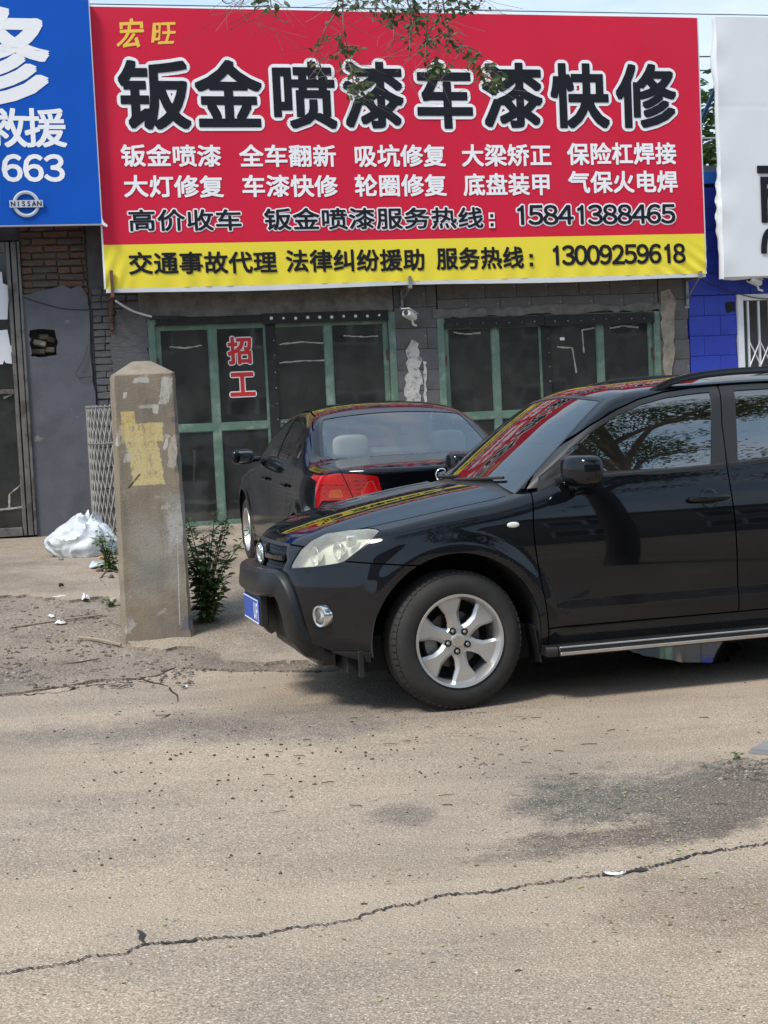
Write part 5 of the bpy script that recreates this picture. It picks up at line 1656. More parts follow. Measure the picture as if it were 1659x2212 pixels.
# lower opening, number plate, black nudge guard
panel('lower_intake', s_low, LV, LF, [inin], MT['dark'], suv, 'c', off=-.05, th=0)
MT['guard'] = mat('black guard plastic', (0.0065, 0.0068, 0.0075), 0.36, var=.2, vs=9, bump=.08, bs=260)
gp = [(-.915, .0, .668), (-.912, .16, .670), (-.898, .29, .676), (-.866, .385, .682), (-.834, .445, .662), (-.812, .490, .600), (-.797, .512, .52), (-.772, .528, .43), (-.722, .540, .358), (-.655, .53, .312), (-.63, .30, .295), (-.63, .0, .288)]
half = smoothpts(gp, 5)
full = [Vector((p.x, -p.y, p.z)) for p in half[::-1]][:-1] + half
loop_ = full[:-1]
fr = []
for i, p in enumerate(loop_):
    t = (loop_[(i + 1) % len(loop_)] - loop_[i - 1]).normalized()
    o_ = Vector((-1, p.y * .75, 0.12)).normalized()
    o_ = (o_ - t * o_.dot(t)).normalized()
    fr.append((o_, t.cross(o_)))
sec = [(.020, -.054), (.023, -.046), (.023, .046), (.020, .054), (-.004, .072), (-.012, .074), (-.08, .076), (-.08, -.076), (-.012, -.074), (-.004, -.072)]
gd = MB().sweep(loop_, fr, sec, closed=True).build('front_guard', MT['guard'], suv, smooth=24)
pl = MB().box(-.914, -.906, -.22, .22, .437, .577).build('number_plate', MT['plate_blue'], suv, bevel=.003)
MB().box(-.906, -.86, -.23, .23, .43, .60).build('plate_holder', MT['satin_black'], suv, bevel=.006)
# raised plate border and white characters
MB().box(-.9155, -.9135, -.214, .214, .566, .571).box(-.9155, -.9135, -.214, .214, .443, .448).box(-.9155, -.9135, -.214, -.209, .448, .566).build('plate_border', MT['white_ink'], pl)
mb = MB()
for i, ch in enumerate('FU'):
    V0, F0 = glyph(ch)
    cx_, cy_ = (V0[:, 0].min() + V0[:, 0].max()) / 2, (V0[:, 1].min() + V0[:, 1].max()) / 2
    yc = -.172 + i * .062
    for k, (dx, dz) in enumerate(((0, 0), (.003, 0), (-.003, 0), (0, .003), (0, -.003))):
        mb.add([(-.9145 - .0001 * k, yc - (p[0] - cx_) * .080 + dx, .507 + (p[1] - cy_) * .125 + dz) for p in V0], F0)
mb.build('plate_lettering', MT['white_ink'], pl, fix=False)
# doors
dlow = lambda V: .385 + G - Z_(V)
front_doors = panel('front_door', s_low, LV, LF, [lambda V: xF(Z_(V)) + G - X_(V), lambda V: X_(V) - xB(Z_(V)) + G, dlow, lambda V: Z_(V) - zb(X_(V))], MT['paint'], suv, th=.03)
rear_doors = panel('rear_door', s_low, LV, LF, [lambda V: xB(Z_(V)) + G - X_(V), lambda V: X_(V) - xR(Z_(V)) + G, dlow, lambda V: .535 - np.hypot(X_(V) - WB, Z_(V) - AZ), lambda V: Z_(V) - zb(X_(V))], MT['paint'], suv, th=.03)
panel('sill', s_low, LV, LF, [lambda V: xF(Z_(V)) + G - X_(V), lambda V: X_(V) - 2.3, lambda V: Z_(V) - .385 + G, lambda V: .20 - Z_(V), arch[1]], MT['paint'], suv, th=.03)
panel('rear_wing', s_low, LV, LF, [lambda V: np.minimum(xR(Z_(V)) - X_(V), np.hypot(X_(V) - WB, Z_(V) - AZ) - .535) + G, arch[1], lambda V: 2.0 - X_(V), lambda V: X_(V) - 3.33, lambda V: Z_(V) - zb(X_(V)), lambda V: .25 - Z_(V), lambda V: np.where((Z_(V) < .62) & (X_(V) > 3.0), 1., -1.)], MT['paint'], suv, th=.03)
panel('rear_bumper', s_low, LV, LF, [lambda V: 3.0 + G - X_(V), lambda V: Z_(V) - .62 + G, lambda V: .27 - Z_(V), arch[1]], MT['paint'], suv, 'c', th=.03)
panel('tailgate', s_low, LV, LF, [lambda V: 3.33 + G - X_(V), lambda V: .62 + G - Z_(V), lambda V: Z_(V) - 1.29], MT['paint'], suv, 'c', th=.03)
panel('inner_shell', s_low, LV, LF, [lambda V: Z_(V) - np.where(X_(V) > .30, zb(X_(V)) - .03, 9), arch[0], arch[1], lambda V: .22 - Z_(V), lambda V: .004 - hlin(V), lambda V: .004 - grin(V), lambda V: .004 - inin(V)], MT['dark'], suv, 'c', off=-.022, th=0)
# greenhouse
FD = [(.43, 1.10), (.52, 1.205), (.60, 1.275), (.70, 1.345), (.85, 1.432), (1.01, 1.508), (1.16, 1.559), (1.32, 1.592), (1.50, 1.609), (1.662, 1.616), (1.612, 1.40), (1.588, 1.10)]
RD = [(1.588, 1.10), (1.612, 1.40), (1.662, 1.616), (1.9, 1.620), (2.2, 1.612), (2.33, 1.59), (2.40, 1.45), (2.44, 1.25), (2.44, 1.10)]
FG = [(.665, 1.186), (.665, 1.255), (.705, 1.310), (.85, 1.398), (1.01, 1.476), (1.16, 1.528), (1.32, 1.561), (1.50, 1.577), (1.592, 1.581), (1.548, 1.40), (1.500, 1.183)]
RG = [(1.665, 1.200), (1.700, 1.40), (1.742, 1.583), (1.95, 1.585), (2.2, 1.572), (2.285, 1.54), (2.33, 1.42), (2.36, 1.25)]
QG = [(2.50, 1.30), (2.47, 1.44), (2.43, 1.54), (2.75, 1.53), (2.98, 1.47), (3.04, 1.38), (3.0, 1.34)]
sFD, sRD, sFG, sRG, sQG = [poly_sdf(p) for p in (FD, RD, FG, RG, QG)]
def side_only(s): return lambda V: np.where(W_(V) > .52, s(X_(V), Z_(V)), 1.)
sFD, sRD, sFG, sRG, sQG = map(side_only, (sFD, sRD, sFG, sRG, sQG))
wsw = spl([(1.05, .755), (1.15, .735), (1.30, .690), (1.45, .625), (1.55, .572), (1.62, .53)])
wsin = lambda V: np.maximum(np.maximum(W_(V) - wsw(Z_(V)), Z_(V) - (1.592 - .028 * (W_(V) / .55) ** 2)), np.maximum(X_(V) - 1.22, Cx(Z_(V)) - .2 - X_(V)))
belt = lambda V: zb(X_(V)) - .03 - Z_(V)
panel('windscreen', s_gh, GV, GF, [wsin, lambda V: 1.06 - Z_(V)], MT['wind_glass'], suv, 'c', off=-.002, th=.006)
panel('windscreen_seal', s_gh, GV, GF, [lambda V: wsin(V) - .010, lambda V: -.004 - wsin(V), lambda V: 1.08 - Z_(V)], MT['satin_black'], suv, 'c', off=.001, th=.01)
RGL = poly_sdf([(-.6, 1.30), (.60, 1.30), (.53, 1.53), (-.6, 1.56)])
rgin = lambda V: np.where(X_(V) > 2.9, RGL(W_(V), Z_(V)), 1.)
panel('rear_window', s_gh, GV, GF, [rgin], MT['side_glass'], suv, 'c', off=-.002, th=.006)
panel('roof', s_gh, GV, GF, [belt, lambda V: .008 - wsin(V), lambda V: G - sFD(V), lambda V: G - sRD(V), lambda V: .006 - sQG(V), lambda V: .006 - rgin(V), lambda V: np.where((X_(V) < .36) & (W_(V) < .70), 1., -1.)], MT['paint'], suv, 'c', th=.02)
panel('quarter_window', s_gh, GV, GF, [sQG], MT['side_glass'], suv, off=-.002, th=.006)
for i, s in enumerate((-1, 1)):
    fd, rd = front_doors[i], rear_doors[i]
    panel('window_glass', s_gh, GV, GF, [sFG], MT['side_glass'], fd, (s,), off=-.006, th=.004)
    panel('window_frame', s_gh, GV, GF, [lambda V: sFD(V) + G, lambda V: .001 - sFG(V), belt], MT['satin_black'], fd, (s,), off=-.001, th=.022)
    panel('window_glass', s_gh, GV, GF, [sRG], MT['side_glass'], rd, (s,), off=-.006, th=.004)
    panel('window_frame', s_gh, GV, GF, [lambda V: sRD(V) + G, lambda V: .001 - sRG(V), belt], MT['satin_black'], rd, (s,), off=-.001, th=.022)
    for d_, xa, xb_ in ((fd, .60, 1.58), (rd, 1.60, 2.40)):
        xs_ = np.linspace(xa, xb_, 16)
        pts = [(x_, s * (surf_pt(s_gh, x_, zb(x_) + .004) + .004), float(zb(x_)) + .004) for x_ in xs_]
        MB().sweep(pts, [((0, s, 0), (0, 0, 1))] * 16, [(-.02, -.012), (.010, -.012), (.008, .008), (-.01, .016)]).build('belt_moulding', MT['satin_black'], d_, smooth=30)
    for d_, xa, zc in ((fd, 1.325, 1.010), (rd, 2.10, 1.03)):
        wq = surf_pt(s_low, xa + .11, zc)
        pts = [(xa + t * .235, s * (wq + .008 + .028 * math.sin(math.pi * min(max(t, .04), .96)) ** .45), zc + .004 * t) for t in np.linspace(0, 1, 13)]
        MB().tube(pts, [.010] + [.0165] * 11 + [.010], 10).build('handle', MT['paint'], d_, smooth=60)
        nn_ = Vector(grad(s_low, np.array([[xa + .12, wq, zc]]))[0])
        A = Vector((1, 0, 0)); B = nn_.cross(A).normalized()
        def mh(a, b, h, c0=Vector((xa + .125, wq, zc)), A=A, B=B, nn_=nn_, s=s):
            p = c0 + A * a + B * b + nn_ * h
            return (p.x, s * p.y, p.z)
        MB().lathe([(.056, .0012), (.050, .003), (.044, .002), (.001, .0018)], 28, mh).build('handle_recess', MT['gloss_black'], d_, smooth=60)
    # door mirror
    mr = empty('side_mirror', (0, 0, 0), 0, suv)
    def shp(p, s=s):
        k = 1 + .25 * (p.y * s + .12) / .24
        return Vector((p.x * (.75 + .35 * (1 - abs(p.y) / .12)) + (p.y * s) * .20, p.y, p.z * (1.08 - .14 * k)))
    superell((.665, s * 1.015, 1.205), .088, .122, .088, .55, fn=shp).build('housing', MT['paint'], mr, smooth=60)
    superell((.728, s * 1.012, 1.205), .012, .088, .058, .45).build('mirror_glass', MT['chrome'], mr, smooth=60)
    MB().tube([(.64, s * .82, 1.165), (.65, s * .90, 1.155), (.66, s * .96, 1.15)], [.030, .026, .03], 10).build('stalk', MT['satin_black'], mr, smooth=60)
    MB().prism([(.50, 1.10), (.52, 1.175), (.665, 1.275), (.70, 1.19), (.70, 1.12)], 0, .004, lambda a, b, h, s=s: (a, s * (surf_pt(s_gh, a, b) + .001 + h), b)).build('sail_panel', MT['satin_black'], mr)
    # side repeater
    xq, zq = .324, .940
    wq = surf_pt(s_low, xq, zq)
    superell((xq, s * (wq + .002), zq), .034, .008, .015, .9, 20, 10).build('side_repeater', MT['lampwhite'], suv, smooth=60)
    # running board
    rb = MB()
    seco = [(.80, .292), (.955, .300), (.972, .292), (.978, .272), (.972, .250), (.955, .240), (.80, .246)]
    rb.prism(seco, .52, 2.16, lambda a, b, h, s=s: (h, s * a, b))
    rbo = rb.build('running_board', MT['black_plastic'], suv, bevel=.003, smooth=40)
    MB().prism(seco, .455, .518, lambda a, b, h, s=s: (h, s * (a - .02 * (h < .47)), b)).build('end_cap', MT['black_plastic'], rbo, bevel=.006)
    for za, zc in ((.2855, .296), (.2485, .266)):
        MB().box(.525, 2.155, min(s * .962, s * .981), max(s * .962, s * .981), za, zc).build('chrome_strip', MT['dullchrome'], rbo, bevel=.003)
    for xq in (.8, 1.8):
        MB().box(xq - .03, xq + .03, min(s * .55, s * .82), max(s * .55, s * .82), .255, .285).build('bracket', MT['dark'], rbo)
    # roof rail
    rp = [(1.24, -.03), (1.34, .012), (1.44, .034), (1.60, .050), (1.9, .056), (2.5, .056), (2.9, .045), (3.02, .02), (3.08, .0)]
    pts = []
    for x_, dz in rp:
        pts.append(Vector((x_, s * .585, top_pt(s_gh, x_, .585, 1.3, 1.9) + dz)))
    pts = smoothpts(pts, 5)
    MB().sweep(pts, [((0, 1, 0), (0, 0, 1))] * len(pts), [(-.020, -.020), (.020, -.020), (.022, .004), (.012, .020), (-.012, .020), (-.022, .004)]).build('roof_rail', MT['gloss_black'], suv, smooth=40)
    for xc in (0, WB):
        def ml(a, b, h, xc=xc, s=s): return (xc + a, s * h, AZ + b)
        MB().lathe([(ARC + .004, .885), (ARC + .004, .50), (.001, .50)], 40, ml, a0=-.12, a1=math.pi + .12).build('wheel_liner', MT['dark'], suv, smooth=40)
    MB().add([(.425, s * .70, .40), (.425, s * .862, .40), (.455, s * .868, .205), (.455, s * .72, .19), (.435, s * .70, .40), (.435, s * .862, .40), (.463, s * .868, .205), (.463, s * .72, .19)], [(0, 1, 2, 3), (7, 6, 5, 4), (0, 4, 5, 1), (1, 5, 6, 2), (2, 6, 7, 3), (3, 7, 4, 0)]).build('mud_flap', MT['black_plastic'], suv, bevel=.002)
    MB().box(-.515, -.485, min(s * .80, s * .815), max(s * .80, s * .815), .205, .34).build('air_deflector', MT['black_plastic'], suv, bevel=.003)
    make_wheel(suv, (0, s * .785, TR), s, TR, .225, .238, 6, R(99) if s < 0 else R(81), R(4) , 5)
    make_wheel(suv, (WB, s * .785, TR), s, TR, .225, .238, 6, R(70), 0, 5)
    # wiper
    zz_ = top_pt(s_low, .20, .5, .8, 1.3)
MB().box(-.55, 3.35, -.72, .72, .215, .40).build('underbody', MT['dark'], suv)
for (wa, wc) in ((-.55, .02), (.02, .58)):
    pts = []
    for t in np.linspace(0, 1, 12):
        w_ = wa + (wc - wa) * t
        z_ = 1.130 + .020 * (1 - t)
        x_ = front_pt(s_gh, abs(w_), z_ + .02, 1.0, -.3) - .020
        pts.append((x_, w_, z_ + .022))
    MB().tube(pts, .008, 6).build('wiper', MT['satin_black'], suv)
# cabin
MB().box(.55, .95, -.70, .70, .95, 1.09).build('dashboard', MT['seat'], suv, bevel=.04, seg=2)
mb = MB(); ellipse_ring(mb, (1.02, -.36, 1.06), (0, 1, 0), (.35, 0, .94), .19, .19, .014); mb.tube([(.9, -.36, 1.0), (1.02, -.36, 1.06)], .03, 8); mb.tube([(1.02, -.54, 1.06), (1.02, -.18, 1.06)], .012, 6)
mb.build('steering_wheel', MT['satin_black'], suv, smooth=50)
for y_ in (-.37, .37):
    st = seat_mesh(1.58, y_, .62, .5).build('front_seat', MT['seat'], suv, bevel=.035, seg=2, smooth=50)
    superell((1.75, y_, 1.44), .055, .14, .09, .6).build('headrest', MT['seat'], st, smooth=60)
seat_mesh(2.45, 0, .62, 1.3).build('rear_seat', MT['seat'], suv, bevel=.035, seg=2, smooth=50)
# ================================================================== the black saloon by the doors
BE = R(13.5)
sed = empty('black_saloon', (-0.436, 14.110, 0.264), BE - math.pi / 2)
sed.rotation_euler = (0, R(1.9), BE - math.pi / 2)
tag(sed, 'black saloon car seen from behind, nosed up to the green doors', 'car')
QWB, QTR, QARC, QAZ = 2.62, .312, .365, .315
qWz = spl([(.10, .77), (.20, .812), (.32, .838), (.48, .852), (.66, .860), (.78, .860), (.88, .848), (.96, .826), (1.04, .795), (1.15, .74)])
qF = spl([(.15, -.72), (.3, -.84), (.45, -.885), (.6, -.87), (.7, -.82), (.78, -.72), (.86, -.5)])
qH = spl([(-.9, .66), (-.6, .79), (-.2, .875), (.2, .935), (.5, .975), (.8, 1.05), (1.2, 1.3), (2.3, 1.3), (2.6, 1.16), (2.80, 1.092), (3.0, 1.078), (3.25, 1.070), (3.45, 1.058), (3.6, 1.03)])
qR = spl([(.15, 3.42), (.28, 3.55), (.42, 3.62), (.55, 3.635), (.66, 3.615), (.76, 3.585), (.88, 3.580), (.98, 3.595), (1.04, 3.60), (1.10, 3.58)])
def q_low(x, w, z):
    side = qWz(z) - .05 * np.clip((.0 - x) / .8, 0, 1.4) ** 2 - .055 * np.clip((x - 2.75) / .85, 0, 1.2) ** 2
    for xc in (0, QWB):
        r_ = np.hypot(x - xc, z - QAZ)
        side = side + .012 * sstep(.47, .40, r_)
    top = qH(x) - .055 * np.abs(w / .8) ** 3
    front = qF(z) + .48 * np.abs(w / .86) ** 3
    rear = x - (qR(z) - .36 * np.abs(w / .86) ** 3.0)
    f = smax(w - side, (z - top) * .95, .06)
    f = smax(f, (front - x) * .9, .06)
    return smax(f, rear * .95, .035)
qGs = spl([(.95, .815), (1.05, .785), (1.20, .718), (1.35, .622), (1.48, .52)])
qCx = spl([(.90, .20), (1.0, .40), (1.2, .78), (1.35, 1.08), (1.45, 1.30)])
qRf = spl([(.8, 1.34), (1.1, 1.405), (1.4, 1.448), (1.7, 1.460), (2.0, 1.445), (2.3, 1.400), (2.6, 1.33)])
qBx = spl([(.98, 3.06), (1.08, 2.86), (1.20, 2.62), (1.32, 2.38), (1.40, 2.20), (1.48, 1.98)])
def q_gh(x, w, z):
    side = qGs(z) - .03 * np.clip((1.2 - x) / .8, 0, 1.2) ** 2 - .085 * np.clip((x - 2.0) / .8, 0, 1.4) ** 2
    top = qRf(x) - .055 * np.abs(w / .55) ** 2.6
    front = qCx(z) + .12 * np.abs(w / .6) ** 2.2
    rear = x - (qBx(z) - .11 * np.abs(w / .6) ** 2.2)
    f = smax(w - side, z - top, .06)
    f = smax(f, (front - x) * .5, .035)
    return smax(f, rear * .5, .035)
QV, QF = shell(q_low, -1.15, 3.9, 1.15, .12, 1.5, -.3, 3.1, .60, .028)
HV, HF = shell(q_gh, -.2, 3.4, 1.05, .90, 1.75, .9, 2.4, 1.10, .026)
qzb = spl([(.3, .98), (.8, .985), (1.6, 1.0), (2.4, 1.02), (3.0, 1.03)])
qarch = [lambda V: QARC - np.hypot(X_(V), Z_(V) - QAZ), lambda V: QARC - np.hypot(X_(V) - QWB, Z_(V) - QAZ)]
g = .003
TLP = poly_sdf([(.405, .838), (.440, .982), (.56, 1.000), (.70, 1.008), (.77, .995), (.83, .965), (.88, .915), (.95, .85), (.95, .70), (.86, .715), (.815, .765), (.79, .815), (.60, .822)])
tlin = lambda V: np.where(X_(V) > 3.16 + .35 * np.clip(.86 - Z_(V), 0, 1) * 0, TLP(W_(V), Z_(V)), 1.)
tl_front = lambda V: 3.235 + .12 * (1.0 - Z_(V)) - X_(V)
tl = lambda V: np.maximum(tlin(V), tl_front(V))
lidw = spl([(.80, .585), (.86, .61), (.95, .645), (1.00, .665), (1.04, .68), (1.10, .69)])
lid_side = lambda V: W_(V) - lidw(Z_(V))
lid = lambda V: np.maximum(np.maximum(lid_side(V), .69 - Z_(V)), np.maximum(2.90 - .16 * (W_(V) / .7) ** 2 - X_(V), 0 * X_(V) - 1))
QD1 = spl([(.2, .36), (.5, .37), (.8, .34), (1.0, .40)]); QD2 = spl([(.2, 1.40), (.8, 1.42), (1.1, 1.46)]); QD3 = spl([(.2, 2.12), (.5, 2.14), (.7, 2.22), (.85, 2.32), (1.0, 2.40), (1.2, 2.36)])
hood_w = spl([(-.8, .50), (-.4, .66), (0, .72), (.5, .74)])
P2 = MT['paint2']
panel('hood', q_low, QV, QF, [lambda V: X_(V) - .45, lambda V: W_(V) - hood_w(X_(V)) + g, lambda V: .70 - Z_(V)], P2, sed, 'c', th=.02)
panel('front_wing', q_low, QV, QF, [lambda V: X_(V) - QD1(Z_(V)) + g, lambda V: np.maximum(hood_w(X_(V)) - W_(V) + g, -9 + 0 * X_(V)), qarch[0], lambda V: .22 - Z_(V), lambda V: -.62 - X_(V), lambda V: np.where((X_(V) < -.3) & (Z_(V) < .60), .60 - Z_(V), -1.)], P2, sed)
panel('front_bumper', q_low, QV, QF, [lambda V: X_(V) + .30, lambda V: Z_(V) - np.where(X_(V) < -.62, .70, .60) + g, qarch[0], lambda V: .22 - Z_(V)], P2, sed, 'c')
panel('headlight', q_low, QV, QF, [lambda V: X_(V) + .62, lambda V: .70 - Z_(V), lambda V: hood_w(X_(V)) - W_(V)], MT['haze_lens'], sed)
fdq = panel('front_door', q_low, QV, QF, [lambda V: QD1(Z_(V)) + g - X_(V), lambda V: X_(V) - QD2(Z_(V)) + g, lambda V: .30 + g - Z_(V), lambda V: Z_(V) - qzb(X_(V))], P2, sed)
rdq = panel('rear_door', q_low, QV, QF, [lambda V: QD2(Z_(V)) + g - X_(V), lambda V: X_(V) - QD3(Z_(V)) + g, lambda V: .30 + g - Z_(V), lambda V: .44 - np.hypot(X_(V) - QWB, Z_(V) - QAZ), lambda V: Z_(V) - qzb(X_(V))], P2, sed)
panel('sill', q_low, QV, QF, [lambda V: Z_(V) - .30 + g, lambda V: .18 - Z_(V), qarch[0], qarch[1], lambda V: .1 - X_(V), lambda V: X_(V) - 2.5], P2, sed)
panel('rear_wing', q_low, QV, QF, [lambda V: np.minimum(QD3(Z_(V)) - X_(V), np.hypot(X_(V) - QWB, Z_(V) - QAZ) - .44) + g, lambda V: 2.0 - X_(V), qarch[1], lambda V: .004 - tl(V), lambda V: g - lid(V), lambda V: np.where(X_(V) > 3.02, .690 - Z_(V) + g, .20 - Z_(V)), lambda V: .18 - Z_(V), lambda V: np.where((X_(V) < 2.86) & (W_(V) < .60), 1., -1.)], P2, sed)
panel('rear_bumper', q_low, QV, QF, [lambda V: 3.02 + g - X_(V), lambda V: Z_(V) - .690 + g, lambda V: .22 - Z_(V), qarch[1]], P2, sed, 'c')
bl = panel('boot_lid', q_low, QV, QF, [lambda V: lid(V) + g, lambda V: .004 - tl(V)], P2, sed, 'c', th=.02)[0]
panel('inner_shell', q_low, QV, QF, [lambda V: Z_(V) - np.where((X_(V) > .4) & (X_(V) < 2.75), qzb(X_(V)) - .03, 9), qarch[0], qarch[1], lambda V: .2 - Z_(V)], MT['dark'], sed, 'c', off=-.025, th=0)
# tail lamps
MT['red_lens'] = mat('red lamp plastic', (0.38, 0.004, 0.010), 0.15, coat=1.0, coat_rough=.02, var=.2, vs=14, emit=None)
MT['red_lens2'] = mat('bright red lamp panel', (0.50, 0.006, 0.012), 0.18, coat=.5, var=.15, vs=25)
MT['amber_lens'] = mat('amber lamp panel', (0.36, 0.065, 0.008), 0.15, coat=1.0, var=.2, vs=30)
MT['amber_line'] = mat('orange lamp edge', (0.50, 0.07, 0.03), 0.2, coat=.6)
MT['rib_red'] = mat('dark red lamp rib', (0.14, 0.002, 0.004), 0.2, coat=.8)
for s in (-1, 1):
    t_ = panel('tail_light', q_low, QV, QF, [tl, lambda V: .003 - lid_side(V)], MT['red_lens'], sed, (s,), off=.004, th=.03)[0]
    t2 = panel('tail_light', q_low, QV, QF, [tl, lambda V: lid_side(V) + .003], MT['red_lens'], sed, (s,), off=.004, th=.03)[0]
    for par, poly, mt_, ed in ((t_, [(.665, .842), (.745, .842), (.730, .886), (.676, .890)], 'amber_lens', 1), (t2, [(.44, .855), (.545, .86), (.500, .945), (.475, .945)], 'red_lens2', 1)):
        sd_ = poly_sdf(poly)
        panel('lamp_panel', q_low, QV, QF, [lambda V: np.where(X_(V) > 3.1, sd_(W_(V), Z_(V)), 1.)], MT[mt_], par, (s,), off=.0065, th=.003)
        panel('lamp_edge', q_low, QV, QF, [lambda V: np.where(X_(V) > 3.1, sd_(W_(V), Z_(V)), 1.) - .006, lambda V: .0 - np.where(X_(V) > 3.1, sd_(W_(V), Z_(V)), 1.)], MT['amber_line'], par, (s,), off=.0075, th=.003)
    for zz in (.865, .895, .925, .955):
        for par, cl_ in ((t_, lambda V: lidw(Z_(V)) + .012 - W_(V)), (t2, lambda V: W_(V) - lidw(Z_(V)) + .012)):
            panel('lamp_rib', q_low, QV, QF, [lambda V: tl(V) + .022, cl_, lambda V: np.abs(Z_(V) - zz) - .004], MT['rib_red'], par, (s,), off=.0052, th=.002)
    band = poly_sdf([(.62, .93), (.80, .93), (.83, .985), (.70, .995)])
    panel('lamp_panel', q_low, QV, QF, [lambda V: np.where(X_(V) > 3.1, band(W_(V), Z_(V)), 1.), lambda V: lidw(Z_(V)) + .012 - W_(V)], MT['red_lens2'], t_, (s,), off=.0065, th=.003)
# chrome strip, badges, plate
zs_ = .878
pts = [(front_pt(q_low, abs(w_), zs_, 2.5, 4.0) + .006, w_, zs_) for w_ in np.linspace(-.40, .40, 25)]
MB().sweep(pts, [((1, 0, 0), (0, 0, 1))] * 25, [(-.01, -.014), (.010, -.012), (.012, .006), (-.01, .014)]).build('chrome_strip', MT['chrome'], bl, smooth=40)
zc_ = .972; xc_ = front_pt(q_low, 0, zc_, 2.5, 4.0) + .006
mb = MB(); ellipse_ring(mb, (xc_, 0, zc_), (0, 1, 0), (0, 0, 1), .040, .040, .006)
for k in (-1, 0, 1):
    mb.tube([(xc_ + .002, k * .017 - .006, zc_ + .018 + k * .004), (xc_ + .004, k * .017 - .002, zc_ - .014 + k * .004), (xc_ + .002, k * .017 + .007, zc_ + .016 + k * .004), (xc_ + .002, k * .017 - .006, zc_ + .018 + k * .004)], .0045, 6)
mb.build('round_badge', MT['chrome'], bl, smooth=60)
mb = MB()
for i, ch in enumerate('EXCELLE'):
    V0, F0 = glyph(ch)
    yc = -.50 + i * .024; zc2 = .795
    xq = front_pt(q_low, abs(yc), zc2, 2.5, 4.0) + .010
    mb.add([(xq, yc + (p[0] - .3) * .030, zc2 + (p[1] - .35) * .032) for p in V0], F0)
mb.build('boot_lettering', MT['chrome'], bl, fix=False)
pq = MB().box(3.59, 3.597, -.22, .22, .72, .845).build('number_plate', MT['plate_blue'], sed, bevel=.003)
# greenhouse
QFG = [(.62, 1.03), (.80, 1.10), (1.0, 1.20), (1.2, 1.295), (1.42, 1.355), (1.455, 1.36), (1.42, 1.03)]
QRG = [(1.49, 1.03), (1.52, 1.36), (1.80, 1.365), (2.05, 1.335), (2.28, 1.245), (2.36, 1.15), (2.38, 1.05)]
QFD = [(.45, .93), (.60, 1.06), (.80, 1.145), (1.0, 1.245), (1.2, 1.335), (1.45, 1.393), (1.478, 1.393), (1.44, .93)]
QRD = [(1.44, .93), (1.478, 1.393), (1.80, 1.40), (2.08, 1.37), (2.34, 1.27), (2.43, 1.14), (2.45, .93)]
def so_(p):
    sd_ = poly_sdf(p)
    return lambda V: np.where((W_(V) > .5) | (Z_(V) < 1.2), sd_(X_(V), Z_(V)), 1.)
kFG, kRG, kFD, kRD = map(so_, (QFG, QRG, QFD, QRD))
rww = spl([(1.02, .66), (1.08, .655), (1.20, .62), (1.32, .57), (1.40, .52)])
rwin = lambda V: np.maximum(np.maximum(W_(V) - rww(Z_(V)), Z_(V) - (1.395 - .03 * (W_(V) / .5) ** 2)), 2.0 - X_(V))
fww = spl([(.9, .74), (1.05, .70), (1.2, .64), (1.4, .54)])
fwin = lambda V: np.maximum(np.maximum(W_(V) - fww(Z_(V)), Z_(V) - (1.385 - .03 * (W_(V) / .5) ** 2)), X_(V) - 1.35)
MT['rear_glass'] = glass('saloon rear window', (0.90, 0.93, 0.92), 0.015, dust=.02, ior=2.4)
MT['saloon_glass'] = glass('saloon side glass', (0.22, 0.25, 0.245), 0.015, dust=.02, ior=1.5)
qbelt = lambda V: qzb(X_(V)) - .04 - Z_(V)
panel('rear_window', q_gh, HV, HF, [rwin], MT['rear_glass'], sed, 'c', off=-.003, th=.006)
panel('window_seal', q_gh, HV, HF, [lambda V: rwin(V) - .014, lambda V: .03 * 0 - .012 - rwin(V)], MT['gloss_black'], sed, 'c', off=.001, th=.01)
panel('windscreen', q_gh, HV, HF, [fwin], MT['wind_glass'], sed, 'c', off=-.003, th=.006)
panel('roof', q_gh, HV, HF, [qbelt, lambda V: .012 - rwin(V), lambda V: .006 - fwin(V), lambda V: g - kFD(V), lambda V: g - kRD(V)], P2, sed, 'c', th=.02)
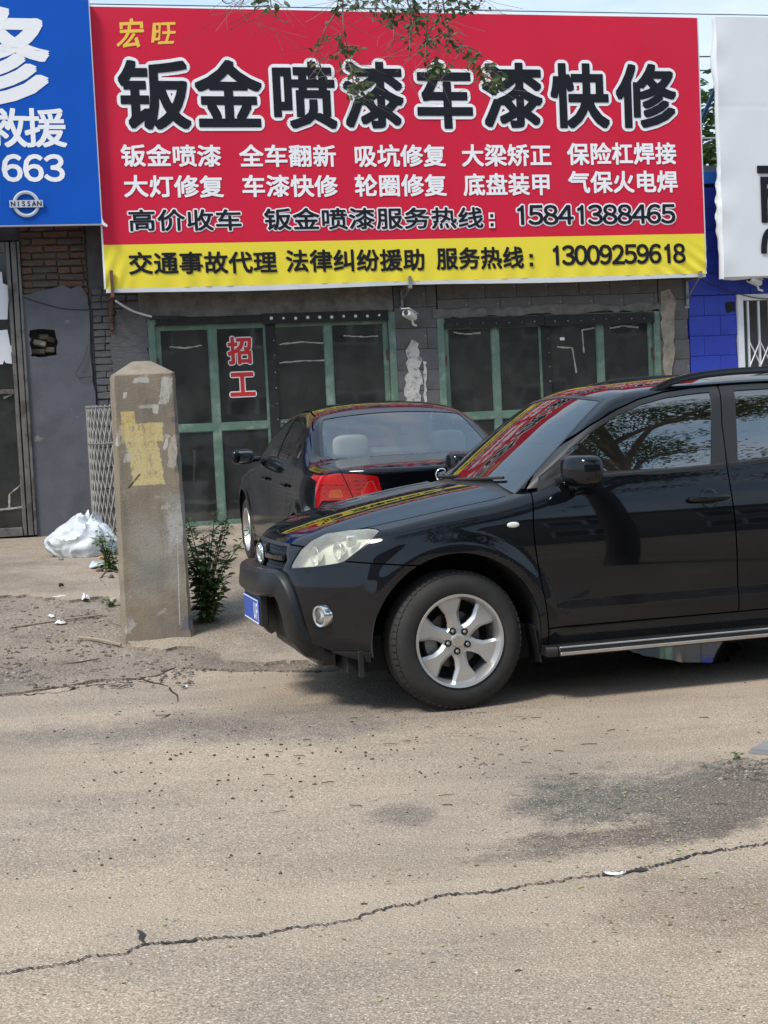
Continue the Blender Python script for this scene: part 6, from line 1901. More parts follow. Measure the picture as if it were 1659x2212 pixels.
for i, s in enumerate((-1, 1)):
    for d_, kg, kd in ((fdq[i], kFG, kFD), (rdq[i], kRG, kRD)):
        panel('window_glass', q_gh, HV, HF, [kg], MT['saloon_glass'], d_, (s,), off=-.006, th=.004)
        panel('window_frame', q_gh, HV, HF, [lambda V: kd(V) + g, lambda V: .001 - kg(V), qbelt], MT['gloss_black'], d_, (s,), off=-.001, th=.02)
    for d_, xa in ((fdq[i], 1.18), (rdq[i], 2.08)):
        wq = surf_pt(q_low, xa + .1, .86)
        MB().tube([(xa + t * .2, s * (wq + .004 + .028 * math.sin(math.pi * min(max(t, .05), .95)) ** .5), .86) for t in np.linspace(0, 1, 11)], .013, 8).build('handle', P2, d_, smooth=60)
    mr = empty('side_mirror', (0, 0, 0), 0, sed)
    superell((.70, s * .955, 1.015), .055, .100, .062, .6, fn=lambda p, s=s: Vector((p.x + p.y * s * .25, p.y, p.z * (1.05 - .5 * max(p.y * s, 0))))).build('housing', P2, mr, smooth=60)
    superell((.752, s * .955, 1.015), .010, .084, .048, .5).build('mirror_glass', mat('mirror glass', (.32, .36, .36), .04, metal=1.0) if s < 0 else MT['dullchrome'], mr, smooth=60)
    MB().tube([(.68, s * .80, .99), (.69, s * .87, .985)], .022, 8).build('stalk', P2, mr)
    for xc in (0, QWB):
        def ml(a, b, h, xc=xc, s=s): return (xc + a, s * h, QAZ + b)
        MB().lathe([(QARC + .004, .84), (QARC + .004, .45), (.001, .45)], 32, ml, a0=-.5, a1=math.pi + .5).build('wheel_liner', MT['dark'], sed, smooth=40)
        make_wheel(sed, (xc, s * .745, QTR), s, QTR, .195, .195, 7, R(90), 0, 5, 'thin')
MB().box(-.5, 3.4, -.66, .66, .20, .36).build('underbody', MT['dark'], sed)
MB().box(2.30, 2.85, -.62, .62, .96, .985).build('parcel_shelf', MT['seat'], sed, bevel=.01)
MB().box(.55, .9, -.66, .66, .82, .95).build('dashboard', MT['seat'], sed, bevel=.03)
for y_ in (-.35, .35):
    st = seat_mesh(1.50, y_, .50, .48, .58).build('front_seat', MT['cream_seat'], sed, bevel=.03, seg=2, smooth=50)
    superell((1.66, y_, 1.26), .05, .13, .085, .6).build('headrest', MT['cream_seat'], st, smooth=60)
st = seat_mesh(2.28, 0, .50, 1.22, .50).build('rear_seat', MT['cream_seat'], sed, bevel=.03, seg=2, smooth=50)
for y_ in (-.38, .38):
    superell((2.44, y_, 1.135), .05, .14, .095, .55).build('headrest', MT['cream_seat'], st, smooth=60)
# ================================================================== concrete gate post
def post_mat():
    m = mat('stained concrete post', (0.262, 0.212, 0.152), 0.9, var=.22, vs=5, c2=(0.195, 0.166, 0.130), c2s=2.2, c2lo=.42, c2hi=.62, bump=.35, bs=70, c3=(.36, .33, .29), c3s=7, c3lo=.63, c3hi=.70)
    nt = m.node_tree; L = nt.links.new
    p = nt.nodes['Principled BSDF']
    src = p.inputs['Base Color'].links[0].from_socket
    tc = nd(nt, 'ShaderNodeTexCoord'); sp = nd(nt, 'ShaderNodeSeparateXYZ'); L(tc.outputs['Object'], sp.inputs[0])
    def mth(op, a, b=0.0):
        q = nd(nt, 'ShaderNodeMath', _operation=op)
        for i, s_ in enumerate((a, b)):
            if isinstance(s_, (int, float)): q.inputs[i].default_value = s_
            else: L(s_, q.inputs[i])
        return q.outputs[0]
    def noi(s, d=5.0, st=(1, 1, 1)):
        mp = nd(nt, 'ShaderNodeMapping', Scale=st); L(tc.outputs['Object'], mp.inputs[0])
        n = nd(nt, 'ShaderNodeTexNoise', Scale=s, Detail=d, Roughness=.7); L(mp.outputs[0], n.inputs['Vector']); return n.outputs['Fac']
    front = nd(nt, 'ShaderNodeMapRange', **{'1': -.17, '2': -.2}); L(sp.outputs[1], front.inputs[0])
    def patch(src, cx, cz, hx, hz, slant, colr, jag, amt=1.0, st=(1, 1, 1), ns=9.0, soft=.025):
        ax = mth('DIVIDE', mth('ABSOLUTE', mth('SUBTRACT', mth('SUBTRACT', sp.outputs[0], cx), mth('MULTIPLY', mth('SUBTRACT', sp.outputs[2], cz), slant))), hx)
        az = mth('DIVIDE', mth('ABSOLUTE', mth('SUBTRACT', sp.outputs[2], cz)), hz)
        d = mth('ADD', mth('MAXIMUM', ax, az), mth('MULTIPLY', mth('SUBTRACT', noi(ns, 6.0, st), .5), jag))
        f = nd(nt, 'ShaderNodeMapRange', **{'1': 1 + soft, '2': 1 - soft}); L(d, f.inputs[0])
        wear = nd(nt, 'ShaderNodeMapRange', **{'1': .34, '2': .46, '3': .25, '4': 1.0}); L(noi(38., 4.0, (1, 1, .5)), wear.inputs[0])
        f2 = mth('MULTIPLY', mth('MULTIPLY', mth('MULTIPLY', f.outputs[0], front.outputs[0]), amt), wear.outputs[0])
        mx = nd(nt, 'ShaderNodeMix', _data_type='RGBA', **{'7': tuple(colr) + (1,)})
        L(f2, mx.inputs[0]); L(src, mx.inputs[6])
        return mx.outputs[2]
    src = patch(src, .03, .62, .17, .25, 0.1, (.34, .325, .30), 1.8, .5, ns=4.0, soft=.4)
    src = patch(src, -.02, 1.250, .105, .160, -.12, (.54, .44, .21), .60, .94, (1, 1, 2.2), 12.)
    src = patch(src, -.033, 1.445, .140, .062, .0, (.56, .45, .21), .62, .94, (1.5, 1, 1), 11.)
    src = patch(src, -.118, 1.540, .046, .052, .0, (.56, .42, .17), .35, .94, ns=14.)
    src = patch(src, -.02, 1.110, .09, .020, .0, (.56, .46, .22), .8, .85, ns=14.)
    src = patch(src, .145, 1.72, .035, .085, .2, (.47, .44, .39), 1.3, .9, ns=16.)
    src = patch(src, .17, 1.30, .03, .10, .1, (.45, .40, .33), 1.8, .8, ns=18.)
    src = patch(src, -.02, 1.80, .05, .018, .0, (.48, .46, .42), 2.0, .9, ns=22.)
    src = patch(src, .16, .80, .06, .16, .0, (.46, .46, .46), 1.9, .6, ns=6., soft=.45)
    src = patch(src, .158, .42, .004, .30, .03, (.48, .47, .45), .5, .8, ns=6.)
    src = patch(src, .20, .13, .03, .05, .3, (.11, .12, .14), 1.4, .85, ns=14.)
    src = patch(src, -.10, 1.12, .008, .045, .9, (.03, .028, .026), .5, .9, ns=8.)
    src = patch(src, -.02, .47, .10, .10, .2, (.13, .12, .115), 2.0, .45, ns=5., soft=.5)
    for (cx_, cz_, hx_, hz_, c_) in ((-.13, 1.70, .012, .02, .5), (.02, 1.62, .06, .012, .42), (.07, 1.60, .02, .03, .5), (-.19, 1.42, .012, .05, .45), (-.14, 1.28, .02, .03, .46), (.13, 1.38, .012, .05, .5), (.19, 1.52, .02, .02, .14), (.20, 1.22, .015, .05, .13), (.1, .93, .03, .012, .4)):
        src = patch(src, cx_, cz_, hx_, hz_, .2, (c_, c_ * .93, c_ * .84), 1.5, .9, ns=20.)
    gr_ = nd(nt, 'ShaderNodeMapRange', **{'1': .5, '2': .72, '3': 1.0, '4': .72}); L(noi(3.0, 7.0, (3, 3, .35)), gr_.inputs[0])
    mg = nd(nt, 'ShaderNodeMix', _data_type='RGBA', _blend_type='MULTIPLY', **{'0': 1.0}); L(src, mg.inputs[6]); L(gr_.outputs[0], mg.inputs[7])
    L(mg.outputs[2], p.inputs['Base Color'])
    return m
pb = gpt(343, 1391)
PYAW = R(11)
pc = pb + Vector((-math.sin(PYAW), math.cos(PYAW), 0)) * .23
prings = [(-.10, .250), (.02, .244), (.10, .240), (.9, .230), (1.80, .216), (1.845, .216)]
def post_section(h, ch=.028):
    return [(-h + ch, -h), (h - ch, -h), (h, -h + ch), (h, h - ch), (h - ch, h), (-h + ch, h), (-h, h - ch), (-h, -h + ch)]
vs, fs = [], []
r = random.Random(8)
zl = [-.1, 0.02, .05, .12] + [.2 + .08 * i for i in range(20)] + [1.80, 1.835]
hsp = spl(prings)
for z_ in zl:
    h = float(hsp(z_))
    for k, (a, b) in enumerate(post_section(h, .020 + .012 * r.random())):
        j = .0035 if .05 < z_ < 1.8 else .002
        vs.append((a + r.uniform(-j, j), b + r.uniform(-j, j), z_))
nl = len(zl)
for i in range(nl - 1):
    for k in range(8): fs.append((8 * i + k, 8 * i + (k + 1) % 8, 8 * i + 8 + (k + 1) % 8, 8 * i + 8 + k))
b0 = len(vs)
for h, z_ in ((.212, 1.842), (.070, 1.930), (.055, 1.934)):
    vs += [(a + r.uniform(-.004, .004), b + r.uniform(-.004, .004), z_) for a, b in post_section(h, .02)]
for i in range(3):
    a0 = 8 * (nl - 1) + 8 * i
    for k in range(8): fs.append((a0 + k, a0 + (k + 1) % 8, a0 + 8 + (k + 1) % 8, a0 + 8 + k))
fs.append(tuple(len(vs) - 8 + k for k in range(8)))
post = MB().add(vs, fs).build('concrete_post', post_mat(), None, smooth=25)
post.location = (pc.x, pc.y, ground_z(pb.x, pb.y) + .0)
post.rotation_euler = (0, 0, PYAW)
tag(post, 'tall square concrete post with pyramid top and peeling yellow paint', 'post')

# ================================================================== plants
MT['weed'] = leafmat('weed leaf', (0.070, 0.125, 0.038), (0.15, 0.215, 0.075), .35)
MT['weed_light'] = leafmat('pale weed leaf', (0.10, 0.16, 0.04), (0.16, 0.21, 0.07), .35)
MT['stem'] = mat('green brown stem', (0.075, 0.085, 0.035), .8)
def leaf_shape(mb, p, u, n, l, w):
    u = u.normalized(); v = u.cross(n)
    if v.length < 1e-4: v = u.orthogonal()
    v.normalize(); n = v.cross(u)
    a = p; t = p + u * l - n * l * .12
    q1, q2 = p + u * l * .33 + v * w * .5 + n * w * .10, p + u * l * .70 + v * w * .38 + n * w * .04
    r1, r2 = p + u * l * .33 - v * w * .5 + n * w * .10, p + u * l * .70 - v * w * .38 + n * w * .04
    m1, m2 = p + u * l * .33, p + u * l * .70 - n * l * .03
    mb.add([a, q1, q2, t, r2, r1, m1, m2], [(0, 1, 6), (1, 2, 7, 6), (2, 3, 7), (0, 6, 5), (6, 7, 4, 5), (7, 3, 4)])
def bush(name, base, h, spread, nst, nlf, ll, mt_, label, cat, seed, lean=(0, 0)):
    r = random.Random(seed)
    root = empty(name, base)
    tag(root, label, cat)
    ms, ml = MB(), MB()
    for s_ in range(nst):
        a = r.uniform(0, 6.28); sp_ = spread * r.uniform(.2, 1.0); hh = h * r.uniform(.5, 1.0) * (1.0 if s_ else 1)
        if s_ == 0: sp_, hh = spread * .25, h
        tip = Vector((math.cos(a) * sp_ + lean[0] * hh, math.sin(a) * sp_ * .7 + lean[1], hh))
        mid = Vector((tip.x * .35, tip.y * .35, hh * .55))
        pts = smoothpts([(r.uniform(-.03, .03), r.uniform(-.03, .03), -.02), mid, tip], 6)
        ms.tube(pts, [.006 * (1 - .75 * i / (len(pts) - 1)) * (h / .5) ** .5 for i in range(len(pts))], 5)
        for k in range(nlf):
            t = r.uniform(.12, 1.0) ** .85
            i = min(int(t * (len(pts) - 1)), len(pts) - 2)
            p = pts[i].lerp(pts[i + 1], t * (len(pts) - 1) - i)
            an = r.uniform(0, 6.28)
            d = Vector((math.cos(an), math.sin(an), r.uniform(-.25, .7)))
            tw = r.uniform(.0, .09) * (1.15 - t) * (h / .8)
            q = p + d * tw
            if tw > .03: ms.tube([p, q], .0018, 4, cap=False)
            l = ll * r.uniform(.55, 1.15) * (1.1 - .35 * t)
            leaf_shape(ml, q, d + Vector((0, 0, r.uniform(-.5, .1))), Vector((r.uniform(-.4, .4), r.uniform(-.6, .2), 1)), l, l * r.uniform(.5, .7))
    ms.build('stem', MT['stem'], root, fix=False)
    ml.build('foliage', mt_, root, fix=False)
    return root
b = gpt(438, 1362)
bush('weed_bush', (b.x + .03, b.y + .10, ground_z(b.x, b.y) + .02), .80, .30, 22, 52, .066, MT['weed'], 'dark green leafy weed bush growing against the right of the concrete post', 'bush', 4, (.10, 0))
b = gpt(236, 1243)
bush('weed_bush', (b.x, b.y, ground_z(b.x, b.y) + .02), .36, .14, 10, 22, .06, MT['weed_light'], 'pale green weed tuft between the white bag and the concrete post', 'bush', 5)
b = gpt(237, 1322)
bush('weed_sprig', (b.x, b.y, ground_z(b.x, b.y) + .01), .09, .08, 6, 8, .045, MT['weed'], 'tiny weed sprig in the dirt left of the post foot', 'weed', 6)
b = gpt(1590, 1641)
bush('weed_sprig', (b.x, b.y, .0), .035, .03, 6, 4, .022, MT['weed'], 'tiny green weed sprig beside the grey kerb stone at right', 'weed', 7)

# ================================================================== rubbish and small things
bagc = gpt(166, 1213)
MT['bag'] = mat('thin white plastic bag', (0.66, 0.69, 0.72), 0.30, var=.10, vs=5, c2=(.40, .52, .64), c2s=5, c2lo=.56, c2hi=.72, c3=(.60, .47, .36), c3s=5, c3lo=.66, c3hi=.74)
MT['bag'].node_tree.nodes['Principled BSDF'].inputs['Transmission Weight'].default_value = .18
bm = bmesh.new(); bmesh.ops.create_icosphere(bm, subdivisions=5, radius=1.0)
for v in bm.verts:
    p = v.co.copy()
    n1 = noise.noise(p * 1.1 + Vector((2, 0, 1))); n2 = abs(noise.noise(p * 2.9)); n3 = abs(noise.noise(p * 6.5 + Vector((4, 4, 4)))); n4 = abs(noise.noise(p * 14.))
    fold = abs(math.sin(3.5 * math.atan2(p.y, p.x - .35) + 5 * noise.noise(p * .9))) * max(0, p.z + .35)
    k = 1 + .26 * n1 - .15 * (n2 - .2) - .16 * fold - .03 * (n3 - .15)
    q = Vector((p.x * .36 * k, p.y * .27 * k, p.z * .27 * k))
    q.z *= 1.0 + .35 * math.exp(-((q.x - .13) / .16) ** 2) - .25 * (q.x < -.1) * min(1, (-.1 - q.x) * 4)
    if q.z < -.10: q.z = -.10 - (q.z + .10) * .05
    v.co = q
_nt = MT['bag'].node_tree; _v = nd(_nt, 'ShaderNodeTexVoronoi', _feature='DISTANCE_TO_EDGE', Scale=11.0); _tc = nd(_nt, 'ShaderNodeTexCoord'); _nt.links.new(_tc.outputs['Object'], _v.inputs['Vector']); _b = nd(_nt, 'ShaderNodeBump', Strength=.5, Distance=.015); _nt.links.new(_v.outputs['Distance'], _b.inputs['Height']); _nt.links.new(_b.outputs[0], _nt.nodes['Principled BSDF'].inputs['Normal'])
me = bpy.data.meshes.new('plastic_bag'); bm.to_mesh(me); bm.free()
me.polygons.foreach_set('use_smooth', [True] * len(me.polygons)); me.set_sharp_from_angle(angle=R(38))
o = link_mesh('plastic_bag', me, MT['bag'])
o.location = (bagc.x, bagc.y + .25, ground_z(bagc.x, bagc.y) + .135)
tag(o, 'crumpled white plastic bag stuffed full on the forecourt', 'bag')

# rolled lattice fence behind the post
mc = gpt(262, 1172)
mr_ = empty('lattice_roll', (mc.x, mc.y, ground_z(mc.x, mc.y) + .03), PSI)
tag(mr_, 'roll of pale criss-cross lattice fencing standing behind the concrete post', 'fence roll')
mb1, mb2 = MB(), MB()
RH, RR, TW = 1.50, .29, 1.2
for k in range(34):
    for sgn, m_ in ((1, mb1), (-1, mb2)):
        a = 2 * math.pi * k / 34
        m_.tube([(RR * math.cos(a + sgn * TW * t) * (1 + .012 * sgn), RR * math.sin(a + sgn * TW * t) * (1 + .012 * sgn), RH * t) for t in np.linspace(0, 1, 15)], .0085, 4, cap=False)
MT['lattice'] = mat('weathered pale lattice', (0.29, 0.275, 0.255), .7, var=.25)
mb1.build('strands', MT['lattice'], mr_, fix=False); mb2.build('strands', MT['lattice'], mr_, fix=False)
for zz in (.02, RH * .72, RH - .02):
    MB().tube([(RR * 1.03 * math.cos(a), RR * 1.03 * math.sin(a), zz) for a in np.linspace(0, 2 * math.pi, 40)[:-1]], .008, 5, closed=True).build('hoop', MT['galv'], mr_)

def stick(pts, rad, label, m_=None):
    P = [gpt(a, b) + Vector((0, 0, z_)) for a, b, z_ in pts]
    c = P[0].copy()
    mb = MB().tube(smoothpts([p - c for p in P], 4), rad, 6)
    o = mb.build('stick', m_ or MT['twig'], None, smooth=50); o.location = c
    tag(o, label, 'stick', 'sticks lying by the post')
MT['pale_wood'] = mat('weathered pale wood', (.30, .24, .17), .9, var=.2)
stick([(170, 1386, .03), (215, 1394, .04), (262, 1404, .035)], .009, 'thick brown stick lying on the dirt in front of the post', MT['pale_wood'])
stick([(20, 1362, .02), (110, 1350, .025), (222, 1334, .02)], .006, 'long thin pale stick lying left of the post', MT['pale_wood'])
stick([(118, 1443, .015), (170, 1437, .02), (215, 1428, .015)], .005, 'thin dark twig on the gravel below the brown stick')
stick([(215, 1260, .03), (235, 1252, .08), (256, 1250, .05)], .008, 'short brown stick on the rubbish beside the post')
stick([(206, 1250, .02), (225, 1268, .03), (228, 1275, .02)], .009, 'short forked brown twig beside the weeds at the post')
def scrap(px, py, w, d, label, m_, seed, name='paper_scrap', cat='scrap', lift=.02, h=.012):
    r = random.Random(seed)
    p = gpt(px, py)
    vs, n = [], 9
    ring = [(w * math.cos(k * 6.283 / n) * r.uniform(.6, 1.1), d * math.sin(k * 6.283 / n) * r.uniform(.6, 1.1)) for k in range(n)]
    vs = [(a, b, r.uniform(0, h)) for a, b in ring] + [(a * .5, b * .5, h * r.uniform(.6, 2.2)) for a, b in ring] + [(0, 0, h * 1.2)]
    fs = [(k, (k + 1) % n, n + (k + 1) % n, n + k) for k in range(n)] + [(n + k, n + (k + 1) % n, 2 * n) for k in range(n)]
    o = MB().add(vs, fs).build(name, m_, None, smooth=50)
    o.location = (p.x, p.y, ground_z(p.x, p.y) + lift)
    tag(o, label, cat)
scrap(128, 1297, .11, .07, 'flat white scrap on the dirt below the plastic bag', MT['paper'], 1)
scrap(185, 1303, .035, .05, 'small folded white scrap right of the flat white one', MT['paper'], 2, h=.03)
scrap(246, 1303, .05, .05, 'pale paper scrap against the left side of the post foot', MT['tape'], 3)
scrap(112, 1339, .03, .03, 'small pale flake nearest the dirt edge left of the post', MT['paper'], 4)
scrap(131, 1353, .04, .03, 'pale oval flake on the dirt left of the brown stick', MT['paper'], 5)
scrap(211, 1234, .10, .12, 'pale blue plastic rag at the foot of the weeds', mat('pale blue rag', (.42, .52, .55), .6, var=.2), 6, 'plastic_rag', 'rag', .04, .03)
scrap(219, 1214, .05, .05, 'orange scrap beside the pale blue rag', mat('faded orange', (.55, .22, .12), .6), 7, lift=.04)
scrap(134, 1279, .03, .03, 'black crumb of rubbish above the flat white scrap', MT['dark'], 8, 'rubbish_crumb', 'rubbish', .04, .02)
scrap(402, 1486, .02, .014, 'white chip lying on the road right of the post', MT['paper'], 9, 'chip', 'chip', .004, .01)
p_ = gpt(1330, 1892)
vs = []
for t in np.linspace(0, 1, 14):
    a = math.pi * (1.1 + .8 * t)
    for ww in (0, 1): vs.append((.036 * math.cos(a), .032 * math.sin(a) + ww * .004 * math.sin(math.pi * t) + (.004 if int(t * 13) % 3 == 0 else 0) * ww, .006 + .008 * ww))
o = MB().add(vs, [(2 * i, 2 * i + 1, 2 * i + 3, 2 * i + 2) for i in range(13)]).build('peel_scrap', MT['paper'], None, fix=False)
o.location = (p_.x, p_.y + .01, 0.004)
tag(o, 'curved white peel lying on the long crack in the road', 'scrap')
r = random.Random(21)
MT['rubble'] = mat('broken brick and mortar', (.20, .15, .115), .95, var=.4, vs=9, c2=(.33, .30, .27), c2s=6)
for i, (px, py, s_, lb) in enumerate(((228, 1232, .05, 'largest brick lump under the weeds left of the post'), (246, 1240, .045, 'brick lump touching the left side of the post'), (216, 1243, .035, 'small brick lump at the edge of the rubbish by the post'), (132, 1218, .03, 'lone brick crumb in front of the white plastic bag'), (240, 1258, .04, 'dark brick lump lowest in the rubbish by the post'))):
    p = gpt(px, py)
    mb = superell((0, 0, 0), s_, s_ * .7, s_ * .5, .7, 9, 6, fn=lambda q: q * (1 + .35 * noise.noise(q * 30 + Vector((i, 0, 0)))))
    o = mb.build('brick_lump', MT['rubble'], None); o.location = (p.x, p.y, ground_z(p.x, p.y) + .035 + s_ * .35); o.rotation_euler = (r.uniform(-.4, .4), r.uniform(-.4, .4), r.uniform(0, 6))
    tag(o, lb, 'rubble', 'brick lumps by the post')
k0 = gpt(1618, 1626)
ks = MB().box(0, 1.3, -.02, .22, -.05, .022).build('kerb_stone', mat('grey kerb concrete', (.22, .22, .22), .85, var=.15, bump=.3), None, bevel=.012, seg=2)
ks.location = (k0.x, k0.y, 0.0); ks.rotation_euler = (0, 0, R(-38))
tag(ks, 'grey concrete kerb stone at the right edge of the picture', 'kerb')

# ================================================================== street tree whose twigs hang into the top of the view
MT['elm_leaf'] = leafmat('elm leaf', (0.035, 0.070, 0.018), (0.080, 0.125, 0.035), .35)
MT['elm_leaf_red'] = leafmat('young elm leaf', (0.060, 0.075, 0.020), (0.12, 0.10, 0.035), .35)
MT['bark'] = mat('rough bark', (0.15, 0.13, 0.11), .95, var=.35, vs=8, bump=1.0, bs=25, stretch=(1, 1, .25))
tree = empty('street_tree', (3.9, 4.73, 0))
tag(tree, 'street tree whose thin leafy twigs hang before the top of the red sign', 'tree')
r = random.Random(31)
T0 = Vector((3.9, 4.73, 0))
mb = MB()
mb.tube(smoothpts([(0, 0, -.1), (.02, .0, .35), (-.05, .05, 1.6), (.05, .0, 2.9), (.0, .1, 4.2), (.1, 0, 5.6)], 5), [.17, .155, .15, .148, .146, .144, .142, .14, .138, .136, .134, .132, .13, .128, .126, .124, .12, .115, .11, .105, .10, .095, .09, .085, .08, .07][:26], 14)
limbs = []
for k in range(11):
    a = k * 2.4 + r.uniform(-.3, .3); z0 = r.uniform(2.7, 4.6); l = r.uniform(1.8, 3.4)
    tip = Vector((math.cos(a) * l, math.sin(a) * l, z0 + r.uniform(.9, 2.4)))
    st = Vector((0, 0, z0)); md = st.lerp(tip, .5) + Vector((r.uniform(-.2, .2), r.uniform(-.2, .2), .25))
    pts = smoothpts([st, md, tip], 5)
    mb.tube(pts, [.085 * (1 - .8 * i / 10) for i in range(11)], 7)
    limbs.append(pts)
tipw = at(830, -60, 7.5)
arm = smoothpts([Vector((0, 0, 3.6)), Vector((-1.4, 1.2, 4.5)), Vector((-2.7, 2.2, 4.6)), tipw + Vector((.45, -.2, .45)) - T0, tipw + Vector((-.35, .0, .25)) - T0], 6)
mb.tube(arm, [.075 * (1 - .85 * i / (len(arm) - 1)) for i in range(len(arm))], 7)
mb.build('trunk', MT['bark'], tree, smooth=60, fix=False)
crown = MB()
cl = []
for pts in limbs:
    for i in range(4, len(pts)): cl += [pts[i]] * 3
for k in range(300):
    c = r.choice(cl) + Vector((r.gauss(0, .50), r.gauss(0, .50), r.gauss(.1, .42)))
    wp = c + T0
    if wp.z < 2.05 + .30 * max(wp.y, 0) + .45 and abs(wp.x) < .30 * wp.y + 1.0: continue
    for q in range(64):
        p = c + Vector((r.gauss(0, .19), r.gauss(0, .19), r.gauss(0, .08)))
        an = r.uniform(0, 6.28)
        d = Vector((math.cos(an), math.sin(an), r.uniform(-.7, .3))).normalized()
        l = r.uniform(.06, .10)
        v = d.cross(Vector((r.uniform(-.5, .5), r.uniform(-.5, .5), 1))).normalized()
        crown.add([p, p + d * l * .5 + v * l * .27, p + d * l, p + d * l * .5 - v * l * .27], [(0, 1, 2, 3)])
crown.build('crown', MT['elm_leaf'], tree, fix=False)
def twig(pxs, Y, seed, nl, ll, spread):
    r = random.Random(seed)
    P = [at(448 + .405 * a, .405 * b, Y + r.uniform(-.05, .05)) - T0 for a, b in pxs]
    pts = smoothpts(P, 6)
    tw = MB(); lf = MB()
    n = len(pts)
    tw.tube(pts, [.0050 * (1 - .75 * i / (n - 1)) for i in range(n)], 5)
    for k in range(nl):
        t = r.random() ** .8
        i = min(int(t * (n - 1)), n - 2)
        p = pts[i].lerp(pts[i + 1], t * (n - 1) - i)
        q = p + Vector((r.gauss(0, spread), r.gauss(0, spread), r.gauss(-.012, spread * .8)))
        if r.random() < .5: tw.tube([p, q], .0012, 3, cap=False)
        an = r.uniform(0, 6.28)
        leaf_shape(lf, q, Vector((math.cos(an), math.sin(an) * .5, r.uniform(-1.2, .3))), Vector((r.uniform(-.6, .6), -1, r.uniform(-.2, .9))), ll * r.uniform(.6, 1.25), ll * r.uniform(.35, .6))
    for k in range(5):
        i = r.randrange(n // 2); p = pts[i]
        tw.tube(smoothpts([p, p + Vector((r.uniform(-.10, .10), 0, -.05)), p + Vector((r.uniform(-.22, .22), 0, r.uniform(-.2, -.05)))], 4), .0011, 3, cap=False)
    return tw, lf
tws, lfs, lfr = MB(), MB(), MB()
for k, (pxs, nl, ll, sp_) in enumerate((
    ([(720, -80), (722, 0), (725, 130), (745, 250), (768, 335), (800, 440)], 26, .030, .016),
    ([(790, 400), (800, 430), (815, 450), (830, 470)], 34, .040, .030),
    ([(740, 330), (765, 360), (780, 470), (770, 490)], 26, .040, .022),
    ([(720, 20), (690, 60), (630, 150), (600, 240), (575, 290), (600, 370)], 34, .034, .020),
    ([(715, 180), (705, 230), (690, 280)], 16, .040, .016),
    ([(745, 250), (780, 245), (812, 245)], 10, .036, .012),
    ([(1250, -80), (1255, 0), (1280, 130), (1325, 240), (1420, 330), (1470, 390), (1530, 400)], 60, .034, .024),
    ([(1480, 340), (1520, 370), (1540, 420), (1520, 450)], 34, .046, .026),
    ([(1330, 250), (1390, 250), (1450, 280)], 18, .036, .018),
    ([(1280, 130), (1290, 190), (1285, 240)], 14, .036, .016),
    ([(1170, -80), (1180, 30), (1168, 180), (1165, 290), (1185, 350)], 40, .034, .018),
    ([(1180, 350), (1220, 345), (1260, 340)], 30, .042, .020),
    ([(1170, 200), (1190, 215), (1215, 210)], 16, .036, .012),
    ([(1090, -60), (1100, 60), (1090, 160), (1085, 220)], 30, .036, .022),
    ([(920, -70), (930, 0), (960, 60), (970, 100)], 40, .044, .030),
    ([(890, -50), (900, 40), (895, 90)], 16, .040, .018),
    ([(1010, -60), (1015, 30), (1018, 100)], 14, .040, .016),
    ([(1060, -40), (1080, 50), (1130, 110)], 40, .040, .028),
    ([(1200, -40), (1230, 30), (1235, 130)], 26, .038, .022),
    ([(1300, -60), (1330, 0), (1350, 60)], 30, .042, .026),
    ([(790, -60), (800, 0), (815, 40)], 18, .042, .020),
    ([(700, -30), (695, 20), (690, 60)], 12, .040, .014),
    ([(330, -60), (335, 0), (345, 40)], 16, .048, .022),
    ([(268, -50), (270, 0), (272, 30)], 9, .040, .014),
    ([(1440, -50), (1455, 0), (1450, 25)], 9, .040, .014),
    ([(1380, -40), (1385, 10), (1380, 20)], 8, .036, .012),
    ([(100, -40), (80, 0), (110, 20), (150, 0)], 0, .03, .01), ([(200, -40), (190, 10), (160, 30)], 0, .03, .01),
    ([(360, 30), (370, 90), (410, 120), (450, 110)], 0, .03, .01), ([(990, 100), (995, 180), (985, 240), (930, 280)], 0, .03, .01), ([(1085, 120), (1080, 250), (1072, 330)], 3, .02, .01))):
    tw, lf = twig(pxs, 7.5, 40 + k, int(nl * .75), ll, sp_)
    tws.add(tw.v, tw.f)
    (lfr if k in (6, 8, 3) else lfs).add(lf.v, lf.f)
tws.build('twigs', MT['bark'], tree, fix=False)
lfs.build('hanging_leaves', MT['elm_leaf'], tree, fix=False)
lfr.build('hanging_leaves', MT['elm_leaf_red'], tree, fix=False)

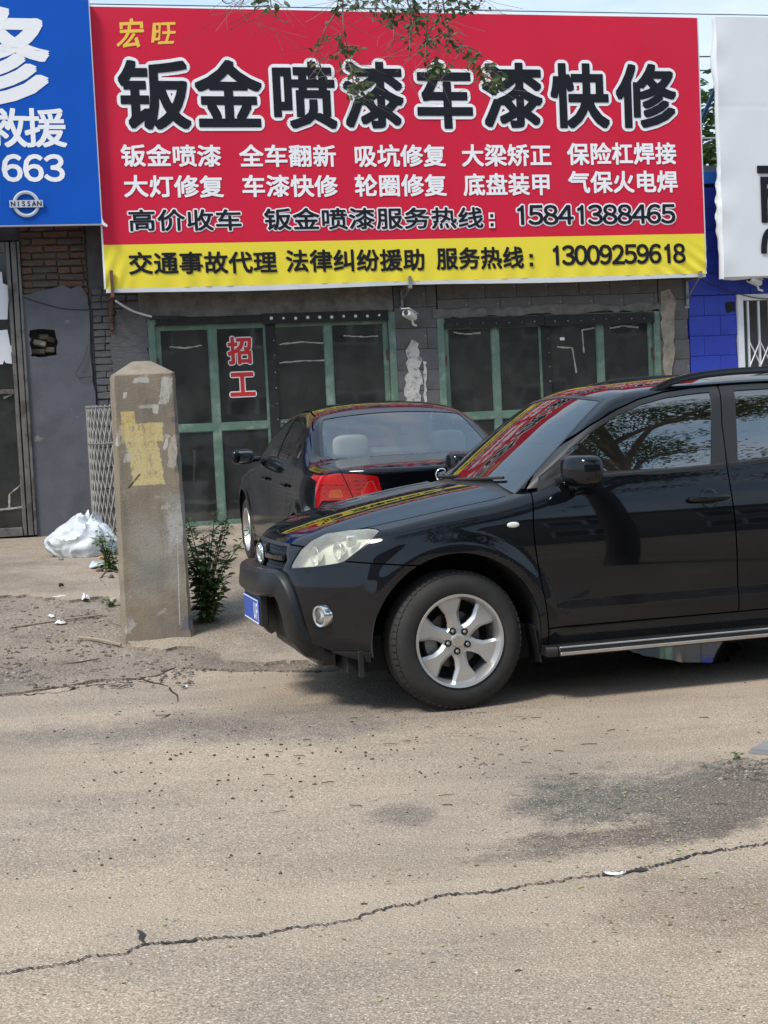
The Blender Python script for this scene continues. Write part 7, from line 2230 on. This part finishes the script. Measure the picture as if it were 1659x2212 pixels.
# ================================================================== trees far behind the shops
MT['far_leaf'] = leafmat('distant leaf', (0.040, 0.080, 0.022), (0.075, 0.13, 0.040), .25)
def far_tree(x, y, h, rad, seed, label):
    r = random.Random(seed)
    root = empty('background_tree', (x, y, 0))
    tag(root, label, 'tree')
    MB().tube([(0, 0, -.2), (.1, 0, h * .35), (0, .1, h * .8)], [.25, .2, .08], 8).build('trunk', MT['bark'], root, smooth=60)
    mb = MB()
    for k in range(480):
        a = r.uniform(0, 6.28); rr = rad * r.random() ** .5
        c = Vector((math.cos(a) * rr, math.sin(a) * rr, h * (.40 + .56 * r.random()) - rr * .35))
        for q in range(26):
            p = c + Vector((r.gauss(0, .35), r.gauss(0, .35), r.gauss(0, .28)))
            an = r.uniform(0, 6.28); d = Vector((math.cos(an), math.sin(an), r.uniform(-.5, .5))).normalized(); l = r.uniform(.2, .42)
            v = d.cross(Vector((r.uniform(-.6, .6), r.uniform(-.6, .6), 1))).normalized()
            mb.add([p, p + d * l * .5 + v * l * .35, p + d * l, p + d * l * .5 - v * l * .35], [(0, 1, 2, 3)])
    mb.build('crown', MT['far_leaf'], root, fix=False)
a = at(1535, 300, 44)
far_tree(a.x + .6, 44, 11.3, 3.8, 1, 'tall green tree far behind, showing between red and white signs')

# ================================================================== the house across the road, seen only in the glass
hb = empty('opposite_house', (2, -13, 0), R(14))
tag(hb, 'plain two-storey house across the road, mirrored dimly in the door glass', 'building')
MT['house_wall'] = mat('pale house wall', (.30, .28, .25), .85, var=.15, vs=.6)
MT['house_glass'] = mat('dark window glass', (.03, .035, .04), .08, coat=.6)
MB().box(-16, 46, -8, 0, -.1, 6.4).build('wall', MT['house_wall'], hb)
MB().box(-16.3, 46.3, -8.3, .35, 6.4, 6.65).build('roof', MT['galv'], hb)
for k in range(18):
    for zz in (1.0, 4.0):
        x_ = -14 + k * 3.4
        w_ = MB().box(x_ - .85, x_ + .85, .0, .05, zz, zz + 1.5).build('window', MT['white_paint'], hb)
        for sx in (-.42, .42): MB().box(x_ + sx - .36, x_ + sx + .36, .05, .06, zz + .08, zz + 1.42).build('pane', MT['house_glass'], w_)
